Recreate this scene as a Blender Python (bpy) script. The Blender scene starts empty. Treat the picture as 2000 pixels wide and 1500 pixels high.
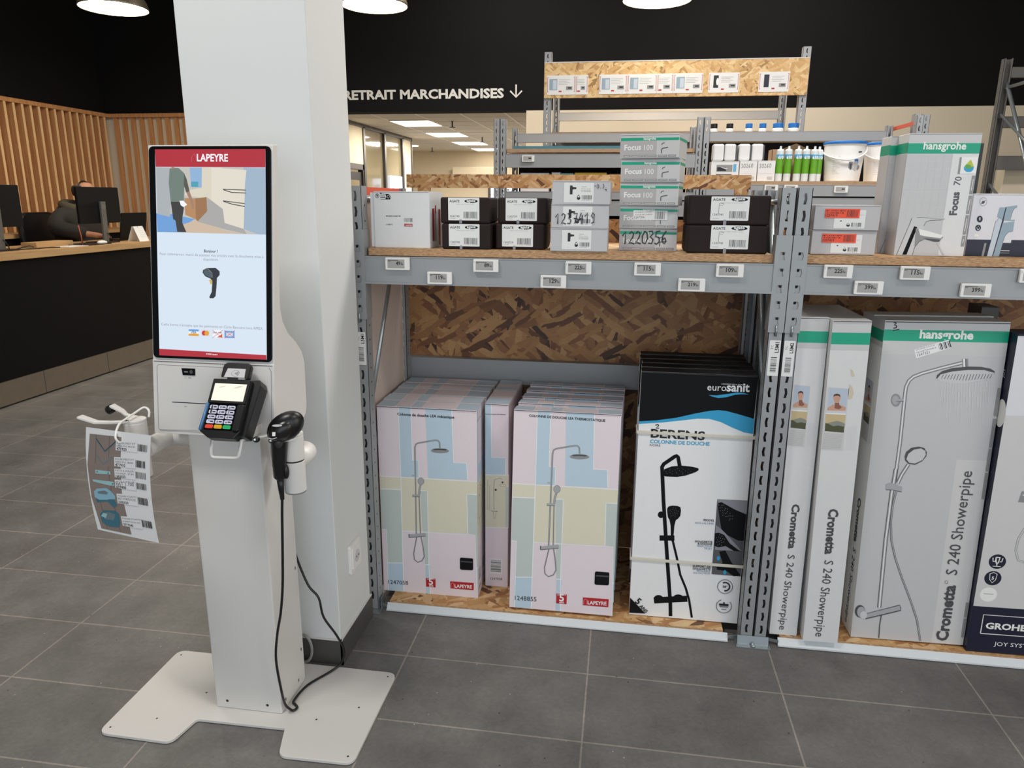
import bpy, bmesh, math, random
from mathutils import Vector, Matrix
R = math.radians
scene = bpy.context.scene
COL = scene.collection
# ---------------------------------------------------------------- camera, world, light, exposure
cam_d = bpy.data.cameras.new('camera'); cam = bpy.data.objects.new('camera', cam_d); COL.objects.link(cam)
PITCH, YAW, ROLL = 0.24763142, -0.14888661, 0.00760791
_f = Vector((math.sin(YAW)*math.cos(PITCH), math.cos(YAW)*math.cos(PITCH), -math.sin(PITCH)))
_r0 = Vector((math.cos(YAW), -math.sin(YAW), 0)); _u0 = _r0.cross(_f)
_r = _r0*math.cos(ROLL)+_u0*math.sin(ROLL); _u = -_r0*math.sin(ROLL)+_u0*math.cos(ROLL)
cam.matrix_world = Matrix(((_r.x, _u.x, -_f.x, 0), (_r.y, _u.y, -_f.y, 0), (_r.z, _u.z, -_f.z, 1.5), (0, 0, 0, 1)))
cam_d.sensor_width = 36; cam_d.sensor_fit = 'HORIZONTAL'; cam_d.lens = 36*1419.855/2000; cam_d.clip_start = 0.05; cam_d.clip_end = 60
scene.camera = cam
scene.view_settings.view_transform = 'Standard'; scene.view_settings.look = 'None'
scene.view_settings.gamma = 1; scene.view_settings.use_curve_mapping = False
scene.view_settings.exposure = 0.12
scene.cycles.use_denoising = True
scene.cycles.max_bounces = 8; scene.cycles.diffuse_bounces = 4; scene.cycles.glossy_bounces = 4; scene.cycles.transmission_bounces = 6
scene.cycles.sample_clamp_indirect = 6
wd = bpy.data.worlds.new('daylight'); scene.world = wd; wd.use_nodes = True
wn = wd.node_tree.nodes['Background']; wn.inputs[0].default_value = (0.78, 0.90, 1.0, 1); wn.inputs[1].default_value = 0.45   # daylight through the glazed front behind the camera
def area(name, loc, size, sy, power, col, rot=(0, 0, 0)):
    d = bpy.data.lights.new(name, 'AREA'); d.shape = 'RECTANGLE'; d.size = size; d.size_y = sy; d.energy = power; d.color = col
    o = bpy.data.objects.new(name, d); COL.objects.link(o); o.location = loc; o.rotation_euler = rot; return o
area('shop_window_light', (2.4, -3.4, 1.9), 8.0, 3.4, 115, (0.84, 0.93, 1.0), (R(90), 0, 0))
for i, (x, y) in enumerate(((-1.6, 0.6), (1.6, 0.6), (-3.4, 3.2), (0.4, 3.9), (1.8, 3.9), (1.2, 6.9), (-1.2, 6.9))):
    area('ceiling_spot_light', (x, y, 4.05), 1.0, 0.5, 60, (1.0, 0.96, 0.91)).data.energy *= (1.0, .6, .5, 1, .85, .6, .6)[i]
area('side_fill_light', (5.9, -0.8, 1.9), 5.0, 2.8, 100, (1.0, 0.95, 0.90), (0, R(90), 0))   # added fill to brighten right-facing surfaces; no glazing known on this side
for x, y in ((-3.39, 12.03), (-3.39, 14.13), (-3.39, 16.23)):
    area('stock_room_light', (x, y, 2.678), 0.6, 0.8, 75, (1.0, 0.93, 0.80)).data.energy *= .6 if y < 13 else .9 if y < 15 else 1.8

# ---------------------------------------------------------------- materials
def lin(h):
    c = [int(h[i:i+2], 16)/255 for i in (0, 2, 4)]
    return tuple(v/12.92 if v <= .04045 else ((v+.055)/1.055)**2.4 for v in c)+(1,)
MATS = {}
def newmat(name):
    m = bpy.data.materials.new(name); m.use_nodes = True; MATS[name] = m
    nt = m.node_tree; return m, nt, nt.nodes['Principled BSDF']
def mat(name, hexc, rough=.5, metal=0, var=.03, scale=30, spec=.5, emit=0, coat=0):
    m, nt, b = newmat(name); c = lin(hexc)
    b.inputs['Roughness'].default_value = rough; b.inputs['Metallic'].default_value = metal; b.inputs['Specular IOR Level'].default_value = spec
    if coat: b.inputs['Coat Weight'].default_value = coat; b.inputs['Coat Roughness'].default_value = .12
    if emit:
        b.inputs['Base Color'].default_value = (0.01, 0.01, 0.01, 1); b.inputs['Emission Color'].default_value = c; b.inputs['Emission Strength'].default_value = emit
    elif var:
        tc = nt.nodes.new('ShaderNodeTexCoord'); n = nt.nodes.new('ShaderNodeTexNoise'); n.inputs['Scale'].default_value = scale; n.inputs['Detail'].default_value = 3
        mx = nt.nodes.new('ShaderNodeMix'); mx.data_type = 'RGBA'
        mx.inputs[6].default_value = tuple(min(1, v*(1-var)) for v in c[:3])+(1,); mx.inputs[7].default_value = tuple(min(1, v*(1+var)) for v in c[:3])+(1,)
        nt.links.new(tc.outputs['Object'], n.inputs['Vector']); nt.links.new(n.outputs['Fac'], mx.inputs[0]); nt.links.new(mx.outputs[2], b.inputs['Base Color'])
    else: b.inputs['Base Color'].default_value = c
    return m
MATTE = ('taupe', 'black')
for n, h in dict(black='0d0d10', blue2='5f7ba6', chrome='a8a9ab', cyan='2a9fcf', dgrey='4a4a4c', dgrey2='55555a', forest='4d4f31', gblue='93a7b5', grn='5fa547', gwhite='dcdbe0',
                 hair='4a3326', hgreen='00a07c', hgrey1='c8c7c6', hgrey3='b2afae', hgrey2='c4c3c4', hill='8a8c80', hwhite='ecece8', ink='161618', lblue='bdd1df', lgblue='c3cdd8', lgre='c2cbc6', lgrey='c9c9ca',
                 lgrey2='cfcdcc', lred='b4202a', lred2='e0858b', lwhite='eef0f0', lyel='ded8c2', mgrey='8f8e8f', mgrey2='8b8b93', navy='14162e', sand='c9b489', skin='c99c82', skin2='8b5a48',
                 sky='b9c3d2', steel='6f8088', steel2='2f4350', teal1='9fc9cc', teal2='8fbcd0', teal3='3f7486', white='ececec', wood1='8e7f78', wood2='7a6b66', yel='b9c23f',
                 lpink='e6d9de', orange='f04a1c', torn='cfc3b0', taupe='271d1b', grn610='5f9f1e', blue610='5aa7cf').items():
    mat(n, h, .65 if n in MATTE else .42, var=.02, spec=.2 if n in MATTE else .5)
SCR = dict(s_arm='56564f', s_blue='9fb4c8', s_cream='d9d2c0', s_cream2='e0dacb', s_dark='55524f', s_dark2='3c3b3b', s_floor='cdb8a2', s_fog='aab0b4', s_gold='d4b15a', s_gold2='e0a030', s_grey='a9a8a6',
           s_gun='2a3138', s_gun2='4d5a66', s_lgrey='d9d9e2', s_navy='1d3f8f', s_orange='e0602a', s_red='b02a38', s_red2='c65560', s_redc='c93030', s_room='c3c0bb', s_shirt='6f7f76', s_skin='a3806e',
           s_sky='8fb3d6', s_sky2='6f9fd8', s_teal='4f9fb4', s_txt='55585e', s_txt2='8f96a0', s_white='f2f5fa', s_wood='b5885f', s_wood2='9c7450', s_bg='d7e4f2')
for n, h in SCR.items(): mat(n, h, .4, emit=0.92)
mat('white_powder', 'd9d6d2', .42, var=.015, scale=8); mat('white_plastic', 'e8e6e2', .35, var=.01); mat('pillar_paint', 'd9dbda', .7, var=.02, scale=3)
mat('cream_wall', 'd8cbb4', .8, var=.03, scale=2); mat('black_wall', '0c0b0b', .85, var=.06, scale=2, spec=.25); mat('black_panel', '0c0b0b', .65, var=.08, scale=3, spec=.15)
mat('black_plastic', '121214', .35, var=.05); mat('black_gloss', '08080a', .18, var=0, spec=.15); mat('monitor_black', '0a0a0b', .6, var=0, spec=.2); mat('grey_plastic', '5d5b57', .5); mat('blue_plastic', '4f7fae', .3)
mat('rack_grey', '9a9c9e', .45, .25, .03, 6); mat('zinc', '9fa6a9', .32, .75, .08, 40); mat('rail_white', 'd3d8dc', .4, .05); mat('scanner_cover', '1d1a18', .3); mat('dark_metal', '3c3b3c', .5, .3)
mat('carton_grey', 'c0c0c2', .6); mat('carton_pale', 'dad9d9', .5); mat('carton_silver', 'bcbabb', .5); mat('carton_white', 'dedede', .55); mat('carton_black', '0b0b0d', .35); mat('carton_brown', 'a4866a', .8); mat('label_paper', 'e4e4e2', .5, var=.01)
mat('epaper', 'a5a3a0', .5); mat('elastic', 'd9d3c4', .6); mat('coral', 'd9604a', .5); mat('pale_panel', 'c9bab0', .6); mat('tile_skirting', '4b4947', .45, var=.12, scale=25)
mat('brass_shade', '8f8470', .4, .6); mat('lamp_diffuser', 'fff3dc', .5, emit=38); mat('panel_diffuser', 'fff6e6', .5, emit=5); mat('ceiling_dark', '3a3836', .9); mat('tile_ceiling', 'd2cabd', .9); mat('tee_bar', 'f0ede6', .6)
mat('anod', '4f4a47', .4, .5); mat('lid_blue', '1f6fc0', .4); mat('bucket_white', 'f0f0ef', .5); mat('yellow_box', 'd8b414', .5); mat('teal_box', '4f9aa2', .5); mat('steel_brushed', '8a8073', .38, .6, .1, 12)
mat('jacket', '2b2825', .85, var=.2, scale=40); mat('trousers', '1d1d22', .85); mat('skin_tone', 'b98468', .55, var=.06); mat('hair_dark', '2a1f19', .8); mat('hood_olive', '4d4638', .9, var=.15, scale=40)
mat('kiosk_line', '77777a', .5); mat('terminal_screen', 'fff2dc', .4, emit=0.92*1.15); mat('key_white', 'cfd0e6', .4); mat('key_red', 'e2452a', .4); mat('key_yellow', 'd9a51c', .4); mat('key_green', '1fae62', .4); mat('letter_white', 'd6d4ce', .6)
mat('grey_cable', '8a8a88', .5); mat('red_print', '9c1116', .5); mat('window_glow', 'dfe9ff', .5, emit=2.2); mat('glow_pink', 'd8a3c0', .5, emit=1.2); mat('glow_blue', '9fc0ef', .5, emit=1.4)
mat('partition_glass', '857c66', .06, var=0, spec=.8); mat('tube_clear', 'd3dadb', .2); mat('cord_red', '8a3a1e', .5)

def osb(name, plane, cols, tint=1.0, s=.62):
    m, nt, b = newmat(name); N = nt.nodes; Lk = nt.links.new
    tc = N.new('ShaderNodeTexCoord'); sp = N.new('ShaderNodeSeparateXYZ'); cb = N.new('ShaderNodeCombineXYZ'); Lk(tc.outputs['Object'], sp.inputs[0])
    Lk(sp.outputs['X'], cb.inputs[0]); Lk(sp.outputs['Y' if plane == 'xy' else 'Z'], cb.inputs[1])
    nz = N.new('ShaderNodeTexNoise'); nz.inputs['Scale'].default_value = 14; Lk(cb.outputs[0], nz.inputs['Vector'])
    ad = N.new('ShaderNodeMixRGB'); ad.blend_type = 'ADD'; ad.inputs[0].default_value = .012; Lk(cb.outputs[0], ad.inputs[1]); Lk(nz.outputs['Color'], ad.inputs[2])
    prev = None
    for i, (ang, sx, sy) in enumerate(((80, 10, 38), (12, 13, 46), (58, 15, 62), (128, 14, 56), (97, 19, 80), (35, 22, 95), (150, 24, 90))):
        mp = N.new('ShaderNodeMapping'); mp.inputs['Rotation'].default_value = (0, 0, R(ang)); mp.inputs['Location'].default_value = (i*3.7, i*1.9, 0)
        sc = N.new('ShaderNodeMapping'); sc.inputs['Scale'].default_value = (sx*s, sy*s, 1); Lk(ad.outputs[0], mp.inputs[0]); Lk(mp.outputs[0], sc.inputs[0])
        vo = N.new('ShaderNodeTexVoronoi'); vo.voronoi_dimensions = '2D'; vo.distance = 'CHEBYCHEV'; vo.inputs['Scale'].default_value = 1; Lk(sc.outputs[0], vo.inputs['Vector'])
        sc2 = N.new('ShaderNodeSeparateColor'); Lk(vo.outputs['Color'], sc2.inputs[0])
        rp = N.new('ShaderNodeValToRGB'); el = rp.color_ramp.elements; el[0].position = 0; el[1].position = 1; el[0].color = lin(cols[0]); el[1].color = lin(cols[-1])
        for k, c in enumerate(cols[1:-1]):
            e = el.new(.07+.93*(k+.3)/(len(cols)-1)); e.color = lin(c)
        Lk(sc2.outputs[0], rp.inputs[0])
        if prev is None: prev = rp.outputs[0]
        else:
            mx = N.new('ShaderNodeMixRGB'); gt = N.new('ShaderNodeMath'); gt.operation = 'GREATER_THAN'; gt.inputs[1].default_value = .60; Lk(sc2.outputs[1], gt.inputs[0])
            Lk(gt.outputs[0], mx.inputs[0]); Lk(prev, mx.inputs[1]); Lk(rp.outputs[0], mx.inputs[2]); prev = mx.outputs[0]
    fn = N.new('ShaderNodeTexNoise'); fn.inputs['Scale'].default_value = 220; mpf = N.new('ShaderNodeMapping'); mpf.inputs['Scale'].default_value = (.3, 1, 1); Lk(cb.outputs[0], mpf.inputs[0]); Lk(mpf.outputs[0], fn.inputs['Vector'])
    ml = N.new('ShaderNodeMixRGB'); ml.blend_type = 'OVERLAY'; ml.inputs[0].default_value = .25; Lk(prev, ml.inputs[1]); Lk(fn.outputs['Color'], ml.inputs[2])
    Lk(ml.outputs[0], b.inputs['Base Color']); b.inputs['Roughness'].default_value = .55; return m
osb('osb_flat', 'xy', ('5c3a22', 'a9764a', 'bb8c58', 'c69a66', 'd0a877', 'e0c094'))
osb('osb_upright', 'xz', ('6a4426', 'b07c4c', 'bf915c', 'c79a66', 'd3ab7a', 'e2c498'), s=1.05)
osb('osb_back_shade', 'xz', ('3a2418', '74492c', '8c5e3a', '9a6c44', 'a57848', 'b98f60'), s=.5)  # darker flakes: shade inside the rack is put into the board colour
osb('osb_sign', 'xz', ('94703f', 'c69c64', 'd0a66e', 'd6b078', 'dcb984', 'e4c898'), s=.6)
def grain(name, c1, c2, stretch, scale=6, rough=.5, spec=.5):
    m, nt, b = newmat(name); N = nt.nodes; Lk = nt.links.new
    tc = N.new('ShaderNodeTexCoord'); mp = N.new('ShaderNodeMapping'); mp.inputs['Scale'].default_value = stretch; n = N.new('ShaderNodeTexNoise'); n.inputs['Scale'].default_value = scale; n.inputs['Detail'].default_value = 5
    rp = N.new('ShaderNodeValToRGB'); rp.color_ramp.elements[0].position = .3; rp.color_ramp.elements[1].position = .7; rp.color_ramp.elements[0].color = lin(c1); rp.color_ramp.elements[1].color = lin(c2)
    Lk(tc.outputs['Object'], mp.inputs[0]); Lk(mp.outputs[0], n.inputs['Vector']); Lk(n.outputs['Fac'], rp.inputs[0]); Lk(rp.outputs[0], b.inputs['Base Color']); b.inputs['Roughness'].default_value = rough; b.inputs['Specular IOR Level'].default_value = spec
    return m
grain('osb_edge', '8a6343', 'd2ab80', (7, 7, 45), 9, .7); grain('slat_wood', 'b27a4c', 'cc9866', (18, 18, .8), 3, .55, .3); grain('slat_edge', 'dcb07c', 'ecc89a', (18, 18, .8), 3, .55, .3); grain('desk_wood', 'b08a5e', 'c7a272', (20, .8, 20), 3, .45); grain('rough_board', '8f6f55', 'b59a7c', (3, 8, 60), 8, .7)
def floor_mat():
    m, nt, b = newmat('floor_tile'); N = nt.nodes; Lk = nt.links.new
    tc = N.new('ShaderNodeTexCoord'); mp = N.new('ShaderNodeMapping'); mp.inputs['Location'].default_value = (0.055+.0015, -2.0885+.0015, 0); Lk(tc.outputs['Object'], mp.inputs[0])
    br = N.new('ShaderNodeTexBrick'); br.offset = 0; br.squash = 1; br.inputs['Scale'].default_value = 1; br.inputs['Brick Width'].default_value = .611; br.inputs['Row Height'].default_value = .3115
    br.inputs['Mortar Size'].default_value = .0028; br.inputs['Mortar Smooth'].default_value = .1; br.inputs['Bias'].default_value = 0
    br.inputs['Color1'].default_value = lin('6c6967'); br.inputs['Color2'].default_value = lin('72706d'); br.inputs['Mortar'].default_value = lin('979088'); Lk(mp.outputs[0], br.inputs['Vector'])
    n1 = N.new('ShaderNodeTexNoise'); n1.inputs['Scale'].default_value = 5; n1.inputs['Detail'].default_value = 8; n1.inputs['Roughness'].default_value = .65; Lk(tc.outputs['Object'], n1.inputs['Vector'])
    r1 = N.new('ShaderNodeMapRange'); r1.inputs[1].default_value = .3; r1.inputs[2].default_value = .7; r1.inputs[3].default_value = .76; r1.inputs[4].default_value = 1.22; Lk(n1.outputs['Fac'], r1.inputs[0])
    mul = N.new('ShaderNodeMixRGB'); mul.blend_type = 'MULTIPLY'; mul.inputs[0].default_value = 1; Lk(br.outputs['Color'], mul.inputs[1]); Lk(r1.outputs[0], mul.inputs[2]); out = mul.outputs[0]
    for sc_, lo, hi in ((1.7, .86, 1.13), (75, .90, 1.10)):
        n2 = N.new('ShaderNodeTexNoise'); n2.inputs['Scale'].default_value = sc_; n2.inputs['Detail'].default_value = 5; n2.inputs['Distortion'].default_value = .8; Lk(tc.outputs['Object'], n2.inputs['Vector'])
        r2 = N.new('ShaderNodeMapRange'); r2.inputs[1].default_value = .3; r2.inputs[2].default_value = .7; r2.inputs[3].default_value = lo; r2.inputs[4].default_value = hi; Lk(n2.outputs['Fac'], r2.inputs[0])
        m2 = N.new('ShaderNodeMixRGB'); m2.blend_type = 'MULTIPLY'; m2.inputs[0].default_value = 1; Lk(out, m2.inputs[1]); Lk(r2.outputs[0], m2.inputs[2]); out = m2.outputs[0]
    for sc, thr, col in ((26, .068, '2c2a2a'), (31, .05, 'd6d2cc')):
        v = N.new('ShaderNodeTexVoronoi'); v.inputs['Scale'].default_value = sc; Lk(tc.outputs['Object'], v.inputs['Vector'])
        sx = N.new('ShaderNodeSeparateColor'); Lk(v.outputs['Color'], sx.inputs[0])
        a = N.new('ShaderNodeMath'); a.operation = 'LESS_THAN'; a.inputs[1].default_value = thr; Lk(v.outputs['Distance'], a.inputs[0])
        g = N.new('ShaderNodeMath'); g.operation = 'GREATER_THAN'; g.inputs[1].default_value = .86; Lk(sx.outputs[0], g.inputs[0])
        p = N.new('ShaderNodeMath'); p.operation = 'MULTIPLY'; Lk(a.outputs[0], p.inputs[0]); Lk(g.outputs[0], p.inputs[1])
        mx = N.new('ShaderNodeMixRGB'); Lk(p.outputs[0], mx.inputs[0]); Lk(out, mx.inputs[1]); mx.inputs[2].default_value = lin(col); out = mx.outputs[0]
    Lk(out, b.inputs['Base Color']); b.inputs['Roughness'].default_value = .42; b.inputs['Specular IOR Level'].default_value = .4
    bp = N.new('ShaderNodeBump'); bp.inputs['Strength'].default_value = .25; bp.inputs['Distance'].default_value = .002; Lk(br.outputs['Fac'], bp.inputs['Height']); bp.invert = True; Lk(bp.outputs[0], b.inputs['Normal'])
floor_mat()

# artwork printed on flat faces: P polygon, R rectangle, L line, T text, B barcode; units 0.1 mm on the face
PRINTS = {
'lea_m': [('P','lblue',[(814,7410),(1304,7420),(1287,5412),(1512,5414),(1520,4743),(822,4726)]),('P','lblue',[(1816,7420),(2801,7420),(2828,5409),(3306,5414),(3348,4768),(1863,4744)]),('P','lyel',[(0,4703),(3700,4729),(3700,4216),(3309,4210),(3334,2644),(1810,2591),(1814,4236),(815,4216),(33,4192)]),('P','lyel',[(815,4216),(1814,4236),(1810,2591),(820,2551)]),('P','lgre',[(19,4191),(815,4216),(807,1229),(180,1182),(197,2557),(31,2554)]),
('P','lgre',[(1538,4222),(1814,4236),(1819,1243),(1669,1231)]),('P','lgre',[(3309,4210),(3700,4217),(3700,1264),(3650,1258),(3614,2603),(3334,2644)]),('P','lblue',[(194,1167),(806,1213),(797,20),(185,0)]),('P','lblue',[(1683,1217),(1854,1230),(1851,14),(1685,7)]),('P','lblue',[(3657,1244),(3700,1249),(3700,16),(3686,15)]),('L','lwhite',32,[(814,7410),(822,4726),(797,20)]),('L','lwhite',32,[(1284,7420),(1287,5412),(1512,5414),(1520,4743)]),
('L','lwhite',32,[(2788,7420),(2828,5409),(3306,5414),(3348,4768)]),('L','lwhite',32,[(0,4703),(3700,4729)]),('L','lwhite',32,[(26,4192),(815,4216)]),('L','lwhite',32,[(1538,4222),(1821,4236),(1819,1243),(1851,14)]),('L','lwhite',32,[(3700,4216),(3309,4210),(3334,2644)]),('L','lwhite',32,[(24,2554),(197,2557),(185,0)]),('L','lwhite',32,[(180,1174),(807,1221)]),('L','lwhite',32,[(820,2551),(3614,2603),(3686,15)]),
('L','lwhite',32,[(1669,1223),(1854,1238)]),('L','lwhite',32,[(3650,1251),(3700,1257)]),('L','dgrey',52,[(1357,2418),(1392,5888),(1422,6015),(1505,6074),(2132,6220),(2246,6223),(2312,6156),(2330,5935)]),('L','dgrey',40,[(1369,2343),(1234,1642),(1257,1403),(1384,1296),(1557,1379),(1646,1571),(1610,1939),(1520,2467),(1500,4031)]),('L','dgrey',72,[(1500,4031),(1526,4287),(1585,4508)]),('L','chrome',30,[(1357,2418),(1392,5888),(1422,6015),(1505,6074),(2132,6220),(2246,6223),(2312,6156),(2330,5935)]),
('L','chrome',18,[(1369,2343),(1234,1642),(1257,1403),(1384,1296),(1557,1379),(1646,1571),(1610,1939),(1520,2467),(1500,4031)]),('L','chrome',50,[(1500,4031),(1526,4287),(1585,4508)]),('P','mgrey',[(2670,5843),(2653,5814),(2604,5787),(2529,5765),(2434,5748),(2328,5740),(2222,5740),(2127,5750),(2051,5767),(2003,5791),(1986,5818),(2004,5847),(2053,5874),(2129,5897),(2224,5913),(2330,5921),(2435,5920),(2530,5911),(2605,5894),(2653,5870)]),
('P','dgrey',[(2597,5889),(2583,5875),(2545,5862),(2486,5851),(2412,5843),(2329,5838),(2246,5837),(2172,5840),(2112,5847),(2074,5857),(2061,5870),(2074,5883),(2113,5896),(2172,5908),(2247,5916),(2330,5921),(2412,5922),(2487,5919),(2546,5912),(2584,5901)]),('P','mgrey',[(2623,5813),(2608,5796),(2567,5779),(2501,5764),(2419,5753),(2328,5747),(2237,5746),(2155,5751),(2089,5761),(2048,5775),(2033,5792),(2048,5810),(2090,5827),(2156,5842),(2238,5852),(2329,5858),(2420,5859),(2502,5854),(2567,5844),(2609,5830)]),
('P','chrome',[(1703,4607),(1697,4564),(1680,4525),(1653,4494),(1620,4473),(1584,4464),(1548,4469),(1516,4487),(1490,4516),(1474,4554),(1469,4596),(1476,4639),(1493,4678),(1520,4709),(1553,4730),(1589,4739),(1625,4734),(1657,4716),(1682,4687),(1698,4649)]),('L','mgrey',20,[(1703,4607),(1695,4557),(1671,4513),(1637,4481),(1595,4465),(1552,4468),(1514,4489),(1486,4525),(1471,4571),(1472,4621),(1488,4669),(1518,4708),(1557,4732),(1599,4739),(1640,4727),(1674,4698),(1696,4657),(1703,4607)]),
('L','chrome',80,[(1243,4017),(1535,4032)]),('L','dgrey',15,[(1242,3966),(1534,3981)]),('L','chrome',40,[(1246,4817),(1384,4809)]),('L','chrome',120,[(1064,2361),(1717,2480)]),('L','dgrey',20,[(1077,2293),(1716,2411)]),('L','dgrey',30,[(1074,2445),(1070,2300)]),('T', 'ink', 'Colonne de douche LEA mécanique', (771, 7096), (2879, 7080), 1, 1),('T', 'ink', '1247058', (195, 291), (980, 308), 0, 1),('R','lred',(1689,303,2064,676)),
('T', 'white', '5', (1799, 400), (1972, 406), 1, 1),('T', 'white', 'ANS', (1798, 320), (1978, 328), 1, 0.9),('T', 'white', 'GARANTIE', (1724, 615), (2032, 633), 1, 0.8),('P','lred',[(2636,619),(3549,631),(3544,325),(2642,320)]),('T', 'white', 'LAPEYRE', (2812, 374), (3481, 391), 1, 1.1),('L','lred2',20,[(2670,354),(2671,512),(2728,571),(2784,521),(2784,363)]),('P','black',[(3060,1644),(3510,1646),(3530,1602),(3532,1203),(3498,1154),(3073,1137),(3024,1180),(3025,1595)]),
('P','dgrey',[(3066,1506),(3496,1515),(3510,1463),(3053,1459)]),],
'lea_t': [('P','lblue',[(814,7410),(1304,7420),(1287,5412),(1512,5414),(1520,4743),(822,4726)]),('P','lblue',[(1816,7420),(2801,7420),(2828,5409),(3306,5414),(3348,4768),(1863,4744)]),('P','lyel',[(0,4703),(3700,4729),(3700,4216),(3309,4210),(3334,2644),(1810,2591),(1814,4236),(815,4216),(33,4192)]),('P','lyel',[(815,4216),(1814,4236),(1810,2591),(820,2551)]),('P','lgre',[(19,4191),(815,4216),(807,1229),(180,1182),(197,2557),(31,2554)]),
('P','lgre',[(1538,4222),(1814,4236),(1819,1243),(1669,1231)]),('P','lgre',[(3309,4210),(3700,4217),(3700,1264),(3650,1258),(3614,2603),(3334,2644)]),('P','lblue',[(194,1167),(806,1213),(797,20),(185,0)]),('P','lblue',[(1683,1217),(1854,1230),(1851,14),(1685,7)]),('P','lblue',[(3657,1244),(3700,1249),(3700,16),(3686,15)]),('L','lwhite',32,[(814,7410),(822,4726),(797,20)]),('L','lwhite',32,[(1284,7420),(1287,5412),(1512,5414),(1520,4743)]),
('L','lwhite',32,[(2788,7420),(2828,5409),(3306,5414),(3348,4768)]),('L','lwhite',32,[(0,4703),(3700,4729)]),('L','lwhite',32,[(26,4192),(815,4216)]),('L','lwhite',32,[(1538,4222),(1821,4236),(1819,1243),(1851,14)]),('L','lwhite',32,[(3700,4216),(3309,4210),(3334,2644)]),('L','lwhite',32,[(24,2554),(197,2557),(185,0)]),('L','lwhite',32,[(180,1174),(807,1221)]),('L','lwhite',32,[(820,2551),(3614,2603),(3686,15)]),
('L','lwhite',32,[(1669,1223),(1854,1238)]),('L','lwhite',32,[(3650,1251),(3700,1257)]),('L','dgrey',52,[(1357,2418),(1392,5888),(1422,6015),(1505,6074),(2132,6220),(2246,6223),(2312,6156),(2330,5935)]),('L','dgrey',40,[(1369,2343),(1234,1642),(1257,1403),(1384,1296),(1557,1379),(1646,1571),(1610,1939),(1520,2467),(1500,4031)]),('L','dgrey',72,[(1500,4031),(1526,4287),(1585,4508)]),('L','chrome',30,[(1357,2418),(1392,5888),(1422,6015),(1505,6074),(2132,6220),(2246,6223),(2312,6156),(2330,5935)]),
('L','chrome',18,[(1369,2343),(1234,1642),(1257,1403),(1384,1296),(1557,1379),(1646,1571),(1610,1939),(1520,2467),(1500,4031)]),('L','chrome',50,[(1500,4031),(1526,4287),(1585,4508)]),('P','mgrey',[(2670,5843),(2653,5814),(2604,5787),(2529,5765),(2434,5748),(2328,5740),(2222,5740),(2127,5750),(2051,5767),(2003,5791),(1986,5818),(2004,5847),(2053,5874),(2129,5897),(2224,5913),(2330,5921),(2435,5920),(2530,5911),(2605,5894),(2653,5870)]),
('P','dgrey',[(2597,5889),(2583,5875),(2545,5862),(2486,5851),(2412,5843),(2329,5838),(2246,5837),(2172,5840),(2112,5847),(2074,5857),(2061,5870),(2074,5883),(2113,5896),(2172,5908),(2247,5916),(2330,5921),(2412,5922),(2487,5919),(2546,5912),(2584,5901)]),('P','mgrey',[(2623,5813),(2608,5796),(2567,5779),(2501,5764),(2419,5753),(2328,5747),(2237,5746),(2155,5751),(2089,5761),(2048,5775),(2033,5792),(2048,5810),(2090,5827),(2156,5842),(2238,5852),(2329,5858),(2420,5859),(2502,5854),(2567,5844),(2609,5830)]),
('P','chrome',[(1703,4607),(1697,4564),(1680,4525),(1653,4494),(1620,4473),(1584,4464),(1548,4469),(1516,4487),(1490,4516),(1474,4554),(1469,4596),(1476,4639),(1493,4678),(1520,4709),(1553,4730),(1589,4739),(1625,4734),(1657,4716),(1682,4687),(1698,4649)]),('L','mgrey',20,[(1703,4607),(1695,4557),(1671,4513),(1637,4481),(1595,4465),(1552,4468),(1514,4489),(1486,4525),(1471,4571),(1472,4621),(1488,4669),(1518,4708),(1557,4732),(1599,4739),(1640,4727),(1674,4698),(1696,4657),(1703,4607)]),
('L','chrome',80,[(1243,4017),(1535,4032)]),('L','dgrey',15,[(1242,3966),(1534,3981)]),('L','chrome',40,[(1246,4817),(1384,4809)]),('L','chrome',120,[(1064,2361),(1717,2480)]),('L','dgrey',20,[(1077,2293),(1716,2411)]),('L','dgrey',30,[(1074,2445),(1070,2300)]),('T', 'ink', 'COLONNE DE DOUCHE LEA THERMOSTATIQUE', (536, 7179), (3159, 7134), 1, 1),('T', 'ink', '1248855', (195, 291), (980, 308), 0, 1),
('R','lred',(1689,303,2064,676)),('T', 'white', '5', (1799, 400), (1972, 406), 1, 1),('T', 'white', 'ANS', (1798, 320), (1978, 328), 1, 0.9),('T', 'white', 'GARANTIE', (1724, 615), (2032, 633), 1, 0.8),('P','lred',[(2636,619),(3549,631),(3544,325),(2642,320)]),('T', 'white', 'LAPEYRE', (2812, 374), (3481, 391), 1, 1.1),('L','lred2',20,[(2670,354),(2671,512),(2728,571),(2784,521),(2784,363)]),('P','black',[(3060,1644),(3510,1646),(3530,1602),(3532,1203),(3498,1154),(3073,1137),(3024,1180),(3025,1595)]),
('P','dgrey',[(3066,1506),(3496,1515),(3510,1463),(3053,1459)]),],
'lea_side': [('P','lblue',[(0,7420),(233,7419),(245,5335),(775,5343),(778,4663),(0,4634)]),('P','lyel',[(0,4620),(900,4657),(900,2538),(0,2480)]),('P','lgre',[(779,4185),(900,4180),(900,2538),(786,2535)]),('L','lwhite',30,[(233,7419),(245,5335),(775,5343),(778,4663)]),('L','lwhite',30,[(0,4627),(900,4665)]),('L','lwhite',30,[(0,2472),(895,2529)]),('T', 'ink', 'Colonne de douche LEA mécanique', (13, 6992), (769, 7015), 1, 1),
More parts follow.
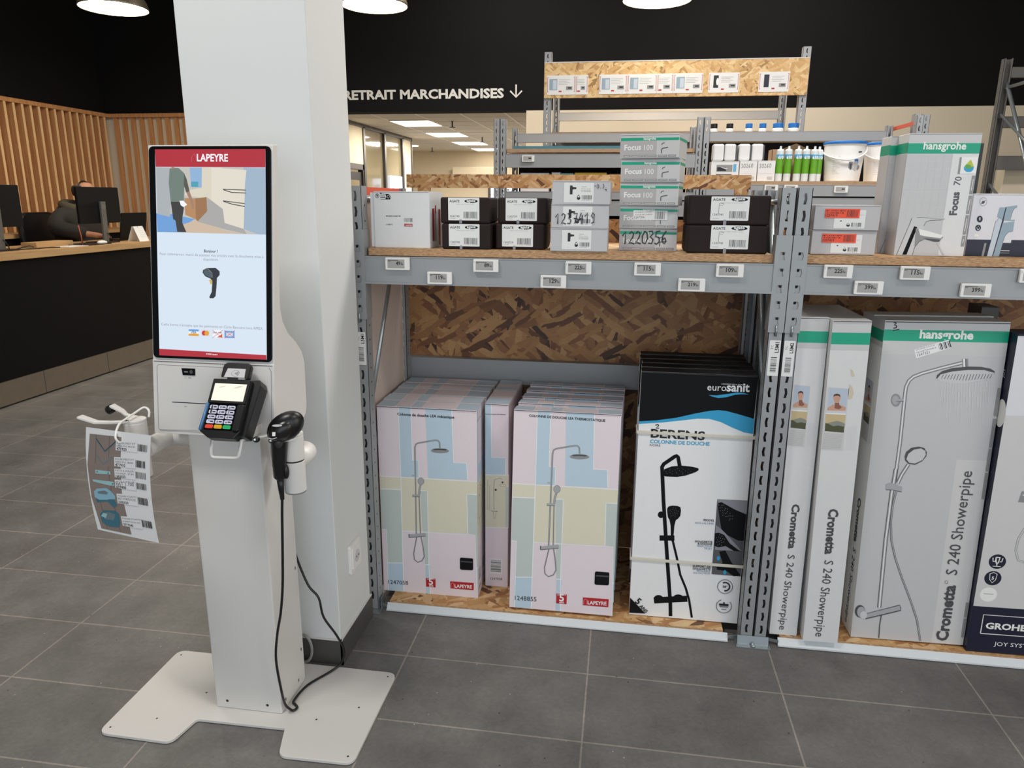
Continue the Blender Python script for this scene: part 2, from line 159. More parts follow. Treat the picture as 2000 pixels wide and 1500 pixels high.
('L','dgrey',8,[(92,4432),(90,3204)]),('L','dgrey',8,[(165,4212),(163,3188)]),('L','dgrey',12,[(339,3241),(324,4149),(360,4452),(591,4530),(649,4474)]),('P','dgrey',[(707,4367),(705,4355),(699,4344),(689,4335),(677,4329),(664,4326),(650,4327),(638,4331),(629,4339),(623,4349),(620,4360),(622,4372),(629,4383),(638,4392),(650,4398),(663,4401),(677,4400),(689,4396),(698,4388),(705,4378)]),('L','dgrey',8,[(556,4280),(779,4282),(779,4208),(556,4205),(556,4280)]),
('P','dgrey',[(447,4046),(445,4032),(439,4019),(430,4008),(417,4001),(404,3998),(391,3999),(378,4004),(369,4013),(363,4026),(360,4039),(363,4053),(369,4067),(378,4077),(391,4085),(404,4088),(417,4087),(430,4081),(439,4072),(445,4060)]),('L','dgrey',20,[(214,3169),(477,3168)]),('L','dgrey',10,[(317,3147),(331,2895),(390,2846),(419,3156)]),('R','white',(175,536,660,1187)),('B','ink',(212,627,615,1143),16,1),
('T', 'ink', '1247058', (211, 265), (660, 288), 0, 1),],
'berens': [('P','black',[(0,9048),(3820,9050),(3800,7527),(3655,7610),(3271,7708),(2886,7798),(2618,7813),(2316,7770),(1862,7658),(1253,7474),(595,7347),(0,7283)]),('P','cyan',[(0,7292),(595,7360),(1252,7486),(1861,7666),(2315,7778),(2618,7821),(2885,7806),(3270,7716),(3655,7618),(3808,7576),(3808,7054),(3502,7094),(3112,7240),(2719,7415),(2331,7505),(1948,7491),(1411,7398),(793,7294),(0,7201)]),('T', 'white', 'euro', (2205, 8489), (2823, 8488), 0, 1.05),
('T', 'white', 'sanit', (2834, 8489), (3577, 8504), 1, 1.05),('T', 'white', "L'EXIGENCE DE LA QUALITE", (2658, 8712), (3436, 8711), 0, 0.9),('P','cyan',[(2264,8332),(2511,8328),(2848,8390),(3183,8460),(3371,8454),(3569,8413),(3337,8406),(3113,8379),(2855,8283),(2592,8243),(2400,8277)]),('T', 'ink', 'BERENS', (424, 6745), (2240, 6746), 1, 0.8),('L','ink',40,[(563,7183),(648,7219),(673,7175),(587,7073),(693,7085)]),
('T', 'cyan', 'COLONNE DE DOUCHE', (409, 6537), (2418, 6557), 1, 1),('T', 'dgrey', 'NOIRE', (406, 6429), (769, 6428), 0, 0.9),('L','black',130,[(1479,65),(1446,551),(1226,2385),(984,4476),(892,5446),(866,5698),(923,5812),(1266,6095),(1336,6133),(1390,6086),(1462,5777)]),('P','black',[(857,5469),(955,5626),(1188,5739),(1519,5790),(1898,5773),(2089,5731),(2116,5667),(2003,5576),(1679,5434),(1397,5369),(1015,5360),(880,5394)]),
('P','black',[(1133,4069),(1127,4183),(1172,4269),(1305,4307),(1473,4306),(1576,4271),(1606,4148),(1593,3940),(1521,3831),(1451,3775),(1413,3563),(1408,3184),(1311,3178),(1283,3555),(1234,3762),(1171,3863)]),('P','black',[(1032,3943),(1028,3905),(1015,3869),(993,3840),(964,3821),(931,3813),(898,3817),(868,3833),(843,3859),(826,3893),(819,3931),(823,3969),(836,4005),(859,4034),(888,4053),(920,4061),(953,4057),(983,4041),(1008,4015),(1025,3981)]),
('L','black',200,[(926,3058),(1441,3101)]),('L','black',80,[(1376,3034),(1452,2773),(1570,2355),(1724,1720),(1947,1220),(2094,767),(2160,442),(2234,83)]),('L','black',240,[(859,626),(1230,688),(2027,806)]),('P','black',[(1183,740),(1177,699),(1155,660),(1120,629),(1075,606),(1025,596),(974,598),(928,613),(890,640),(865,674),(855,714),(862,755),(883,793),(918,825),(963,847),(1013,858),(1064,855),(1111,840),(1148,814),(1173,779)]),
('P','black',[(1871,859),(1865,828),(1843,798),(1809,773),(1764,755),(1714,747),(1664,748),(1618,758),(1581,778),(1556,804),(1547,834),(1553,866),(1575,895),(1610,920),(1654,938),(1704,947),(1755,946),(1800,935),(1837,916),(1862,890)]),('P','mgrey',[(1544,5569),(1539,5561),(1530,5561),(1525,5568),(1529,5575),(1539,5576)]),('P','mgrey',[(1373,5539),(1368,5532),(1359,5531),(1354,5538),(1358,5546),(1368,5546)]),
('P','mgrey',[(1481,5606),(1476,5599),(1467,5599),(1462,5606),(1466,5613),(1475,5613)]),('P','mgrey',[(1592,5533),(1588,5526),(1578,5525),(1573,5532),(1578,5540),(1587,5540)]),('P','mgrey',[(1244,5564),(1239,5556),(1230,5556),(1225,5563),(1229,5570),(1239,5571)]),('P','mgrey',[(1677,5608),(1673,5601),(1663,5600),(1658,5607),(1663,5615),(1672,5615)]),('P','mgrey',[(1402,5498),(1398,5491),(1388,5490),(1383,5497),(1387,5505),(1397,5505)]),
('P','mgrey',[(1328,5621),(1324,5613),(1314,5613),(1309,5620),(1314,5627),(1323,5628)]),('P','mgrey',[(1763,5554),(1758,5547),(1749,5546),(1744,5553),(1748,5561),(1758,5561)]),('P','mgrey',[(1165,5519),(1161,5512),(1151,5512),(1146,5518),(1151,5526),(1160,5526)]),('P','mgrey',[(1608,5648),(1604,5641),(1594,5640),(1589,5647),(1593,5654),(1603,5655)]),('P','mgrey',[(1585,5488),(1580,5480),(1571,5480),(1565,5487),(1570,5494),(1579,5495)]),
('P','mgrey',[(1136,5594),(1132,5587),(1122,5586),(1117,5593),(1121,5600),(1131,5601)]),('P','mgrey',[(1849,5605),(1844,5598),(1835,5597),(1830,5604),(1834,5612),(1844,5612)]),('P','mgrey',[(1242,5473),(1238,5465),(1228,5465),(1223,5472),(1227,5479),(1237,5480)]),('P','mgrey',[(1403,5663),(1399,5655),(1389,5655),(1384,5662),(1388,5669),(1398,5669)]),('P','mgrey',[(1807,5515),(1803,5508),(1794,5508),(1788,5515),(1793,5522),(1802,5522)]),
('P','mgrey',[(1021,5537),(1016,5530),(1007,5529),(1001,5536),(1006,5544),(1015,5544)]),('P','mgrey',[(1784,5660),(1779,5653),(1770,5652),(1765,5659),(1769,5666),(1779,5667)]),('P','mgrey',[(1461,5451),(1456,5443),(1447,5443),(1442,5450),(1446,5457),(1456,5458)]),('P','mgrey',[(1146,5638),(1142,5630),(1132,5630),(1127,5637),(1131,5644),(1141,5645)]),('P','mgrey',[(1960,5576),(1956,5568),(1946,5568),(1941,5575),(1946,5582),(1955,5583)]),
('P','mgrey',[(1060,5473),(1056,5466),(1046,5465),(1041,5472),(1046,5480),(1055,5480)]),('P','mgrey',[(1564,5692),(1560,5685),(1551,5684),(1545,5691),(1550,5699),(1559,5699)]),('P','mgrey',[(1747,5470),(1743,5462),(1733,5462),(1728,5469),(1733,5476),(1742,5476)]),('P','mgrey',[(947,5577),(942,5569),(932,5569),(927,5576),(932,5583),(941,5584)]),('P','mgrey',[(1402,4069),(1398,4061),(1390,4060),(1385,4068),(1389,4076),(1398,4077)]),
('P','mgrey',[(1338,4029),(1334,4020),(1326,4020),(1321,4028),(1325,4036),(1334,4037)]),('P','mgrey',[(1376,4137),(1372,4129),(1363,4128),(1358,4136),(1362,4144),(1371,4145)]),('P','mgrey',[(1423,4005),(1419,3996),(1411,3996),(1406,4004),(1410,4012),(1419,4013)]),('P','mgrey',[(1287,4078),(1283,4070),(1274,4069),(1270,4077),(1274,4086),(1282,4086)]),('P','mgrey',[(1451,4128),(1447,4119),(1439,4119),(1434,4127),(1438,4135),(1447,4136)]),
('P','mgrey',[(1352,3957),(1348,3948),(1340,3948),(1335,3956),(1339,3964),(1348,3965)]),('P','mgrey',[(1316,4171),(1312,4163),(1303,4162),(1299,4170),(1303,4178),(1311,4179)]),('P','mgrey',[(1488,4031),(1484,4022),(1475,4022),(1470,4030),(1474,4038),(1483,4039)]),('P','mgrey',[(1260,4008),(1256,3999),(1247,3999),(1242,4007),(1246,4015),(1255,4016)]),('P','mgrey',[(1422,4200),(1418,4192),(1409,4191),(1405,4199),(1409,4208),(1417,4208)]),
('P','mgrey',[(1423,3928),(1419,3919),(1411,3919),(1406,3926),(1410,3935),(1419,3935)]),('P','mgrey',[(1244,4137),(1240,4128),(1231,4128),(1226,4136),(1230,4144),(1239,4145)]),('P','mgrey',[(1518,4112),(1514,4104),(1505,4104),(1500,4111),(1504,4120),(1513,4120)]),('P','mgrey',[(1292,3923),(1288,3915),(1280,3914),(1275,3922),(1279,3931),(1288,3931)]),('P','mgrey',[(1342,4238),(1338,4229),(1329,4229),(1325,4237),(1329,4245),(1337,4245)]),
('P','dgrey2',[(2807,4653),(3820,4674),(3802,1838),(2805,1841)]),('P','mgrey2',[(2807,4653),(3820,4674),(3820,4173),(3447,4305),(3058,4488),(2843,4537)]),('P','mgrey2',[(2823,3701),(3022,3557),(3377,3214),(3761,2794),(2855,2771)]),('P','black',[(2836,4424),(2858,4528),(2960,4554),(3447,4305),(3809,4162),(3805,3190),(3616,3178),(3225,3361),(3022,3557),(2925,3966)]),('P','black',[(2804,3387),(2935,3427),(3130,3355),(3235,3205),(3339,3055),(3639,2839),(3762,2778),(3500,2782),(3204,2941),(2969,2873),(2822,2916)]),
('P','black',[(3002,2717),(3214,2774),(3431,2376),(3800,1870),(3563,1826),(3312,1995),(2973,2024),(2954,2183),(3148,2303)]),('P','cyan',[(3050,2466),(3038,2404),(3000,2376),(2958,2398),(2938,2459),(2951,2521),(2989,2549),(3030,2527)]),('P','cyan',[(3309,1952),(3296,1889),(3258,1860),(3217,1883),(3196,1944),(3209,2007),(3247,2036),(3288,2013)]),('P','lgrey',[(3167,4172),(3163,4163),(3154,4163),(3150,4171),(3153,4179),(3162,4179)]),
('P','lgrey',[(3118,4150),(3114,4142),(3105,4141),(3100,4149),(3104,4158),(3113,4158)]),('P','lgrey',[(3088,4278),(3084,4270),(3076,4269),(3071,4277),(3075,4286),(3083,4286)]),('P','lgrey',[(3236,4073),(3232,4065),(3224,4064),(3219,4072),(3223,4080),(3231,4081)]),('P','lgrey',[(3022,4245),(3018,4236),(3010,4236),(3005,4244),(3009,4252),(3017,4253)]),('P','lgrey',[(3185,4226),(3181,4218),(3173,4217),(3168,4225),(3172,4233),(3180,4234)]),
('P','lgrey',[(3184,4046),(3180,4037),(3171,4037),(3166,4045),(3170,4053),(3179,4053)]),('P','lgrey',[(2993,4356),(2989,4347),(2981,4347),(2976,4355),(2980,4363),(2988,4363)]),('P','lgrey',[(3296,4075),(3292,4066),(3283,4066),(3279,4074),(3282,4082),(3291,4082)]),('P','lgrey',[(3038,4163),(3034,4155),(3026,4154),(3021,4162),(3024,4170),(3033,4171)]),('P','lgrey',[(3100,4340),(3097,4331),(3088,4331),(3083,4339),(3087,4347),(3096,4348)]),
('P','lgrey',[(3289,3968),(3285,3960),(3277,3959),(3272,3967),(3276,3975),(3284,3976)]),('P','lgrey',[(2930,4347),(2926,4338),(2918,4338),(2913,4346),(2917,4354),(2925,4355)]),('P','lgrey',[(3276,4170),(3272,4162),(3263,4161),(3258,4169),(3262,4177),(3271,4178)]),('P','lgrey',[(3135,4031),(3131,4023),(3122,4023),(3117,4030),(3121,4039),(3130,4039)]),('P','lgrey',[(2979,4432),(2975,4424),(2967,4424),(2962,4431),(2966,4440),(2974,4440)]),
('P','lgrey',[(3367,3970),(3363,3962),(3355,3961),(3350,3969),(3354,3977),(3362,3978)]),('P','lgrey',[(2943,4246),(2939,4238),(2931,4237),(2926,4245),(2930,4253),(2938,4254)]),('P','lgrey',[(3174,4318),(3170,4310),(3162,4309),(3157,4317),(3161,4325),(3169,4326)]),('P','lgrey',[(3273,3917),(3269,3908),(3260,3908),(3255,3916),(3259,3924),(3268,3925)]),('P','lgrey',[(2880,4447),(2877,4439),(2868,4438),(2863,4446),(2867,4455),(2876,4455)]),
('P','lgrey',[(3369,4068),(3365,4060),(3357,4059),(3352,4067),(3356,4076),(3364,4076)]),('P','lgrey',[(3043,4084),(3039,4075),(3030,4075),(3026,4083),(3029,4091),(3038,4092)]),('P','lgrey',[(3023,4457),(3019,4448),(3011,4448),(3006,4456),(3010,4464),(3018,4465)]),('P','lgrey',[(3048,3141),(3044,3132),(3035,3132),(3031,3140),(3034,3148),(3043,3149)]),('P','lgrey',[(2984,3091),(2980,3083),(2971,3082),(2966,3090),(2970,3099),(2979,3099)]),
('P','lgrey',[(3019,3226),(3015,3217),(3006,3217),(3001,3225),(3005,3233),(3014,3234)]),('P','lgrey',[(3071,3061),(3067,3052),(3059,3052),(3054,3060),(3058,3068),(3066,3069)]),('P','lgrey',[(2930,3153),(2926,3145),(2918,3144),(2913,3152),(2917,3161),(2925,3161)]),('P','lgrey',[(3096,3214),(3092,3205),(3084,3205),(3079,3213),(3083,3221),(3091,3222)]),('P','lgrey',[(3000,3002),(2996,2993),(2987,2993),(2983,3001),(2986,3010),(2995,3010)]),
('P','lgrey',[(2957,3268),(2953,3260),(2945,3259),(2940,3267),(2944,3276),(2952,3276)]),('P','lgrey',[(3136,3093),(3132,3084),(3124,3084),(3119,3092),(3123,3100),(3131,3101)]),('P','lgrey',[(2904,3066),(2900,3057),(2892,3057),(2887,3065),(2891,3073),(2899,3074)]),('P','lgrey',[(3064,3304),(3061,3296),(3052,3295),(3047,3303),(3051,3311),(3060,3312)]),('P','lgrey',[(3073,2965),(3069,2956),(3061,2956),(3056,2964),(3060,2972),(3068,2973)]),
('P','lgrey',[(2884,3226),(2881,3218),(2872,3217),(2867,3225),(2871,3234),(2880,3234)]),('P','lgrey',[(3164,3194),(3161,3186),(3152,3185),(3147,3193),(3151,3202),(3160,3202)]),('P','lgrey',[(2940,2961),(2936,2952),(2927,2952),(2922,2960),(2926,2968),(2935,2969)]),('P','lgrey',[(2982,3351),(2978,3342),(2969,3342),(2965,3350),(2968,3358),(2977,3359)]),('T', 'ink', 'PICOTS', (2396, 3821), (2748, 3821), 1, 1),
('T', 'blue2', 'ANTI CALCAIRE', (2106, 3699), (2748, 3717), 0, 1),('T', 'ink', 'DOUCHETTE', (2158, 3005), (2752, 3022), 1, 1),('T', 'ink', '& DOUCHE', (2254, 2932), (2752, 2943), 1, 1),('T', 'blue2', 'SÉLECTEUR', (2239, 2846), (2753, 2859), 0, 1),('T', 'blue2', 'DE JET', (2494, 2773), (2753, 2769), 0, 1),('T', 'ink', 'SUPPORT DE', (2137, 2056), (2757, 2079), 1, 1),('T', 'ink', 'DOUCHETTE', (2152, 1966), (2757, 1988), 1, 1),
('T', 'blue2', 'RÉGLABLE', (2292, 1895), (2757, 1907), 0, 1),('T', 'blue2', 'EN HAUTEUR', (2185, 1807), (2758, 1827), 0, 1),('L','dgrey',20,[(3556,1423),(3552,1351),(3528,1283),(3488,1223),(3434,1177),(3370,1148),(3301,1137),(3232,1147),(3168,1176),(3114,1221),(3074,1280),(3050,1349),(3046,1421),(3060,1492),(3093,1556),(3141,1609),(3200,1647),(3267,1667),(3337,1667),(3404,1648),(3463,1610),(3510,1558),(3542,1494),(3556,1423)]),
('L','ink',50,[(3215,1534),(3238,1547),(3263,1556),(3288,1561),(3314,1561),(3339,1557),(3364,1549),(3387,1536),(3407,1520),(3424,1501),(3438,1479),(3449,1455),(3455,1430),(3457,1404),(3454,1377),(3448,1352),(3437,1328),(3422,1306),(3404,1287),(3384,1271),(3361,1259),(3336,1250),(3310,1246),(3284,1247)]),('T', 'ink', '38°', (3217, 1365), (3381, 1367), 1, 0.9),('L','dgrey',20,[(3505,829),(3540,784),(3565,732),(3577,675),(3576,618),(3563,561),(3539,509),(3503,463),(3458,425),(3406,398),(3350,384),(3292,381),(3236,392),(3183,414),(3136,448),(3099,492),(3071,542),(3056,598),(3053,656),(3063,713),(3085,767),(3118,815),(3161,854),(3211,884)]),
('L','ink',80,[(3142,696),(3468,700)]),('L','dgrey',30,[(3166,616),(3458,623)]),('L','dgrey',20,[(3236,518),(3406,521)]),('P','ink',[(3340,772),(3332,746),(3310,734),(3287,743),(3276,767),(3284,793),(3306,805),(3329,797)]),('P','black',[(8,670),(580,92),(0,67)]),('T', 'ink', '5', (175, 505), (300, 415), 1, 1),('T', 'ink', 'ANS', (332, 351), (594, 104), 1, 1),],
'cro_front': [('R','hgrey2',(0,0,3620,10200)),('R','lgrey2',(2620,0,3620,6600)),('R','hgrey1',(0,10000,3620,11080)),('R','hgreen',(0,10430,3620,10788)),('T', 'hwhite', 'hansgrohe', (1059, 10536), (2617, 10524), 2, 1.0),('P','white',[(949,10162),(1919,10499),(2031,10252),(1040,9886)]),('T', 'ink', 'COLONNE DOUCHE', (1003, 10130), (1542, 10307), 0, 0.9),('T', 'ink', 'CROMETTA S240 R', (1022, 10038), (1590, 10225), 0, 0.9),
('T', 'ink', '1247321', (1072, 9942), (1418, 10059), 0, 1),('L','ink',8,[(1620,10360),(1702,10161)]),('L','ink',20,[(1658,10373),(1741,10174)]),('L','ink',32,[(1697,10386),(1779,10187)]),('L','ink',8,[(1735,10399),(1818,10200)]),('L','ink',20,[(1774,10412),(1857,10213)]),('L','ink',32,[(1813,10425),(1895,10226)]),('L','ink',8,[(1851,10437),(1934,10239)]),('L','ink',20,[(1889,10450),(1972,10252)]),('L','ink',32,[(1928,10463),(2011,10265)]),
('L','ink',40,[(254,11003),(307,11017),(327,10976),(277,10933),(350,10909),(349,10851),(262,10828)]),('L','ink',30,[(251,10752),(440,10803)]),('L','dgrey',115,[(837,5768),(856,7144),(833,8741),(839,8959),(903,9156),(1025,9291),(1265,9407),(1823,9599),(2414,9781)]),('L','chrome',83,[(837,5768),(856,7144),(833,8741),(839,8959),(903,9156),(1025,9291),(1265,9407),(1823,9599),(2414,9781)]),('L','hwhite',29,[(837,5768),(856,7144),(833,8741),(839,8959),(903,9156),(1025,9291),(1265,9407),(1823,9599),(2414,9781)]),
('P','mgrey',[(2372,9894),(2548,9912),(2592,9648),(2417,9642)]),('P','hwhite',[(2406,9895),(2459,9901),(2500,9645),(2447,9643)]),('P','dgrey',[(2466,9901),(2489,9902),(2531,9646),(2508,9645)]),('P','dgrey',[(1694,9244),(1706,9360),(1837,9493),(2131,9602),(2582,9661),(2962,9662),(3234,9609),(3366,9530),(3371,9446),(3139,9479),(2456,9461),(1967,9374)]),('P','lgrey',[(1721,9245),(1811,9386),(2145,9492),(2597,9551),(3052,9560),(3366,9479),(3309,9350),(3023,9220),(2503,9105),(2039,9116),(1800,9171)]),
('L','dgrey',16,[(1848,9250),(1900,9389)]),('L','dgrey',16,[(1938,9245),(1988,9392)]),('L','dgrey',16,[(2027,9240),(2077,9396)]),('L','dgrey',16,[(2117,9235),(2165,9399)]),('L','dgrey',16,[(2206,9230),(2253,9403)]),('L','dgrey',16,[(2295,9225),(2341,9406)]),('L','dgrey',16,[(2384,9220),(2428,9409)]),('L','dgrey',16,[(2473,9215),(2516,9413)]),('L','dgrey',16,[(2562,9210),(2604,9416)]),('L','dgrey',16,[(2649,9222),(2691,9419)]),
('L','dgrey',16,[(2735,9234),(2778,9423)]),('L','dgrey',16,[(2821,9246),(2865,9426)]),('L','dgrey',16,[(2907,9258),(2952,9429)]),('L','dgrey',16,[(2993,9270),(3039,9433)]),('L','dgrey',16,[(3079,9282),(3126,9436)]),('L','dgrey',16,[(3165,9294),(3213,9440)]),('L','dgrey',16,[(3251,9306),(3299,9443)]),('L','hwhite',8,[(1882,9131),(1912,8527)]),('L','hwhite',8,[(1963,9135),(2026,8271)]),('L','hwhite',8,[(2044,9138),(2141,8014)]),
('L','hwhite',8,[(2125,9141),(2256,7755)]),('L','hwhite',8,[(2205,9144),(2237,8542)]),('L','hwhite',8,[(2286,9148),(2352,8287)]),('L','hwhite',8,[(2366,9151),(2467,8030)]),('L','hwhite',8,[(2447,9154),(2583,7772)]),('L','hwhite',8,[(2527,9157),(2560,8557)]),('L','hwhite',8,[(2607,9161),(2676,8302)]),('L','hwhite',8,[(2687,9164),(2791,8046)]),('L','hwhite',8,[(2767,9167),(2907,7789)]),('L','hwhite',8,[(2847,9170),(2882,8572)]),
('L','hwhite',8,[(2927,9174),(2998,8317)]),('L','hwhite',8,[(3006,9177),(3114,8062)]),('L','hwhite',8,[(3086,9180),(3230,7806)]),('L','hwhite',8,[(3165,9183),(3203,8586)]),('L','hwhite',8,[(3244,9187),(3318,8332)]),('P','mgrey',[(726,8517),(726,8452),(712,8393),(685,8345),(648,8313),(605,8300),(559,8309),(515,8337),(478,8382),(450,8440),(436,8504),(436,8570),(450,8629),(477,8677),(514,8708),(557,8721),(603,8712),(647,8684),(684,8639),(711,8582)]),
('P','chrome',[(664,8515),(665,8468),(655,8425),(637,8390),(612,8368),(582,8359),(551,8365),(521,8385),(495,8418),(476,8459),(466,8506),(466,8553),(475,8596),(493,8630),(518,8653),(548,8661),(580,8655),(610,8635),(635,8603),(654,8561)]),('L','chrome',70,[(581,8511),(798,8529)]),('L','dgrey',15,[(586,8467),(803,8486)]),('P','dgrey',[(1044,6633),(1077,6795),(1222,6939),(1437,6988),(1601,6952),(1698,6809),(1695,6672),(1594,6507),(1390,6367),(1185,6391),(1075,6498)]),
('P','lgrey',[(1106,6546),(1145,6730),(1289,6875),(1503,6933),(1645,6851),(1677,6717),(1591,6539),(1384,6412),(1201,6428)]),('L','dgrey',110,[(930,5705),(1026,6013),(1188,6368)]),('L','chrome',79,[(930,5705),(1026,6013),(1188,6368)]),('L','hwhite',28,[(930,5705),(1026,6013),(1188,6368)]),('L','dgrey',125,[(825,6205),(781,5285),(767,3667),(816,1193)]),('L','chrome',90,[(825,6205),(781,5285),(767,3667),(816,1193)]),
('L','hwhite',31,[(825,6205),(781,5285),(767,3667),(816,1193)]),('P','chrome',[(571,5655),(733,5714),(1083,5594),(1081,5427),(759,5476),(592,5465)]),('L','dgrey',20,[(592,5465),(760,5467),(1082,5417)]),('L','dgrey',55,[(914,5415),(860,4953),(861,4367),(946,3682),(1137,3048),(1436,2315),(1787,1527),(2065,827),(2258,46)]),('L','chrome',30,[(914,5415),(860,4953),(861,4367),(946,3682),(1137,3048),(1436,2315),(1787,1527),(2065,827),(2258,46)]),
('P','dgrey',[(380,1017),(380,943),(363,875),(332,819),(289,781),(239,764),(186,770),(136,799),(94,847),(64,910),(49,982),(50,1056),(67,1124),(98,1179),(141,1217),(191,1234),(243,1228),(293,1199),(335,1151),(365,1088)]),('P','chrome',[(385,991),(385,927),(372,867),(348,819),(314,785),(274,771),(232,777),(192,802),(158,845),(133,900),(120,963),(120,1027),(133,1087),(158,1135),(192,1168),(232,1182),(274,1176),(314,1151),(347,1109),(372,1054)]),
('P','dgrey',[(358,909),(1459,1348),(1515,1239),(1519,1125),(423,714)]),('P','chrome',[(368,899),(1462,1322),(1506,1160),(427,757)]),('P','lgrey',[(448,876),(447,830),(436,787),(416,752),(388,728),(355,717),(321,721),(289,739),(262,769),(242,808),(232,853),(233,899),(244,942),(265,977),(293,1001),(325,1012),(359,1008),(391,990),(418,960),(438,921)]),('L','dgrey',30,[(913,914),(895,542),(918,38)]),('T', 'dgrey', 'Crometta', (3109, 111), (3119, 2196), 2, 1),
('T', 'dgrey', 'S 240 Showerpipe', (3112, 2574), (3136, 6226), 0, 1),('L','dgrey',10,[(2870,2299),(2866,2268),(2849,2245),(2823,2238),(2797,2249),(2779,2274),(2775,2306),(2786,2334),(2809,2349),(2836,2347),(2859,2328),(2870,2299)]),('R','mgrey',(3520,300,3620,1000)),('R','mgrey',(3520,1050,3620,1600)),('R','mgrey',(3520,5300,3620,6200)),('R','mgrey',(3520,6250,3620,7000)),('R','mgrey',(3520,7050,3620,8000)),
('R','mgrey',(3520,8100,3620,9000)),],
'cro_side': [('R','hgrey1',(0,10200,1090,11080)),('R','hgreen',(0,10378,1090,10747)),('P','lgrey2',[(25,9012),(645,8978),(652,6916),(18,6933)]),('P','sky',[(63,8991),(621,8964),(623,8245),(71,8272)]),('P','skin',[(73,8250),(77,8338),(199,8431),(277,8456),(256,8543),(209,8671),(227,8768),(315,8806),(398,8774),(429,8659),(401,8549),(401,8462),(530,8402),(613,8362),(597,8252)]),('P','hair',[(214,8693),(226,8772),(315,8810),(401,8775),(423,8689),(356,8742),(266,8735)]),
('P','skin2',[(274,8500),(398,8505),(410,8440),(497,8357),(411,8296),(280,8325)]),('P','white',[(35,8174),(623,8158),(618,8122),(34,8138)]),('P','sand',[(45,8130),(626,8114),(620,7528),(63,7564)]),('P','hill',[(63,7808),(207,7860),(387,7913),(536,7877),(633,7816),(620,7661),(57,7697)]),('P','forest',[(54,7830),(137,7812),(291,7732),(436,7762),(614,7727),(620,7528),(63,7564)]),('L','mgrey',6,[(58,7483),(606,7470)]),
('L','mgrey',6,[(56,7445),(604,7432)]),('L','mgrey',6,[(53,7407),(601,7394)]),('L','mgrey',6,[(50,7369),(599,7356)]),('L','mgrey',6,[(48,7331),(597,7318)]),('L','mgrey',6,[(45,7293),(594,7280)]),('L','mgrey',6,[(42,7254),(592,7242)]),('L','mgrey',6,[(40,7216),(589,7204)]),('L','mgrey',6,[(37,7178),(587,7166)]),('L','mgrey',6,[(34,7139),(585,7128)]),('L','mgrey',6,[(32,7101),(582,7090)]),('L','mgrey',6,[(29,7062),(580,7052)]),
('L','mgrey',6,[(26,7024),(577,7014)]),('L','mgrey',6,[(24,6986),(575,6976)]),('L','lgrey',6,[(694,7731),(993,7721)]),('L','lgrey',6,[(695,7687),(994,7677)]),('L','lgrey',6,[(696,7643),(995,7633)]),('L','lgrey',6,[(697,7599),(996,7589)]),('L','lgrey',6,[(697,7555),(997,7545)]),('L','lgrey',6,[(698,7511),(998,7501)]),('L','lgrey',6,[(699,7466),(999,7457)]),('L','lgrey',6,[(700,7422),(1000,7413)]),('L','lgrey',6,[(700,7378),(1000,7369)]),
('L','lgrey',6,[(701,7333),(1001,7325)]),('L','lgrey',6,[(702,7289),(1002,7280)]),('L','lgrey',6,[(703,7245),(1003,7236)]),('L','lgrey',6,[(703,7200),(1004,7192)]),('L','lgrey',6,[(704,7156),(1005,7148)]),('L','lgrey',6,[(705,7111),(1006,7103)]),('L','lgrey',6,[(706,7067),(1006,7059)]),('L','lgrey',6,[(706,7022),(1007,7014)]),('L','lgrey',6,[(707,6977),(1008,6970)]),('T', 'dgrey', 'Crometta', (413, 4912), (422, 3291), 2, 1),
('T', 'dgrey', 'S 240 Showerpipe', (431, 3069), (376, 201), 0, 1),],
'grohe': [('R','navy',(0,0,3600,1700)),('R','lgrey2',(0,1700,3600,8300)),('R','gwhite',(0,8300,3600,10800)),('L','hwhite',30,[(360,700),(2000,700),(2000,1400),(360,1400),(360,700)]),('T', 'hwhite', 'GROHE', (480, 900), (1720, 900), 2, 0.85),('T', 'hwhite', 'JOY SYSTEM', (830, 280), (2150, 280), 0, 0.85),('P','navy',[(760,3350),(747,3430),(710,3503),(653,3560),(580,3597),(500,3610),(420,3597),(347,3560),(290,3503),(253,3430),(240,3350),(253,3270),(290,3197),(347,3140),(420,3103),(500,3090),(580,3103),(653,3140),(710,3197),(747,3270)]),
('P','navy',[(710,2750),(697,2830),(660,2903),(603,2960),(530,2997),(450,3010),(370,2997),(297,2960),(240,2903),(203,2830),(190,2750),(203,2670),(240,2597),(297,2540),(370,2503),(450,2490),(530,2503),(603,2540),(660,2597),(697,2670)]),('P','hwhite',[(660,2150),(647,2230),(610,2303),(553,2360),(480,2397),(400,2410),(320,2397),(247,2360),(190,2303),(153,2230),(140,2150),(153,2070),(190,1997),(247,1940),(320,1903),(400,1890),(480,1903),(553,1940),(610,1997),(647,2070)]),
('L','hwhite',30,[(350,3480),(370,3350),(430,3350),(450,3480)]),('L','hwhite',40,[(440,3500),(470,3300),(530,3300),(560,3500),(440,3500)]),('L','hwhite',30,[(500,3300),(500,3200)]),('L','hwhite',30,[(570,3350),(630,3350),(650,3480)]),('L','hwhite',20,[(380,3180),(620,3180)]),('L','hwhite',20,[(340,2900),(450,2960),(560,2900),(540,2700),(450,2580),(360,2700),(340,2900)]),('T', 'hwhite', '5', (415, 2700), (485, 2700), 1, 1),
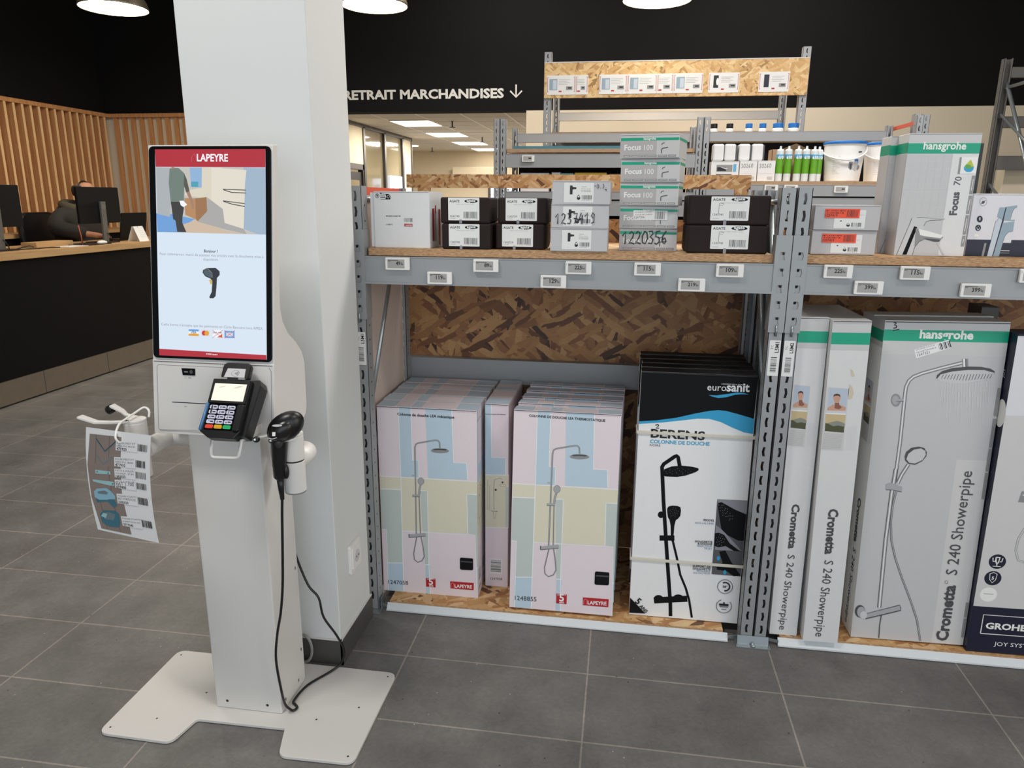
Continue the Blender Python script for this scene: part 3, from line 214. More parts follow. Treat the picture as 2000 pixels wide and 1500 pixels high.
('L','mgrey',20,[(250,2170),(550,2170)]),('L','chrome',220,[(830,5600),(2000,5600)]),('L','dgrey',30,[(830,5490),(2000,5490)]),('P','mgrey',[(800,5450),(1100,5450),(1120,5750),(1000,5850),(850,5820)]),('L','hwhite',30,[(900,5700),(2000,5660)]),('L','mgrey',70,[(1400,5490),(1250,4900),(1000,4200),(980,3800),(1100,3450),(1400,3350),(1800,3450),(2200,4000)]),('L','lgrey',40,[(1400,5490),(1250,4900),(1000,4200),(980,3800),(1100,3450),(1400,3350),(1800,3450),(2200,4000)]),],
'foc70': [('R','hgrey2',(0,0,1280,3002)),('R','hgrey1',(0,3297,2000,3580)),('R','hgreen',(0,3002,2000,3297)),('R','lgrey2',(0,2782,1280,2790)),('R','lgrey2',(0,2562,1280,2570)),('R','lgrey2',(0,2342,1280,2350)),('R','lgrey2',(0,2122,1280,2130)),('R','lgrey2',(0,1902,1280,1910)),('R','lgrey2',(0,1682,1280,1690)),('R','lgrey2',(0,1462,1280,1470)),('R','lgrey2',(0,1242,1280,1250)),('R','lgrey2',(210,1102,218,3002)),
('R','lgrey2',(420,1102,428,3002)),('R','lgrey2',(630,1102,638,3002)),('R','lgrey2',(840,1102,848,3002)),('R','lgrey2',(1050,1102,1058,3002)),('R','lgrey2',(1260,1102,1268,3002)),('T', 'hwhite', 'hansgrohe', (429, 3130), (1612, 3120), 1, 1.05),('P','hwhite',[(1518,2900),(1979,2906),(1991,2435),(1546,2430)]),('P','mgrey',[(1485,2900),(1534,2900),(1547,2422),(1486,2422)]),('P','yel',[(1787,2834),(1852,2730),(1906,2626),(1765,2619),(1626,2628),(1693,2711)]),
('P','cyan',[(1627,2620),(1906,2626),(1897,2535),(1832,2477),(1723,2478),(1646,2537)]),('P','grn',[(1648,2649),(1694,2702),(1807,2676),(1851,2585),(1711,2565)]),('T', 'dgrey', 'Focus', (1629, 1229), (1614, 1905), 2, 1),('T', 'dgrey', '70', (1602, 2091), (1623, 2338), 0, 1),('P','mgrey',[(1897,2378),(1986,2377),(1983,1843),(1894,1843)]),('L','hwhite',15,[(1942,2275),(1930,1946)]),('P','mgrey',[(1894,1802),(1982,1802),(1979,1264),(1891,1263)]),
('L','hwhite',15,[(1939,1700),(1926,1365)]),('P','mgrey',[(1891,1230),(1979,1231),(1976,656),(1888,654)]),('L','hwhite',15,[(1936,1129),(1923,756)]),('P','mgrey',[(1888,622),(1976,623),(1974,301),(1886,299)]),('L','hwhite',15,[(1933,522),(1921,400)]),('P','lgrey',[(82,10),(313,887),(364,971),(803,934),(749,728),(583,438),(538,16)]),('P','black',[(247,22),(533,1096),(605,1118),(600,973),(371,25)]),('P','lgrey',[(349,929),(383,1128),(568,1146),(1317,1132),(1314,1091),(1030,1080),(830,1037),(757,913),(717,810)]),
('L','dgrey',15,[(747,892),(792,1016),(909,1067),(1214,1082),(1319,1116),(527,1142)]),('P','mgrey',[(529,828),(785,769),(1131,631),(1350,573),(1292,491),(815,544),(671,399),(564,274)]),('P','hwhite',[(614,808),(870,750),(1336,622),(1286,540),(851,586),(681,624)]),('P','dgrey',[(776,532),(1148,509),(1292,491),(1240,429),(1118,427),(864,492)]),('L','dgrey',14,[(538,16),(570,233),(668,419),(821,504)]),
('L','dgrey',12,[(383,1128),(331,908),(82,10)]),('L','lgrey',40,[(1202,408),(1433,40)]),],
'foc100': [('R','hgrey3',(0,0,1150,560)),('P','hgreen',[(15,614),(1830,595),(1822,521),(22,522)]),('T', 'hwhite', 'hansgrohe', (736, 545), (1117, 546), 1, 1.1),('T', 'hwhite', 'Focus', (136, 244), (666, 254), 1, 1),('T', 'hwhite', '100', (762, 238), (1041, 240), 0, 1.05),('L','dgrey',28,[(1309,140),(1305,251),(1330,282),(1495,313)]),('L','dgrey',22,[(1298,386),(1319,425),(1389,453)]),('P','dgrey',[(1503,313),(1498,302),(1486,298),(1475,303),(1470,315),(1475,325),(1487,330),(1498,324)]),
('P','mgrey',[(116,93),(336,93),(335,33),(115,33)]),('L','hwhite',8,[(150,59),(302,63)]),('P','mgrey',[(370,93),(727,94),(726,34),(369,33)]),('L','hwhite',8,[(403,60),(693,63)]),('P','mgrey',[(769,94),(1164,95),(1164,35),(768,34)]),('L','hwhite',8,[(802,60),(1131,64)]),('P','mgrey',[(1197,95),(1486,95),(1486,36),(1197,35)]),('L','hwhite',8,[(1230,61),(1453,65)]),('P','mgrey',[(1519,95),(1760,96),(1760,36),(1518,36)]),
('L','hwhite',8,[(1551,62),(1728,65)]),],
'agate': [('T', 'ink', 'AGATE', (42, 567), (374, 567), 1, 1),('P','black',[(968,606),(962,593),(946,581),(920,571),(886,562),(845,555),(799,551),(751,550),(703,551),(657,555),(616,562),(582,571),(556,581),(540,593),(534,606),(540,618),(556,630),(582,640),(616,649),(657,656),(703,660),(751,662),(799,660),(845,656),(886,649),(920,640),(946,630),(962,618)]),('T', 'white', 'agate', (604, 585), (891, 585), 1, 0.9),
('T', 'mgrey', 'Mitigeur lavabo a encastrer chrome', (262, 497), (856, 497), 0, 1),('T', 'ink', '1243740', (59, 98), (367, 98), 0, 1),('T', 'mgrey', 'LAVABO', (59, 45), (234, 45), 0, 0.8),('B','ink',(507,77,961,273),26,0),('T', 'mgrey', '3 375537 201842', (493, 42), (968, 42), 0, 0.8),],
'agate39': [('T', 'ink', 'AGATE', (42, 567), (374, 567), 1, 1),('P','black',[(968,606),(962,593),(946,581),(920,571),(886,562),(845,555),(799,551),(751,550),(703,551),(657,555),(616,562),(582,571),(556,581),(540,593),(534,606),(540,618),(556,630),(582,640),(616,649),(657,656),(703,660),(751,662),(799,660),(845,656),(886,649),(920,640),(946,630),(962,618)]),('T', 'white', 'agate', (604, 585), (891, 585), 1, 0.9),
('T', 'mgrey', 'Mitigeur lavabo a encastrer chrome', (262, 497), (856, 497), 0, 1),('T', 'ink', '1243739', (59, 98), (367, 98), 0, 1),('T', 'mgrey', 'LAVABO', (59, 45), (234, 45), 0, 0.8),('B','ink',(507,77,961,273),26,0),('T', 'mgrey', '3 375537 201842', (493, 42), (968, 42), 0, 0.8),],
'agate41': [('T', 'ink', 'AGATE', (42, 567), (374, 567), 1, 1),('P','black',[(968,606),(962,593),(946,581),(920,571),(886,562),(845,555),(799,551),(751,550),(703,551),(657,555),(616,562),(582,571),(556,581),(540,593),(534,606),(540,618),(556,630),(582,640),(616,649),(657,656),(703,660),(751,662),(799,660),(845,656),(886,649),(920,640),(946,630),(962,618)]),('T', 'white', 'agate', (604, 585), (891, 585), 1, 0.9),
('T', 'mgrey', 'Mitigeur lavabo a encastrer chrome', (262, 497), (856, 497), 0, 1),('T', 'mgrey', 'LAVABO', (59, 45), (234, 45), 0, 0.8),('B','ink',(507,77,961,273),26,0),('T', 'mgrey', '3 375537 201842', (493, 42), (968, 42), 0, 0.8),('T', 'ink', '1243741', (60, 140), (340, 140), 0, 1),('L','mgrey',16,[(210,180),(220,500),(320,490),(340,460)]),('L','mgrey',12,[(220,440),(320,430)]),],
'greylab': [('P','ink',[(183,514),(265,514),(273,471),(387,459),(387,411),(273,394),(265,244),(183,244)]),('T', 'mgrey', 'hansgrohe', (550, 467), (704, 467), 1, 1),('T', 'mgrey', 'Metris lavabo', (541, 403), (835, 403), 0, 0.8),('T', 'mgrey', 'bonde tirette', (541, 360), (835, 360), 0, 0.8),('T', 'mgrey', '31200000', (541, 317), (835, 317), 0, 0.8),('P','ink',[(460,244),(509,171),(517,116),(484,81),(436,81),(407,116),(411,171)]),
('P','white',[(460,214),(497,159),(427,159)]),('B','ink',(562,94,875,223),20,0),('T', 'mgrey', '4 011097 1', (562, 51), (847, 51), 0, 0.8),('T', 'lgrey', 'DE', (175, 51), (232, 51), 0, 1),],
'orange': [('T', 'ink', 'MIT LAVABO METR', (23, 193), (583, 193), 1, 0.85),('T', 'ink', 'IS CHROME P M', (45, 126), (527, 126), 1, 0.9),('T', 'ink', '1237419', (23, 37), (358, 37), 1, 1),('B','ink',(621,37,949,238),18,0),],
'orlab': [('P','ink',[(412,169),(467,112),(468,75),(424,45),(371,71),(365,112)]),('P','white',[(412,154),(448,112),(380,112)]),('B','ink',(501,56,794,176),18,0),('T', 'mgrey', '4 011097 3', (508, 19), (785, 19), 0, 0.8),('T', 'mgrey', 'hansgrohe', (703, 394), (838, 394), 0, 0.9),('P','ink',[(169,236),(222,236),(223,206),(171,206)]),],
'whitecart': [('L','dgrey',18,[(187,1675),(185,1658),(178,1642),(167,1628),(153,1618),(138,1612),(121,1611),(105,1614),(90,1622),(78,1633),(70,1648),(66,1664),(66,1682),(71,1698),(80,1713),(92,1725),(107,1733),(123,1737),(140,1736),(156,1730),(169,1721),(179,1707),(186,1692),(187,1675)]),('P','dgrey',[(88,1715),(142,1716),(159,1666),(113,1632),(105,1673)]),('L','dgrey',14,[(232,1733),(420,1728)]),('L','dgrey',14,[(231,1675),(410,1669)]),
('L','ink',22,[(230,1625),(418,1628)]),('L','dgrey',14,[(237,1564),(408,1562)]),('P','black',[(420,1733),(518,1737),(585,1672),(583,1559),(398,1557),(445,1637)]),('L','lgrey',14,[(550,1647),(549,1634),(544,1622),(537,1613),(528,1605),(518,1601),(508,1600),(497,1602),(488,1608),(480,1616),(475,1627),(472,1639),(472,1652),(475,1664),(481,1675),(489,1684),(499,1690),(509,1692),(520,1692),(530,1688),(539,1680),(545,1671),(549,1659),(550,1647)]),
('L','ink',30,[(223,1758),(282,1751)]),('T', 'ink', 'MITIGEUR LAVABO PM', (411, 1009), (914, 1012), 1, 1),('T', 'ink', '1248672', (413, 727), (641, 729), 0, 1),('B','mgrey',(1041,845,1332,968),14,0),('R','lred',(1043,694,1326,783)),('T', 'white', 'LAPEYRE', (1086, 713), (1307, 715), 1, 1),],
'grohefau': [('R','navy',(0,0,1900,500)),('P','mgrey',[(392,1624),(391,1587),(381,1554),(364,1527),(341,1507),(314,1497),(285,1497),(255,1507),(228,1526),(206,1554),(191,1587),(183,1623),(183,1659),(192,1693),(209,1721),(232,1742),(260,1752),(290,1753),(320,1742),(347,1722),(369,1694),(385,1660)]),('P','gwhite',[(379,1624),(378,1592),(370,1562),(355,1538),(335,1521),(311,1512),(285,1512),(259,1520),(236,1538),(216,1562),(202,1591),(195,1623),(196,1655),(204,1685),(218,1710),(239,1728),(264,1737),(290,1737),(316,1728),(340,1710),(360,1685),(373,1656)]),
('P','navy',[(349,1111),(348,1083),(340,1058),(327,1036),(309,1021),(288,1013),(264,1013),(241,1020),(220,1035),(203,1056),(190,1081),(184,1109),(184,1138),(191,1164),(204,1186),(223,1201),(244,1210),(268,1210),(292,1202),(313,1187),(330,1165),(343,1139)]),('P','navy',[(340,851),(339,824),(332,800),(319,779),(302,765),(281,757),(258,757),(236,764),(215,778),(198,798),(186,822),(180,848),(180,875),(187,900),(200,920),(217,935),(239,943),(262,944),(285,936),(306,922),(323,902),(334,877)]),
('P','hwhite',[(318,592),(318,570),(311,549),(299,531),(283,519),(264,512),(243,512),(223,518),(204,530),(189,546),(178,567),(172,589),(172,612),(179,633),(190,651),(207,664),(226,670),(247,671),(268,665),(287,652),(302,635),(313,615)]),('L','dgrey',16,[(224,1561),(353,1675)]),('P','dgrey',[(239,1617),(270,1656),(327,1646),(332,1599),(293,1561),(251,1570)]),('P','lgrey',[(244,1164),(280,1164),(289,1104),(271,1061),(246,1103)]),
('L','lgrey',18,[(216,860),(244,820)]),('L','lgrey',18,[(300,861),(288,821)]),('L','lgrey',20,[(236,795),(298,797)]),('L','lgrey',16,[(244,902),(270,902)]),('L','mgrey',7,[(190,574),(303,576)]),('L','mgrey',7,[(206,544),(294,546)]),('P','mgrey',[(507,393),(568,394),(545,0),(480,0)]),('P','gblue',[(773,1462),(955,1472),(914,1094),(807,1161),(740,1178)]),('P','lgblue',[(807,1161),(914,1091),(790,0),(639,0),(681,441),(722,1024)]),
('P','navy',[(935,1472),(962,1472),(942,1027),(807,0),(784,0),(896,1043)]),('P','gblue',[(962,1481),(1250,1529),(1250,1065),(938,1086)]),('P','gblue',[(930,1010),(1250,1048),(1250,765),(1126,739),(1060,630),(1012,332),(980,5),(810,0)]),('P','gwhite',[(1121,1097),(1144,1339),(1184,1428),(1250,1465),(1250,1107)]),('P','gwhite',[(1022,412),(1060,614),(1126,724),(1250,749),(1250,413)]),('L','dgrey',8,[(1121,1097),(1151,1348),(1190,1437),(1250,1468)]),
('L','dgrey',8,[(1010,404),(1060,630),(1126,731),(1250,765)]),('L','dgrey',8,[(676,411),(722,1024),(807,1161),(908,1091)]),('L','hwhite',15,[(1004,176),(1250,176)]),('L','hwhite',6,[(1001,107),(1250,107)]),],
'screen': [('P','s_red',[(0,5270),(3000,5270),(2998,4822),(10,4833)]),('P','s_room',[(10,4825),(2998,4815),(3000,3167),(18,3192)]),('P','s_blue',[(2413,4820),(2998,4808),(3000,3167),(2783,3173),(2402,3301)]),('P','s_cream',[(1284,4816),(1834,4818),(1822,3809),(1482,4026),(797,4131),(840,4240),(1277,4316)]),('P','s_cream2',[(1541,4817),(2492,4756),(2450,4431),(2402,3301),(1887,3444),(1842,3773),(1530,3990)]),('P','s_sky',[(950,4814),(1284,4816),(1269,4323),(983,4332)]),
('P','s_teal',[(985,4467),(1182,4468),(1180,4333),(983,4340)]),('P','s_sky2',[(0,3668),(423,3652),(1071,3529),(825,3398),(740,3195),(18,3192)]),('P','s_floor',[(744,3397),(1131,3511),(1877,3260),(2481,3170),(781,3191)]),('P','s_wood',[(788,4058),(1091,4052),(1103,3518),(809,3637)]),('P','s_wood2',[(1091,4052),(1403,4084),(1414,3733),(1151,3474),(1103,3518)]),('P','s_grey',[(1411,4084),(1842,3791),(1887,3444),(2402,3301),(2481,3170),(1837,3296),(1151,3467),(1414,3733)]),
('L','s_dark',22,[(1848,4282),(2469,4264)]),('L','s_dark2',22,[(1868,4268),(2088,4204),(2468,4192)]),('L','s_dark',22,[(1845,3995),(2438,3930)]),('L','s_dark2',22,[(1864,3981),(2085,3917),(2438,3857)]),('P','s_fog',[(26,4818),(446,4812),(481,4530),(381,3579),(36,3649)]),('P','s_shirt',[(397,4783),(487,4813),(648,4806),(807,4669),(863,4423),(793,4313),(779,3985),(413,3960),(366,4420)]),('P','s_arm',[(799,4669),(865,4532),(941,4223),(847,4197),(782,4386)]),
('P','s_skin',[(847,4197),(941,4223),(1037,3968),(1055,3804),(1002,3785),(976,3931)]),('P','s_skin',[(447,4827),(536,4827),(527,4784),(458,4784)]),('P','s_dark2',[(413,3960),(762,3977),(775,3802),(731,3581),(724,3434),(830,3199),(577,3204),(534,3488),(469,3524)]),('P','s_white',[(653,3984),(754,3992),(866,3894),(813,3857),(760,3831),(691,3874)]),('T', 's_white', 'LAPEYRE', (1154, 4974), (1999, 4970), 1, 1.15),
('L','s_red2',16,[(1013,4966),(1015,5075),(1081,5154),(1144,5075),(1143,5003)]),('T', 's_txt', 'Bonjour !', (1310, 2697), (1688, 2694), 1, 1),('T', 's_txt2', 'Pour commencer, merci de scanner vos articles avec la douchette mise à', (74, 2606), (2933, 2577), 0, 1.05),('T', 's_txt2', 'disposition.', (1283, 2489), (1706, 2486), 0, 1.05),('P','s_gun',[(1262,2179),(1279,2254),(1378,2300),(1622,2310),(1735,2222),(1734,2129),(1660,2054),(1641,1810),(1613,1585),(1551,1531),(1449,1530),(1441,1567),(1508,1696),(1528,1958),(1476,2033),(1334,2087)]),
('P','s_gun2',[(1286,2180),(1303,2232),(1377,2255),(1479,2219),(1518,2108),(1505,2052),(1355,2106)]),('P','s_gold',[(1439,2002),(1525,2003),(1519,1902),(1478,1883)]),('L','s_grey',10,[(1287,2254),(1398,2285),(1519,2182),(1529,2052)]),('T', 's_txt2', "Cette borne n'accepte que les paiements en Carte Bancaire hors AMEX.", (76, 789), (2913, 761), 0, 1.05),('P','s_sky2',[(848,711),(1129,716),(1128,662),(847,661)]),
('P','s_white',[(847,661),(1128,662),(1127,605),(846,604)]),('T', 's_navy', 'VISA', (909, 609), (1065, 608), 1, 1),('P','s_gold2',[(846,600),(1127,605),(1126,544),(845,543)]),('P','s_lgrey',[(1203,717),(1438,713),(1436,546),(1201,546)]),('P','s_redc',[(1345,628),(1341,608),(1332,590),(1317,575),(1299,566),(1279,562),(1259,565),(1241,574),(1227,588),(1218,606),(1216,626),(1219,646),(1228,664),(1243,679),(1261,688),(1281,692),(1301,689),(1319,680),(1333,666),(1342,648)]),
('P','s_gold2',[(1419,625),(1416,605),(1406,587),(1392,573),(1373,563),(1353,560),(1334,562),(1316,571),(1302,585),(1293,603),(1290,623),(1293,643),(1303,662),(1317,676),(1335,686),(1355,689),(1375,686),(1393,677),(1407,663),(1416,645)]),('P','s_white',[(1520,715),(1787,715),(1785,529),(1518,528)]),('P','s_orange',[(1641,530),(1786,624),(1785,529)]),('T', 's_txt', 'DISC VER', (1527, 631), (1778, 632), 1, 1),
('P','s_sky2',[(1849,705),(2128,706),(2126,524),(1847,523)]),('P','s_lgrey',[(1898,664),(2078,663),(2077,565),(1897,565)]),('L','s_redc',10,[(1512,714),(1798,514)]),('L','s_redc',10,[(1509,509),(1800,719)]),('L','s_redc',10,[(1849,720),(2134,520)]),('L','s_redc',10,[(1847,515),(2136,725)]),('P','s_red',[(0,173),(2996,118),(3000,0),(0,0)]),('T', 's_white', '© 2023 Lapeyre', (1330, 71), (1648, 66), 1, 1),],
'sheet': [('P','wood1',[(137,2800),(1176,2821),(1146,2069),(35,1907)]),('P','wood1',[(35,1907),(1146,2069),(1119,1167),(38,992)]),('P','wood1',[(38,992),(1119,1167),(1198,74),(152,65)]),('L','wood2',30,[(355,2787),(314,2063),(325,888),(371,97)]),('L','wood2',30,[(793,2803),(732,1836),(788,964),(831,86)]),('L','steel',50,[(341,2674),(638,2342),(1066,2715)]),('L','steel2',30,[(353,2689),(648,2366),(1057,2728)]),
('L','steel',40,[(352,2225),(579,1986),(897,2245)]),('P','teal1',[(291,1794),(798,1817),(805,1732),(291,1684)]),('P','steel',[(385,1750),(374,1730),(351,1719),(329,1723),(322,1741),(334,1761),(357,1772),(379,1768)]),('P','steel',[(754,1759),(742,1739),(719,1728),(698,1732),(691,1750),(702,1770),(725,1781),(747,1776)]),('P','teal1',[(164,1503),(885,1535),(915,1429),(734,1406),(183,1439)]),('P','steel',[(882,1476),(871,1456),(848,1444),(827,1449),(820,1466),(831,1487),(854,1498),(875,1494)]),
('P','teal2',[(164,1148),(282,1256),(620,1318),(783,1231),(882,1128),(865,1036),(296,944),(160,982)]),('P','steel',[(289,1167),(541,1237),(658,1196),(598,1127),(299,1109)]),('P','teal3',[(171,923),(846,1018),(898,862),(785,783),(575,929),(213,839)]),('P','teal2',[(296,1079),(632,1118),(616,981),(295,928)]),('P','teal3',[(225,506),(401,643),(792,693),(906,622),(897,376),(810,222),(488,180),(248,263)]),
('P','steel',[(317,537),(539,620),(780,585),(690,401),(369,376)]),('P','teal1',[(253,449),(355,559),(496,552),(409,414)]),('P','white',[(1004,2693),(1694,2753),(1699,2462),(1003,2443)]),('T', 'ink', 'EQUER.PIEDT.P/T', (1042, 2621), (1643, 2664), 0, 0.9),('T', 'ink', 'NPED PVC 80/100', (1040, 2543), (1618, 2578), 0, 0.9),('T', 'ink', '471920', (1037, 2453), (1360, 2465), 1, 1),('B','ink',(1714,2507,2022,2696),15,0),
('P','white',[(954,2245),(1635,2308),(1640,2011),(953,1990)]),('T', 'ink', 'EQUER.PIEDT.P/T', (993, 2172), (1601, 2219), 0, 0.9),('T', 'ink', 'NPED PVC 80/60', (991, 2092), (1576, 2132), 0, 0.9),('T', 'ink', '471910', (988, 2000), (1315, 2014), 1, 1),('B','ink',(1656,2059,1968,2250),15,0),('P','white',[(945,1920),(1628,1987),(1635,1702),(945,1678)]),('T', 'ink', 'PATTE A SCELLER', (985, 1849), (1597, 1902), 0, 0.9),
('T', 'ink', 'COUVCM - SP.2M', (983, 1772), (1572, 1817), 0, 0.9),('T', 'ink', '1662050', (980, 1683), (1310, 1700), 1, 1),('B','ink',(1650,1751,1964,1932),15,0),('P','white',[(934,1607),(1626,1678),(1634,1401),(936,1373)]),('T', 'ink', 'PATTE A SCELLER', (974, 1538), (1592, 1596), 0, 0.9),('T', 'ink', 'BAT 1.100', (973, 1462), (1567, 1512), 0, 0.9),('T', 'ink', '697400', (970, 1375), (1303, 1395), 1, 1),
('B','ink',(1648,1451,1965,1626),15,0),('P','white',[(946,1213),(1630,1287),(1634,966),(944,936)]),('T', 'ink', 'POIGNEE ATLANTIC', (986, 1134), (1608, 1192), 0, 0.9),('T', 'ink', 'RET/OB/D/CLE', (983, 1049), (1582, 1098), 0, 0.9),('T', 'ink', '3182620', (980, 950), (1315, 969), 1, 1),('B','ink',(1651,1023,1970,1224),15,0),('P','white',[(971,572),(1650,652),(1655,325),(969,290)]),('T', 'ink', 'POIGNEE ATLANTIC', (1011, 492), (1641, 558), 0, 0.9),
('T', 'ink', 'KOMFIT OLO O/C', (1009, 405), (1616, 461), 0, 0.9),('T', 'ink', '3777540', (1005, 304), (1345, 327), 1, 1),('B','ink',(1671,386,1995,588),15,0),],
}

# ---------------------------------------------------------------- mesh helpers
TXT = {}
def text_mesh(s, bold):
    k = (s, bold)
    if k not in TXT:
        cu = bpy.data.curves.new('lettering', 'FONT'); cu.body = s; cu.size = 1; cu.resolution_u = 2; cu.offset = (0, .025, .036)[bold]
        o = bpy.data.objects.new('lettering', cu); COL.objects.link(o); bpy.context.view_layer.update()
        me = bpy.data.meshes.new_from_object(o.evaluated_get(bpy.context.evaluated_depsgraph_get()))
        vs = [(v.co.x, v.co.y) for v in me.vertices]; fs = [tuple(p.vertices) for p in me.polygons]
        bpy.data.objects.remove(o); bpy.data.meshes.remove(me); bpy.data.curves.remove(cu)
        x0 = min(v[0] for v in vs); x1 = max(v[0] for v in vs)
        TXT[k] = (vs, fs, x0, max(1e-6, x1-x0))
    return TXT[k]
class G:
    def __init__(s): s.v = []; s.f = []; s.m = []; s.sm = []; s.mats = []
    def mi(s, m):
        if m not in s.mats: s.mats.append(m)
        return s.mats.index(m)
    def add(s, vs, fs, m, sm=False):
        b = len(s.v); s.v += [tuple(v) for v in vs]; i = s.mi(m)
        for f in fs: s.f.append(tuple(b+k for k in f)); s.m.append(i); s.sm.append(sm)
        return s
    def box(s, x0, x1, y0, y1, z0, z1, m):
        v = [(x, y, z) for z in (z0, z1) for y in (y0, y1) for x in (x0, x1)]
        return s.add(v, [(0, 2, 3, 1), (4, 5, 7, 6), (0, 1, 5, 4), (2, 6, 7, 3), (0, 4, 6, 2), (1, 3, 7, 5)], m)
    def obox(s, o, ux, uy, uz, a, b, c, m):   # box with one corner o and three edge vectors
        o, ux, uy, uz = (Vector(t) for t in (o, ux, uy, uz))
        v = [o+ux*(a*i)+uy*(b*j)+uz*(c*k) for k in (0, 1) for j in (0, 1) for i in (0, 1)]
        return s.add(v, [(0, 2, 3, 1), (4, 5, 7, 6), (0, 1, 5, 4), (2, 6, 7, 3), (0, 4, 6, 2), (1, 3, 7, 5)], m)
    def tube(s, pts, r, m, n=10, sm=True):
        pts = [Vector(p) for p in pts]; L = len(pts); rr = r if isinstance(r, (list, tuple)) else [r]*L
        vs = []; t0 = (pts[1]-pts[0]).normalized(); a = Vector((0, 0, 1)) if abs(t0.z) < .9 else Vector((1, 0, 0)); u = t0.cross(a).normalized()
        for i, p in enumerate(pts):
            t = (pts[min(i+1, L-1)]-pts[max(i-1, 0)]).normalized(); u = (u-t*u.dot(t)).normalized(); w = t.cross(u)
            vs += [p+(u*math.cos(2*math.pi*k/n)+w*math.sin(2*math.pi*k/n))*rr[i] for k in range(n)]
        fs = [(i*n+k, i*n+(k+1) % n, (i+1)*n+(k+1) % n, (i+1)*n+k) for i in range(L-1) for k in range(n)]
        s.add(vs, fs, m, sm); b = len(s.v)-len(vs)
        s.f.append(tuple(b+k for k in reversed(range(n)))); s.m.append(s.mi(m)); s.sm.append(False)
        s.f.append(tuple(b+(L-1)*n+k for k in range(n))); s.m.append(s.mi(m)); s.sm.append(False); return s
    def lathe(s, prof, m, n=24, c=(0, 0, 0), sm=True, caps=True):
        if sm:                                  # holding loops keep long walls shaded straight
            P = [prof[0]]
            for (r0, z0), (r1, z1) in zip(prof, prof[1:]):
                L = math.hypot(r1-r0, z1-z0)
                if L > .012: k = .002/L; P += [(r0+(r1-r0)*k, z0+(z1-z0)*k), (r1+(r0-r1)*k, z1+(z0-z1)*k)]
                P.append((r1, z1))
            prof = P
        vs = [(c[0]+r*math.cos(2*math.pi*k/n), c[1]+r*math.sin(2*math.pi*k/n), c[2]+z) for r, z in prof for k in range(n)]
        fs = [(i*n+k, i*n+(k+1) % n, (i+1)*n+(k+1) % n, (i+1)*n+k) for i in range(len(prof)-1) for k in range(n)]
        s.add(vs, fs, m, sm); b = len(s.v)-len(vs)
        if caps:
            s.f.append(tuple(b+k for k in reversed(range(n)))); s.m.append(s.mi(m)); s.sm.append(False)
            e = b+(len(prof)-1)*n; s.f.append(tuple(e+k for k in range(n))); s.m.append(s.mi(m)); s.sm.append(False)
        return s
    def prism(s, poly, o, u, v, w, d, m):     # polygon in the plane o,u,v pushed d along w
        o, u, v, w = (Vector(t) for t in (o, u, v, w)); n = len(poly)
        vs = [o+u*a+v*b for a, b in poly]+[o+u*a+v*b+w*d for a, b in poly]
        return s.add(vs, [tuple(reversed(range(n))), tuple(range(n, 2*n))]+[(i, (i+1) % n, n+(i+1) % n, n+i) for i in range(n)], m)
    def ellipsoid(s, c, ax, m, nu=16, nv=10):
        c = Vector(c); ax = [Vector(a) for a in ax]; vs = []
        for j in range(nv+1):
            p = -math.pi/2+math.pi*j/nv
            for i in range(nu):
                t = 2*math.pi*i/nu; vs.append(c+ax[0]*(math.cos(p)*math.cos(t))+ax[1]*(math.cos(p)*math.sin(t))+ax[2]*math.sin(p))
        return s.add(vs, [(j*nu+i, j*nu+(i+1) % nu, (j+1)*nu+(i+1) % nu, (j+1)*nu+i) for j in range(nv) for i in range(nu)], m, True)
    def build(s, name, parent=None, at=None, bevel=0, seg=2, solid=0):
        o0 = Vector(at) if at is not None else (Vector(parent['_o']) if parent is not None and '_o' in parent else Vector((0, 0, 0)))
        me = bpy.data.meshes.new(name); me.from_pydata([Vector(v)-o0 for v in s.v], [], s.f)
        for m in s.mats: me.materials.append(MATS[m])
        for p, i, q in zip(me.polygons, s.m, s.sm): p.material_index = i; p.use_smooth = q
        me.validate(); me.update()
        o = bpy.data.objects.new(name, me); COL.objects.link(o)
        if parent is not None: o.parent = parent
        if at is not None and parent is None: o.location = at
        if solid: d = o.modifiers.new('thickness', 'SOLIDIFY'); d.thickness = solid; d.offset = 0
        if bevel: d = o.modifiers.new('edge', 'BEVEL'); d.width = bevel; d.segments = seg; d.limit_method = 'ANGLE'; d.angle_limit = R(40)
        o['_o'] = list(o0); return o
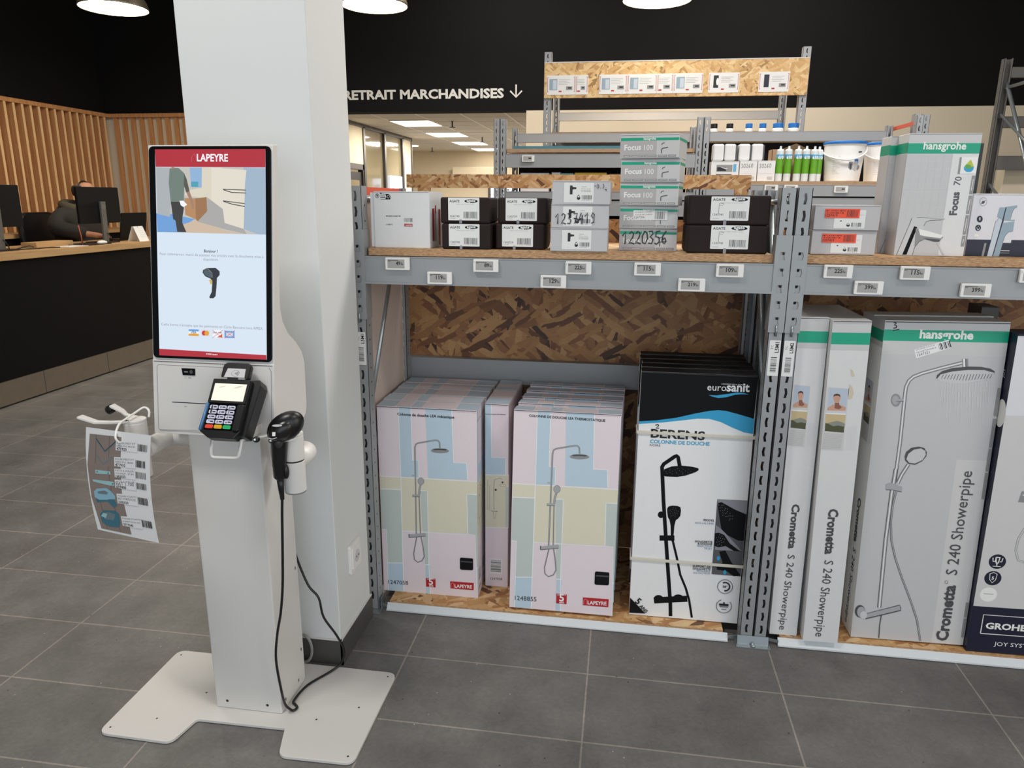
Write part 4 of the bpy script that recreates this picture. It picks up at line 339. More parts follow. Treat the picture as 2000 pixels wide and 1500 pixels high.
class Face:
    """A flat face that carries printing: O bottom-left corner, U along it, V up it."""
    def __init__(s, g, O, U, V, lift=.0003, su=1, sv=1, warp=None):
        s.g = g; s.O = Vector(O); s.U = Vector(U).normalized(); s.V = Vector(V).normalized(); s.N = s.U.cross(s.V); s.k = lift; s.su = su; s.sv = sv; s.warp = warp
    def p(s, u, v):
        if s.warp: return Vector(s.warp(u*s.su, v*s.sv))+s.N*s.k
        return s.O+s.U*(u*s.su)+s.V*(v*s.sv)+s.N*s.k
    def up(s): s.k += .000018
    def poly(s, m, pts):
        a = sum(pts[i][0]*pts[(i+1) % len(pts)][1]-pts[(i+1) % len(pts)][0]*pts[i][1] for i in range(len(pts)))
        if a < 0: pts = pts[::-1]
        s.g.add([s.p(*q) for q in pts], [tuple(range(len(pts)))], m); s.up()
    def rect(s, m, u0, v0, u1, v1): s.poly(m, [(u0, v0), (u1, v0), (u1, v1), (u0, v1)])
    def disc(s, m, u, v, ru, rv=None, n=20): s.poly(m, [(u+ru*math.cos(2*math.pi*i/n), v+(rv or ru)*math.sin(2*math.pi*i/n)) for i in range(n)])
    def line(s, m, w, pts):
        P = [Vector(q) for q in pts]; n = len(P); L = []; Q = []
        for i in range(n):
            d = Vector((0, 0))
            if i: d += (P[i]-P[i-1]).normalized()
            if i < n-1: d += (P[i+1]-P[i]).normalized()
            if d.length < 1e-6: d = (P[min(i+1, n-1)]-P[max(i-1, 0)])
            d.normalize(); nn = Vector((-d.y, d.x)); L.append(P[i]+nn*w/2); Q.append(P[i]-nn*w/2)
        vs = [s.p(*q) for q in L]+[s.p(*q) for q in Q]
        s.g.add(vs, [(n+i, n+i+1, i+1, i) for i in range(n-1)], m); s.up()
    def text(s, m, t, a, b, bold=0, hs=1):
        vs, fs, x0, w = text_mesh(t, bold); a = Vector(a); b = Vector(b); d = b-a; k = d.length/w; d.normalize(); n = Vector((-d.y, d.x))
        s.g.add([s.p(*(a+d*((x-x0)*k)+n*(y*k*hs))) for x, y in vs], fs, m); s.up()
    def bars(s, m, u0, v0, u1, v1, n, hor=0):
        rnd = random.Random(n*7+int(u0*1e4)); T = (v1-v0) if hor else (u1-u0); c = T/n
        for i in range(n):
            w = c*rnd.choice((.3, .45, .7)); a = i*c
            q = (u0, v0+a, u1, v0+a+w) if hor else (u0+a, v0, u0+a+w, v1)
            s.g.add([s.p(q[0], q[1]), s.p(q[2], q[1]), s.p(q[2], q[3]), s.p(q[0], q[3])], [(0, 1, 2, 3)], m)
        s.up()
    def art(s, key, sub=None):
        e = 1e-4
        for o in PRINTS[key] if isinstance(key, str) else key:
            if o[0] == 'P': s.poly(o[1], [(a*e, b*e) for a, b in o[2]])
            elif o[0] == 'R': s.rect(o[1], *[a*e for a in o[2]])
            elif o[0] == 'L': s.line(o[1], o[2]*e, [(a*e, b*e) for a, b in o[3]])
            elif o[0] == 'T': s.text(o[1], (sub or {}).get(o[2], o[2]), [a*e for a in o[3]], [a*e for a in o[4]], o[5], o[6])
            elif o[0] == 'B': s.bars(o[1], *[a*e for a in o[2]], o[3], o[4])
DIG = {'0': [[(.3, 1), (.05, .6), (.1, .1), (.4, 0), (.62, .4), (.55, .85), (.3, 1)]], '1': [[(0, .65), (.35, 1), (.3, 0)]], '2': [[(.05, .8), (.25, 1), (.5, .85), (.4, .5), (.02, .05), (.3, .1), (.62, 0)]],
       '3': [[(.05, .95), (.4, 1), (.5, .8), (.2, .55), (.52, .35), (.4, .02), (.02, .05)]], '4': [[(.3, 1), (.02, .4), (.6, .42)], [(.45, .8), (.4, -.05)]], '5': [[(.55, 1), (.15, .95), (.1, .55), (.45, .5), (.5, .15), (.2, -.05), (0, .05)]],
       '6': [[(.5, 1), (.15, .6), (.1, .15), (.35, 0), (.52, .2), (.4, .45), (.12, .3)]], '7': [[(.05, .95), (.55, 1), (.25, 0)], [(.1, .5), (.55, .5)]], '9': [[(.5, .8), (.25, 1), (.08, .7), (.3, .5), (.5, .8), (.42, .1), (.1, 0)]],
       'D': [[(.1, 1), (.08, 0), (.45, .2), (.5, .7), (.1, 1)]], '.': [[(.1, .05), (.2, 0), (.15, .1)]], ')': [[(.1, 1), (.35, .5), (.1, -.1)]], '-': [[(0, .6), (.5, .7)]]}
def scrawl(face, m, t, u, v, h, adv, w):
    for i, ch in enumerate(t):
        for st in DIG.get(ch, []): face.line(m, w, [(u+i*adv+x*h*.75, v+y*h+i*.0006) for x, y in st])

def tag(o, label=None, cat=None, group=None, kind=None):
    if label: o['label'] = label
    if cat: o['category'] = cat
    if group: o['group'] = group
    if kind: o['kind'] = kind
    return o
def thing(name, loc, label, cat, group=None, rz=0):
    o = bpy.data.objects.new(name, None); COL.objects.link(o); o.location = loc; o.rotation_euler.z = rz; o.empty_display_size = .1
    o['_o'] = list(loc); return tag(o, label, cat, group)
def sub(g, name, parent, **k): return g.build(name, parent, **k)
def copy_tree(o, parent=None):
    c = o.copy(); COL.objects.link(c)
    if parent is not None: c.parent = parent
    for ch in list(o.children): copy_tree(ch, c)
    return c
def rrect(x0, y0, x1, y1, r, n=5):
    P = []
    for cx, cy, a in ((x1-r, y0+r, -90), (x1-r, y1-r, 0), (x0+r, y1-r, 90), (x0+r, y0+r, 180)):
        P += [(cx+r*math.cos(R(a+90*i/n)), cy+r*math.sin(R(a+90*i/n))) for i in range(n+1)]
    return P
# ---------------------------------------------------------------- the setting
def struct(g, name, parent=None, **k): return tag(g.build(name, parent, **k), kind='structure')
struct(G().add([(-7, -4.5, 0), (7, -4.5, 0), (7, 20, 0), (-7, 20, 0)], [(0, 1, 2, 3)], 'floor_tile'), 'floor')
struct(G().box(-6.1, 6.2, -4.5, 8.2, 4.2, 4.3, 'ceiling_dark'), 'ceiling')
w = G(); w.box(-5.95, 6.1, 8, 8.2, 2.41, 4.2, 'black_wall'); w.box(-1.07, 6.1, 8, 8.2, 0, 2.41, 'cream_wall'); w.box(-5.95, -4.4, 8, 8.2, 0, 2.41, 'cream_wall'); struct(w, 'wall_back')
w = G(); w.box(-6.1, -5.95, -4.5, 8.2, 2.41, 4.2, 'black_wall'); w.box(-6.1, -5.95, -4.5, 8.2, 0, 2.41, 'cream_wall'); struct(w, 'wall_left')
struct(G().box(6.1, 6.2, -4.5, 8.2, 0, 4.2, 'cream_wall'), 'wall_right')
# slatted cladding of the left and back walls, with its top batten
w = G(); y = 3.0
while y < 7.95: w.box(-5.95, -5.855, y, y+.028, 1.16, 2.40, 'slat_wood'); w.box(-5.855, -5.852, y, y+.028, 1.16, 2.40, 'slat_edge'); y += .106
w.box(-5.95, -5.845, 3.0, 8.0, 2.375, 2.415, 'slat_wood'); struct(w, 'wall_cladding_left')
w = G(); x = -5.80
while x < -4.45: w.box(x, x+.046, 7.966, 8.0, .2, 2.40, 'slat_wood'); x += .106
w.box(-5.9, -4.4, 7.94, 8.0, 2.375, 2.415, 'slat_wood'); struct(w, 'wall_cladding_back')
# the square pillar beside the racks
p = struct(G().box(-1.243, -.866, 2.01, 2.296, 0, 4.2, 'pillar_paint'), 'pillar', bevel=.003)
b = G(); b.box(-1.25, -.859, 2.003, 2.0095, 0, .088, 'tile_skirting'); b.box(-.8655, -.859, 2.003, 2.30, 0, .088, 'tile_skirting'); b.box(-1.25, -.859, 2.0045, 2.0095, .088, .0925, 'white_powder'); b.box(-.8655, -.8605, 2.0045, 2.30, .088, .0925, 'white_powder'); struct(b, 'baseboard_pillar')
# stock room behind the opening
struct(G().box(-6.5, -1.0, 8.2, 19.2, 2.70, 2.8, 'tile_ceiling'), 'ceiling_stock_room')
t = G()
for x in (-3.72, -3.06, -2.4, -1.75): t.box(x-.012, x+.012, 8.2, 19, 2.692, 2.70, 'tee_bar')
for k in range(17): t.box(-4.4, -1.0, 8.8+.62*k-.01, 8.8+.62*k+.01, 2.694, 2.70, 'tee_bar')
struct(t, 'trim_1')
struct(G().box(-6.5, -1.0, 19.0, 19.2, 0, 2.7, 'cream_wall'), 'wall_far')
struct(G().box(-1.07, -1.0, 8.2, 19.0, 0, 2.7, 'cream_wall'), 'wall_stock_room_right')
struct(G().box(-6.6, -6.5, 8.2, 19.2, 0, 2.7, 'cream_wall'), 'wall_stock_room_left')
pw = G(); pw.box(-4.42, -4.36, 8.2, 12.2, 2.05, 2.65, 'cream_wall'); pw.box(-4.42, -4.36, 14.4, 15.0, 0, 2.65, 'cream_wall'); pw.box(-4.42, -4.36, 8.2, 10.6, 0, 2.05, 'cream_wall')
wl = struct(pw, 'wall_partition')
fr = G(); fr.box(-4.43, -4.34, 8.2, 15.03, 2.64, 2.70, 'anod')
for y in (12.2, 13.3, 14.4): fr.box(-4.43, -4.34, y-.045, y+.045, 0, 2.66, 'anod')
fr.box(-4.43, -4.34, 14.98, 15.03, 0, 2.66, 'anod'); struct(fr, 'window_frame', wl)
gl = G(); gl.box(-4.40, -4.385, 12.2, 14.4, 0, 2.65, 'partition_glass'); struct(gl, 'window_1')
dr = G(); dr.box(-4.44, -4.35, 10.6, 10.7, 0, 2.05, 'anod'); dr.box(-4.44, -4.35, 12.1, 12.2, 0, 2.05, 'anod'); dr.box(-4.44, -4.35, 10.6, 12.2, 1.97, 2.06, 'anod'); d1 = struct(dr, 'door_1')
lf = G(); lf.box(-4.42, -4.37, 10.74, 12.07, .03, 1.93, 'black_plastic'); lf.box(-4.43, -4.36, 10.85, 11.93, .3, 1.8, 'partition_glass'); struct(lf, 'door_leaf', d1)
wg = G(); wg.box(-4.36, -4.35, 13.55, 14.3, .3, 1.93, 'window_glow'); struct(wg, 'window_2')
wd2 = G(); wd2.box(-3.45, -2.2, 18.97, 19.0, 0.2, 2.02, 'window_glow'); w2 = struct(wd2, 'window_3')
rnd = random.Random(4); v = G()
for k in range(16): x = -3.3+rnd.random()*.95; z = 1.25+rnd.random()*.6; v.box(x, x+.05+rnd.random()*.12, 18.955, 18.965, z, z+.03+rnd.random()*.1, rnd.choice(('glow_pink', 'glow_blue', 'grey_plastic')))
struct(v, 'view_through_window', w2)
fr = G(); fr.box(-3.5, -3.43, 18.93, 19.0, 0, 2.06, 'anod'); fr.box(-3.45, -2.2, 18.93, 19.0, 1.62, 1.65, 'white_plastic'); struct(fr, 'window_frame', w2)
tag(G().box(-4.35, -1.5, 18.6, 18.99, 2.10, 2.30, 'cream_wall').build('roller_shutter_box', at=None, bevel=.01), 'long cream shutter box on the far stock room wall above the bright window', 'shutter box')
for i, y in enumerate((11.6, 13.7, 15.8, 17.8)):
    t = thing('ceiling_panel_light', (-3.39, y+.43, 2.70), ['nearest', 'second', 'third', 'farthest'][i]+' glowing panel light in the white stock room ceiling', 'ceiling light', 'panel lights in the stock room')
    sub(G().box(-3.73, -3.05, y-.01, y+.87, 2.686, 2.6995, 'tee_bar'), 'frame', t); sub(G().box(-3.70, -3.08, y+.02, y+.84, 2.682, 2.6858, 'panel_diffuser'), 'diffuser', t)
for x, y, l in ((-2.75, 11.8, 'sprinkler head nearest the black wall, hanging from the tiled ceiling'), (-2.85, 14.8, 'middle sprinkler head on the tiled ceiling beside the panel lights'), (-4.6, 17.6, 'sprinkler head far back on the ceiling above the shutter box')):
    t = thing('sprinkler', (x, y, 2.7), l, 'sprinkler', 'ceiling sprinklers')
    sub(G().tube([(x, y, 2.6995), (x, y, 2.61)], .012, 'dark_metal'), 'stem', t); sub(G().lathe([(.05, 0), (.05, .008)], 'dark_metal', 12, (x, y, 2.60)), 'deflector', t)
t = thing('recessed_spot', (-4.9, 17.0, 2.7), 'small round recessed spotlight at the end of the glazed partition', 'spotlight'); sub(G().lathe([(.13, 0), (.13, .012)], 'panel_diffuser', 20, (-4.9, 17.0, 2.686)), 'lamp', t)

# big white lettering with an arrow on the black wall
g = G(); f = Face(g, (-3.06, 7.996, 2.54), (1, 0, 0), (0, 0, 1))
f.text('letter_white', 'RETRAIT MARCHANDISES', (0, 0), (1.752, 0), 2, .83)
f.line('letter_white', .016, [(1.88, .125), (1.88, .005)]); f.line('letter_white', .016, [(1.818, .064), (1.88, .003), (1.942, .064)])
tag(g.build('wall_lettering', at=(-2, 7.996, 2.54)), 'white capital letters and down arrow on the black wall above the opening', 'sign')

# pendants
for x, y, l in ((-4.23, 5.98, 'brass pendant lamp over the service counter, leftmost of three'), (-2.06, 6.15, 'pendant lamp hanging in front of the black wall right beside the pillar'), (.17, 6.25, 'pendant lamp above the tall rack with the chipboard sign, mostly out of frame')):
    t = thing('pendant_lamp', (x, y, 3.0), l, 'lamp', 'pendant lamps along the ceiling')
    sub(G().lathe([(.262, 0), (.264, .012), (.25, .06), (.215, .12), (.15, .175), (.07, .205), (.03, .215)], 'brass_shade', 40, (x, y, 3.0), caps=False), 'lamp_shade', t, solid=.004)
    sub(G().lathe([(.255, 0), (.255, .01)], 'lamp_diffuser', 40, (x, y, 3.004)), 'diffuser', t)
    sub(G().tube([(x, y, 3.2), (x, y, 3.28)], .035, 'black_plastic', 14), 'socket', t); sub(G().tube([(x, y, 3.27), (x, y, 4.2)], .006, 'black_plastic', 8), 'cord', t)

# wall socket on the pillar
t = thing('wall_socket', (-.866, 2.15, .325), 'white double power socket on the side of the pillar', 'power socket')
sub(G().prism(rrect(-.047, -.052, .047, .052, .008), (-.866, 2.152, .325), (0, 1, 0), (0, 0, 1), (1, 0, 0), .011, 'white_plastic'), 'plate', t, bevel=.002)
g = G(); g.prism(rrect(-.036, -.038, .036, .038, .006), (-.855, 2.152, .325), (0, 1, 0), (0, 0, 1), (1, 0, 0), .004, 'white_plastic')
g.prism([(.021*math.cos(a*.26), .021*math.sin(a*.26)) for a in range(24)], (-.8508, 2.152, .325), (0, 1, 0), (0, 0, 1), (1, 0, 0), .0012, 'lgrey')
for dz in (-.009, .009): g.prism([(.003*math.cos(a*.8), dz*0+.003*math.sin(a*.8)) for a in range(8)], (-.8495, 2.152+dz, .325), (0, 1, 0), (0, 0, 1), (1, 0, 0), .0008, 'ink')
sub(g, 'outlet', t)

# ---------------------------------------------------------------- service counter, back left
t = thing('service_counter', (-4.75, 5.2, 0), 'black service counter with oak worktop and brushed metal plinth', 'counter')
sub(G().box(-4.47, -4.42, 3.0, 7.4, .19, 1.05, 'black_panel'), 'front_panel', t)
g = G(); g.box(-4.47, -4.423, 3.0, 7.4, .012, .188, 'steel_brushed')
for y in (4.9, 5.62, 6.9): g.box(-4.4228, -4.4222, y, y+.004, .012, .188, 'dark_metal')
sub(g, 'kick_plate', t); sub(G().box(-4.98, -4.39, 3.0, 7.45, 1.05, 1.104, 'desk_wood'), 'worktop', t, bevel=.002); sub(G().box(-4.96, -4.92, 7.3, 7.4, 0, 1.05, 'black_panel').box(-4.96, -4.92, 3.0, 3.1, 0, 1.05, 'black_panel'), 'rear_support', t)
t = thing('back_credenza', (-5.65, 5.2, 0), 'low black storage unit with oak top against the slatted wall', 'storage unit')
sub(G().box(-5.94, -5.62, 3.0, 7.85, 0, 1.12, 'black_panel'), 'body', t); sub(G().box(-5.94, -5.60, 3.0, 7.88, 1.12, 1.158, 'desk_wood'), 'top', t)
def monitor(y, yaw, label):
    X = -4.62; t = thing('monitor', (X, y, 1.104), label, 'monitor', 'monitors on the service counter', yaw)
    sub(G().prism(rrect(-.265, 0, .265, .31, .008), (X-.012, y, 1.275), (0, 1, 0), (0, 0, 1), (1, 0, 0), .024, 'monitor_black'), 'screen_housing', t, bevel=.003)
    sub(G().box(X-.0135, X-.012, y-.258, y+.258, 1.285, 1.578, 'black_gloss'), 'screen', t)
    g = G(); g.obox((X+.022, y-.03, 1.112), (0, 1, 0), (1, 0, 0), (.02, 0, 1), .062, .018, .35, 'grey_plastic'); st = sub(g, 'stand', t, bevel=.002)
    g = G(); f = Face(g, (X+.047, y-.001, 1.415), (0, 1, 0), (.02, 0, 1)); f.disc('mgrey', 0, 0, .019); f.disc('grey_plastic', 0, 0, .0165); f.line('mgrey', .003, [(-.01, 0), (.01, 0)]); sub(g, 'emblem', st)
    sub(G().prism(rrect(-.12, -.09, .12, .09, .02), (X+.0, y, 1.1045), (0, 1, 0), (-1, 0, 0), (0, 0, 1), .01, 'black_plastic'), 'base', t)
    sub(G().tube([(X+.03, y+.01, 1.20), (X+.055, y+.02, 1.17), (X+.06, y+.04, 1.13), (X+.04, y+.06, 1.114), (X-.05, y+.11, 1.111)], .004, 'black_plastic', 6), 'cable', t)
    return t
monitor(6.01, 0, 'black monitor seen from behind, in front of the seated person'); monitor(4.87, 0, 'black monitor seen from behind at the left edge of the photo')
t = thing('laptop', (-4.72, 6.47, 1.104), 'open black laptop seen from behind, beside the desk calendar', 'laptop')
sub(G().prism(rrect(-.185, 0, .185, .25, .008), (-4.66, 6.47, 1.114), (0, 1, 0), (.18, 0, .98), (1, 0, -.18), .008, 'monitor_black'), 'lid', t)
sub(G().box(-4.80, -4.665, 6.30, 6.64, 1.1045, 1.118, 'black_plastic'), 'base', t, bevel=.003)
g = G(); f = Face(g, (-4.6475, 6.36, 1.30), (0, 1, 0), (.18, 0, .98), .001); f.line('mgrey', .012, [(0, 0), (.03, .022)]); sub(g, 'emblem', t)
t = thing('desk_calendar', (-4.47, 6.34, 1.104), 'white folded desk calendar at the end of the counter', 'calendar')
g = G(); c0 = (-4.44, 6.34, 1.1045)
for sx in (0, 1):
    g.obox((-4.43-.12*sx, 6.25, 1.1045), (0, 1, 0), (1, 0, 0), (-.40+.8*sx, 0, 1), .135, .003, .135, 'white')
f = Face(g, (-4.4265, 6.265, 1.125), (0, 1, 0), (-.40, 0, 1), .001)
for k in range(5): f.line('lgrey', .002, [(.02, .02+.02*k), (.09+.02*(k % 3), .025+.02*k)])
f.disc('mgrey', .03, .117, .006); f.disc('mgrey', .105, .120, .006); sub(g, 'pages', t)
t = thing('computer_mouse', (-4.5, 5.84, 1.104), 'white computer mouse on the black pad in front of the monitor', 'mouse'); sub(G().ellipsoid((-4.5, 5.84, 1.117), ((.03, 0, 0), (0, .055, 0), (0, 0, .018)), 'white_plastic'), 'body', t)
tag(G().prism(rrect(-.13, -.16, .13, .16, .02), (-4.56, 5.72, 1.1046), (1, 0, 0), (0, 1, 0), (0, 0, 1), .006, 'black_plastic').build('mouse_pad', at=(-4.56, 5.72, 1.1046)), 'black mouse pad on the counter under the white mouse', 'mouse pad')
tag(G().box(-4.74, -4.60, 5.22, 5.62, 1.1046, 1.145, 'desk_wood').build('wooden_tray', at=(-4.7, 5.4, 1.1046), bevel=.003), 'low oak box standing on the counter between the two monitors', 'tray')
tag(G().obox((-4.56, 5.36, 1.1046), (0, 1, 0), (1, 0, 0), (0, 0, 1), .3, .13, .004, 'white').build('paper_sheets', at=(-4.5, 5.5, 1.1046)), 'loose white paper sheets lying by the oak box on the counter', 'paper')
tag(G().tube([(-4.50, 5.60, 1.1055), (-4.51, 5.61, 1.18), (-4.54, 5.63, 1.27)], .005, 'cord_red', 8).lathe([(.02, 0), (.012, .012)], 'black_plastic', 12, (-4.50, 5.60, 1.1046)).build('pen_stand', at=(-4.5, 5.6, 1.1046)), 'thin reddish counter pen standing upright in a black foot', 'pen')
tag(G().tube([(-4.55, 5.0, 1.109), (-4.50, 5.12, 1.110), (-4.52, 5.22, 1.109), (-4.46, 5.30, 1.109)], .0045, 'black_plastic', 6).tube([(-4.6, 5.02, 1.109), (-4.56, 5.1, 1.130), (-4.58, 5.16, 1.12), (-4.6, 5.19, 1.109)], .0045, 'black_plastic', 6).build('loose_cable', at=(-4.52, 5.15, 1.1046)), 'tangled black cables on the counter beside the left edge monitor', 'cable')

# the person at the counter
def skin(name, nodes, edges, m, parent, root, sub_=1, at=(0, 0, 0)):
    me = bpy.data.meshes.new(name); me.from_pydata([Vector(n[0])-Vector(at) for n in nodes], edges, []); me.materials.append(MATS[m])
    o = bpy.data.objects.new(name, me); COL.objects.link(o); o.parent = parent
    md = o.modifiers.new('skin', 'SKIN'); md.use_smooth_shade = True; sv = me.skin_vertices[0].data
    for i, n in enumerate(nodes): r = n[1]; sv[i].radius = r if isinstance(r, tuple) else (r, r); sv[i].use_root = (i == root)
    ss = o.modifiers.new('sub', 'SUBSURF'); ss.levels = sub_; ss.render_levels = 2; return o
PX, PY = -5.17, 6.42
at = (PX, PY, 0)
t = thing('person', at, 'person in dark jacket and headset sitting behind the counter monitor', 'person')
nd = []; ed = []
def N(x, y, z, r, p=None):
    nd.append(((PX+x, PY+y, z), r)); i = len(nd)-1
    if p is not None: ed.append((p, i))
    return i
pel = N(0, 0, .80, .12); sp1 = N(-.02, 0, 1.0, .11, pel); ch = N(-.01, 0, 1.2, .125, sp1); nk0 = N(.03, 0, 1.36, .07, ch); nk = N(.06, 0, 1.43, .052, nk0)
h0 = N(.10, .03, 1.475, (.068, .075), nk); h1 = N(.095, .03, 1.54, (.08, .09), h0); h2 = N(.085, .03, 1.595, (.082, .09), h1); N(.08, .03, 1.635, (.05, .055), h2)
for sgn in (-1, 1):
    s0 = N(.01, .19*sgn, 1.31, .058, ch)
    if sgn < 0: el = N(.02, -.34, 1.21, .038, s0); wr = N(.33, -.25, 1.165, .026, el); dx, dy, dz = .065, .01, -.012
    else: el = N(-.03, .27, 1.07, .038, s0); wr = N(.13, .20, .90, .028, el); dx, dy, dz = .05, -.01, -.02
    wx, wy, wz = [a-b for a, b in zip(nd[wr][0], (PX, PY, 0))]; px_, py_, pz_ = wx+dx, wy+dy, wz+dz; pa = N(px_, py_, pz_, (.036, .018), wr)
    for (oy, L) in ((-.028, .07), (-.01, .082), (.009, .078), (.027, .06)):
        a = N(px_+.03, py_+oy, pz_, .0095, pa); b = N(px_+.03+L*.5, py_+oy*1.05, pz_+.003, .009, a); N(px_+.03+L, py_+oy*1.05, pz_-.015, .007, b)
    a = N(px_-.015, py_-.035*sgn, pz_-.002, .011, pa); N(px_+.015, py_-.055*sgn, pz_-.010, .009, a)
    hp = N(.04, .10*sgn, .78, .09, pel); kn = N(.42, .13*sgn, .74, .065, hp); an = N(.36, .13*sgn, .37, .04, kn); N(.42, .13*sgn, .33, .038, an)
skin('body', nd, ed, 'skin_tone', t, 0, at=at)
g = G(); g.ellipsoid((PX+.178, PY+.03, 1.515), ((.02, 0, -.01), (0, .014, 0), (.008, 0, .024)), 'skin_tone', 8, 6); sub(g, 'nose', t)
for sgn in (-1, 1):
    sub(G().ellipsoid((PX+.155, PY+.03+.032*sgn, 1.545), ((.012, 0, 0), (0, .013, 0), (0, 0, .01)), 'white', 8, 6).ellipsoid((PX+.164, PY+.03+.032*sgn, 1.545), ((.005, 0, 0), (0, .006, 0), (0, 0, .006)), 'ink', 8, 6), 'eye', t)
    sub(G().ellipsoid((PX+.085, PY+.03+.088*sgn, 1.525), ((.016, 0, 0), (0, .01, 0), (.006, 0, .03)), 'skin_tone', 8, 6), 'ear', t)
sub(G().tube([(PX+.165, PY+.005, 1.478), (PX+.174, PY+.03, 1.475), (PX+.165, PY+.055, 1.478)], .006, 'skin2', 6), 'mouth', t)
g = G()
for k in range(11): a = R(70+22*k); g.ellipsoid((PX+.075+.078*math.cos(a), PY+.03+.083*math.sin(a), 1.555), ((.022, 0, 0), (0, .022, 0), (0, 0, .05)), 'hair_dark', 8, 6)
sub(g, 'hair', t)
hs = sub(G().tube([(PX+.085, PY+.03+.098*math.cos(R(a)), 1.54+.105*math.sin(R(a))) for a in range(0, 181, 15)], .007, 'black_plastic', 8), 'headset', t)
sub(G().ellipsoid((PX+.085, PY-.072, 1.53), ((.03, 0, 0), (0, .014, 0), (0, 0, .034)), 'black_plastic').ellipsoid((PX+.085, PY+.132, 1.53), ((.03, 0, 0), (0, .014, 0), (0, 0, .034)), 'black_plastic'), 'ear_pads', hs)
sub(G().tube([(PX+.085, PY-.085, 1.525), (PX+.12, PY-.088, 1.485), (PX+.17, PY-.05, 1.465)], .0045, 'black_plastic', 6), 'microphone', hs)
jn = [((PX, PY, .84), .165), ((PX-.02, PY, 1.02), .165), ((PX-.015, PY, 1.22), .175), ((PX+.03, PY, 1.38), .12)]; je = [(0, 1), (1, 2), (2, 3)]
for sgn in (-1, 1):
    b0 = len(jn); jn += [((PX, PY+.22*sgn, 1.31), .105)]+([((PX+.02, PY-.35, 1.215), .098), ((PX+.30, PY-.26, 1.172), .056)] if sgn < 0 else [((PX-.03, PY+.28, 1.07), .09), ((PX+.11, PY+.21, .915), .06)]); je += [(2, b0), (b0, b0+1), (b0+1, b0+2)]
skin('jacket', jn, je, 'jacket', t, 1, at=at)
sub(G().tube([(PX-.01+.105*math.cos(R(a)), PY+.02+.12*math.sin(R(a)), 1.405-.03*math.cos(R(a))) for a in range(0, 361, 24)], .045, 'hood_olive', 10).tube([(PX-.08, PY-.10, 1.375), (PX-.13, PY, 1.34), (PX-.08, PY+.12, 1.375)], [.05, .075, .05], 'hood_olive', 10), 'hood', t)
tn = [((PX, PY, .78), .14)]; te = []
for sgn in (-1, 1): b0 = len(tn); tn += [((PX+.06, PY+.10*sgn, .775), .105), ((PX+.42, PY+.13*sgn, .735), .08), ((PX+.36, PY+.13*sgn, .38), .06)]; te += [(0, b0), (b0, b0+1), (b0+1, b0+2)]
skin('trousers', tn, te, 'trousers', t, 0, at=at)
t = thing('office_chair', (PX-.06, PY, 0), 'black high office chair behind the seated person', 'chair')
sub(G().prism(rrect(-.24, -.24, .26, .24, .07), (PX-.04, PY, .60), (1, 0, 0), (0, 1, 0), (0, 0, 1), .055, 'black_plastic'), 'seat', t, bevel=.015)
sub(G().prism(rrect(-.27, 0, .23, .62, .12), (PX-.275, PY-.05, .74), (0, 1, 0), (-.12, 0, 1), (-1, 0, -.12), .06, 'black_plastic'), 'backrest', t, bevel=.02)
sub(G().obox((PX-.335, PY-.04, .58), (0, 1, 0), (1, 0, 0), (0, 0, 1), .08, .03, .3, 'black_plastic').obox((PX-.335, PY-.04, .58), (0, 1, 0), (1, 0, 0), (0, 0, 1), .08, .2, .02, 'black_plastic'), 'back_bracket', t)
sub(G().tube([(PX-.04, PY, .08), (PX-.04, PY, .60)], .028, 'dark_metal', 12), 'column', t)
g = G()
for k in range(5): a = R(72*k+10); g.tube([(PX-.04, PY, .10), (PX-.04+.25*math.cos(a), PY+.25*math.sin(a), .065)], [.03, .018], 'black_plastic', 8)
bs = sub(g, 'star_base', t)
for k in range(5): a = R(72*k+10); sub(G().tube([(PX-.04+.25*math.cos(a)-.02*math.sin(a), PY+.25*math.sin(a)+.02*math.cos(a), .027), (PX-.04+.25*math.cos(a)+.02*math.sin(a), PY+.25*math.sin(a)-.02*math.cos(a), .027)], .026, 'black_plastic', 12), 'castor', bs)
sub(G().tube([(PX-.04+.36*math.cos(R(a)), PY+.30*math.sin(R(a)), .27) for a in range(0, 361, 20)], .012, 'dark_metal', 8).tube([(PX-.04, PY, .27), (PX+.32, PY, .27)], .01, 'dark_metal', 8), 'foot_ring', t)
# ---------------------------------------------------------------- payment kiosk
KO = (-1.05, 1.80, 0)
t = thing('payment_kiosk', KO, 'tall white self checkout kiosk with lit touch screen in front of the pillar', 'kiosk')
kiosk = t
# base plate with flared notch and rounded corners
def rounded(poly, rad, n=5):
    out = []; L = len(poly)
    for i in range(L):
        p = Vector(poly[i]); a = Vector(poly[i-1]); b = Vector(poly[(i+1) % L]); r = rad[i]
        if r == 0: out.append(tuple(p)); continue
        da = (a-p).normalized(); db = (b-p).normalized(); ang = da.angle(db); d = r/math.tan(ang/2)
        for k in range(n+1): s = k/n; q = (p+da*d)*(1-s)**2+p*(2*s*(1-s))+(p+db*d)*s*s; out.append(tuple(q))
    return out
base = rounded([(-1.432, 1.580), (-1.203, 1.577), (-1.183, 1.677), (-.911, 1.681), (-.880, 1.577), (-.667, 1.582), (-.667, 1.978), (-1.432, 1.980)], [.03, .03, .012, 0, .03, .03, .03, .03])
g = G(); g.prism(base, (0, 0, .002), (1, 0, 0), (0, 1, 0), (0, 0, 1), .009, 'white_powder'); f = Face(g, (0, 0, .011), (1, 0, 0), (0, 1, 0))
for x, y in ((-1.41, 1.605), (-1.41, 1.955), (-.69, 1.955), (-.69, 1.605), (-1.22, 1.79), (-.835, 1.73), (-1.30, 1.66), (-.73, 1.80)): f.disc('ink', x, y, .0032, None, 8)
sub(g, 'base_plate', t, bevel=.0012)
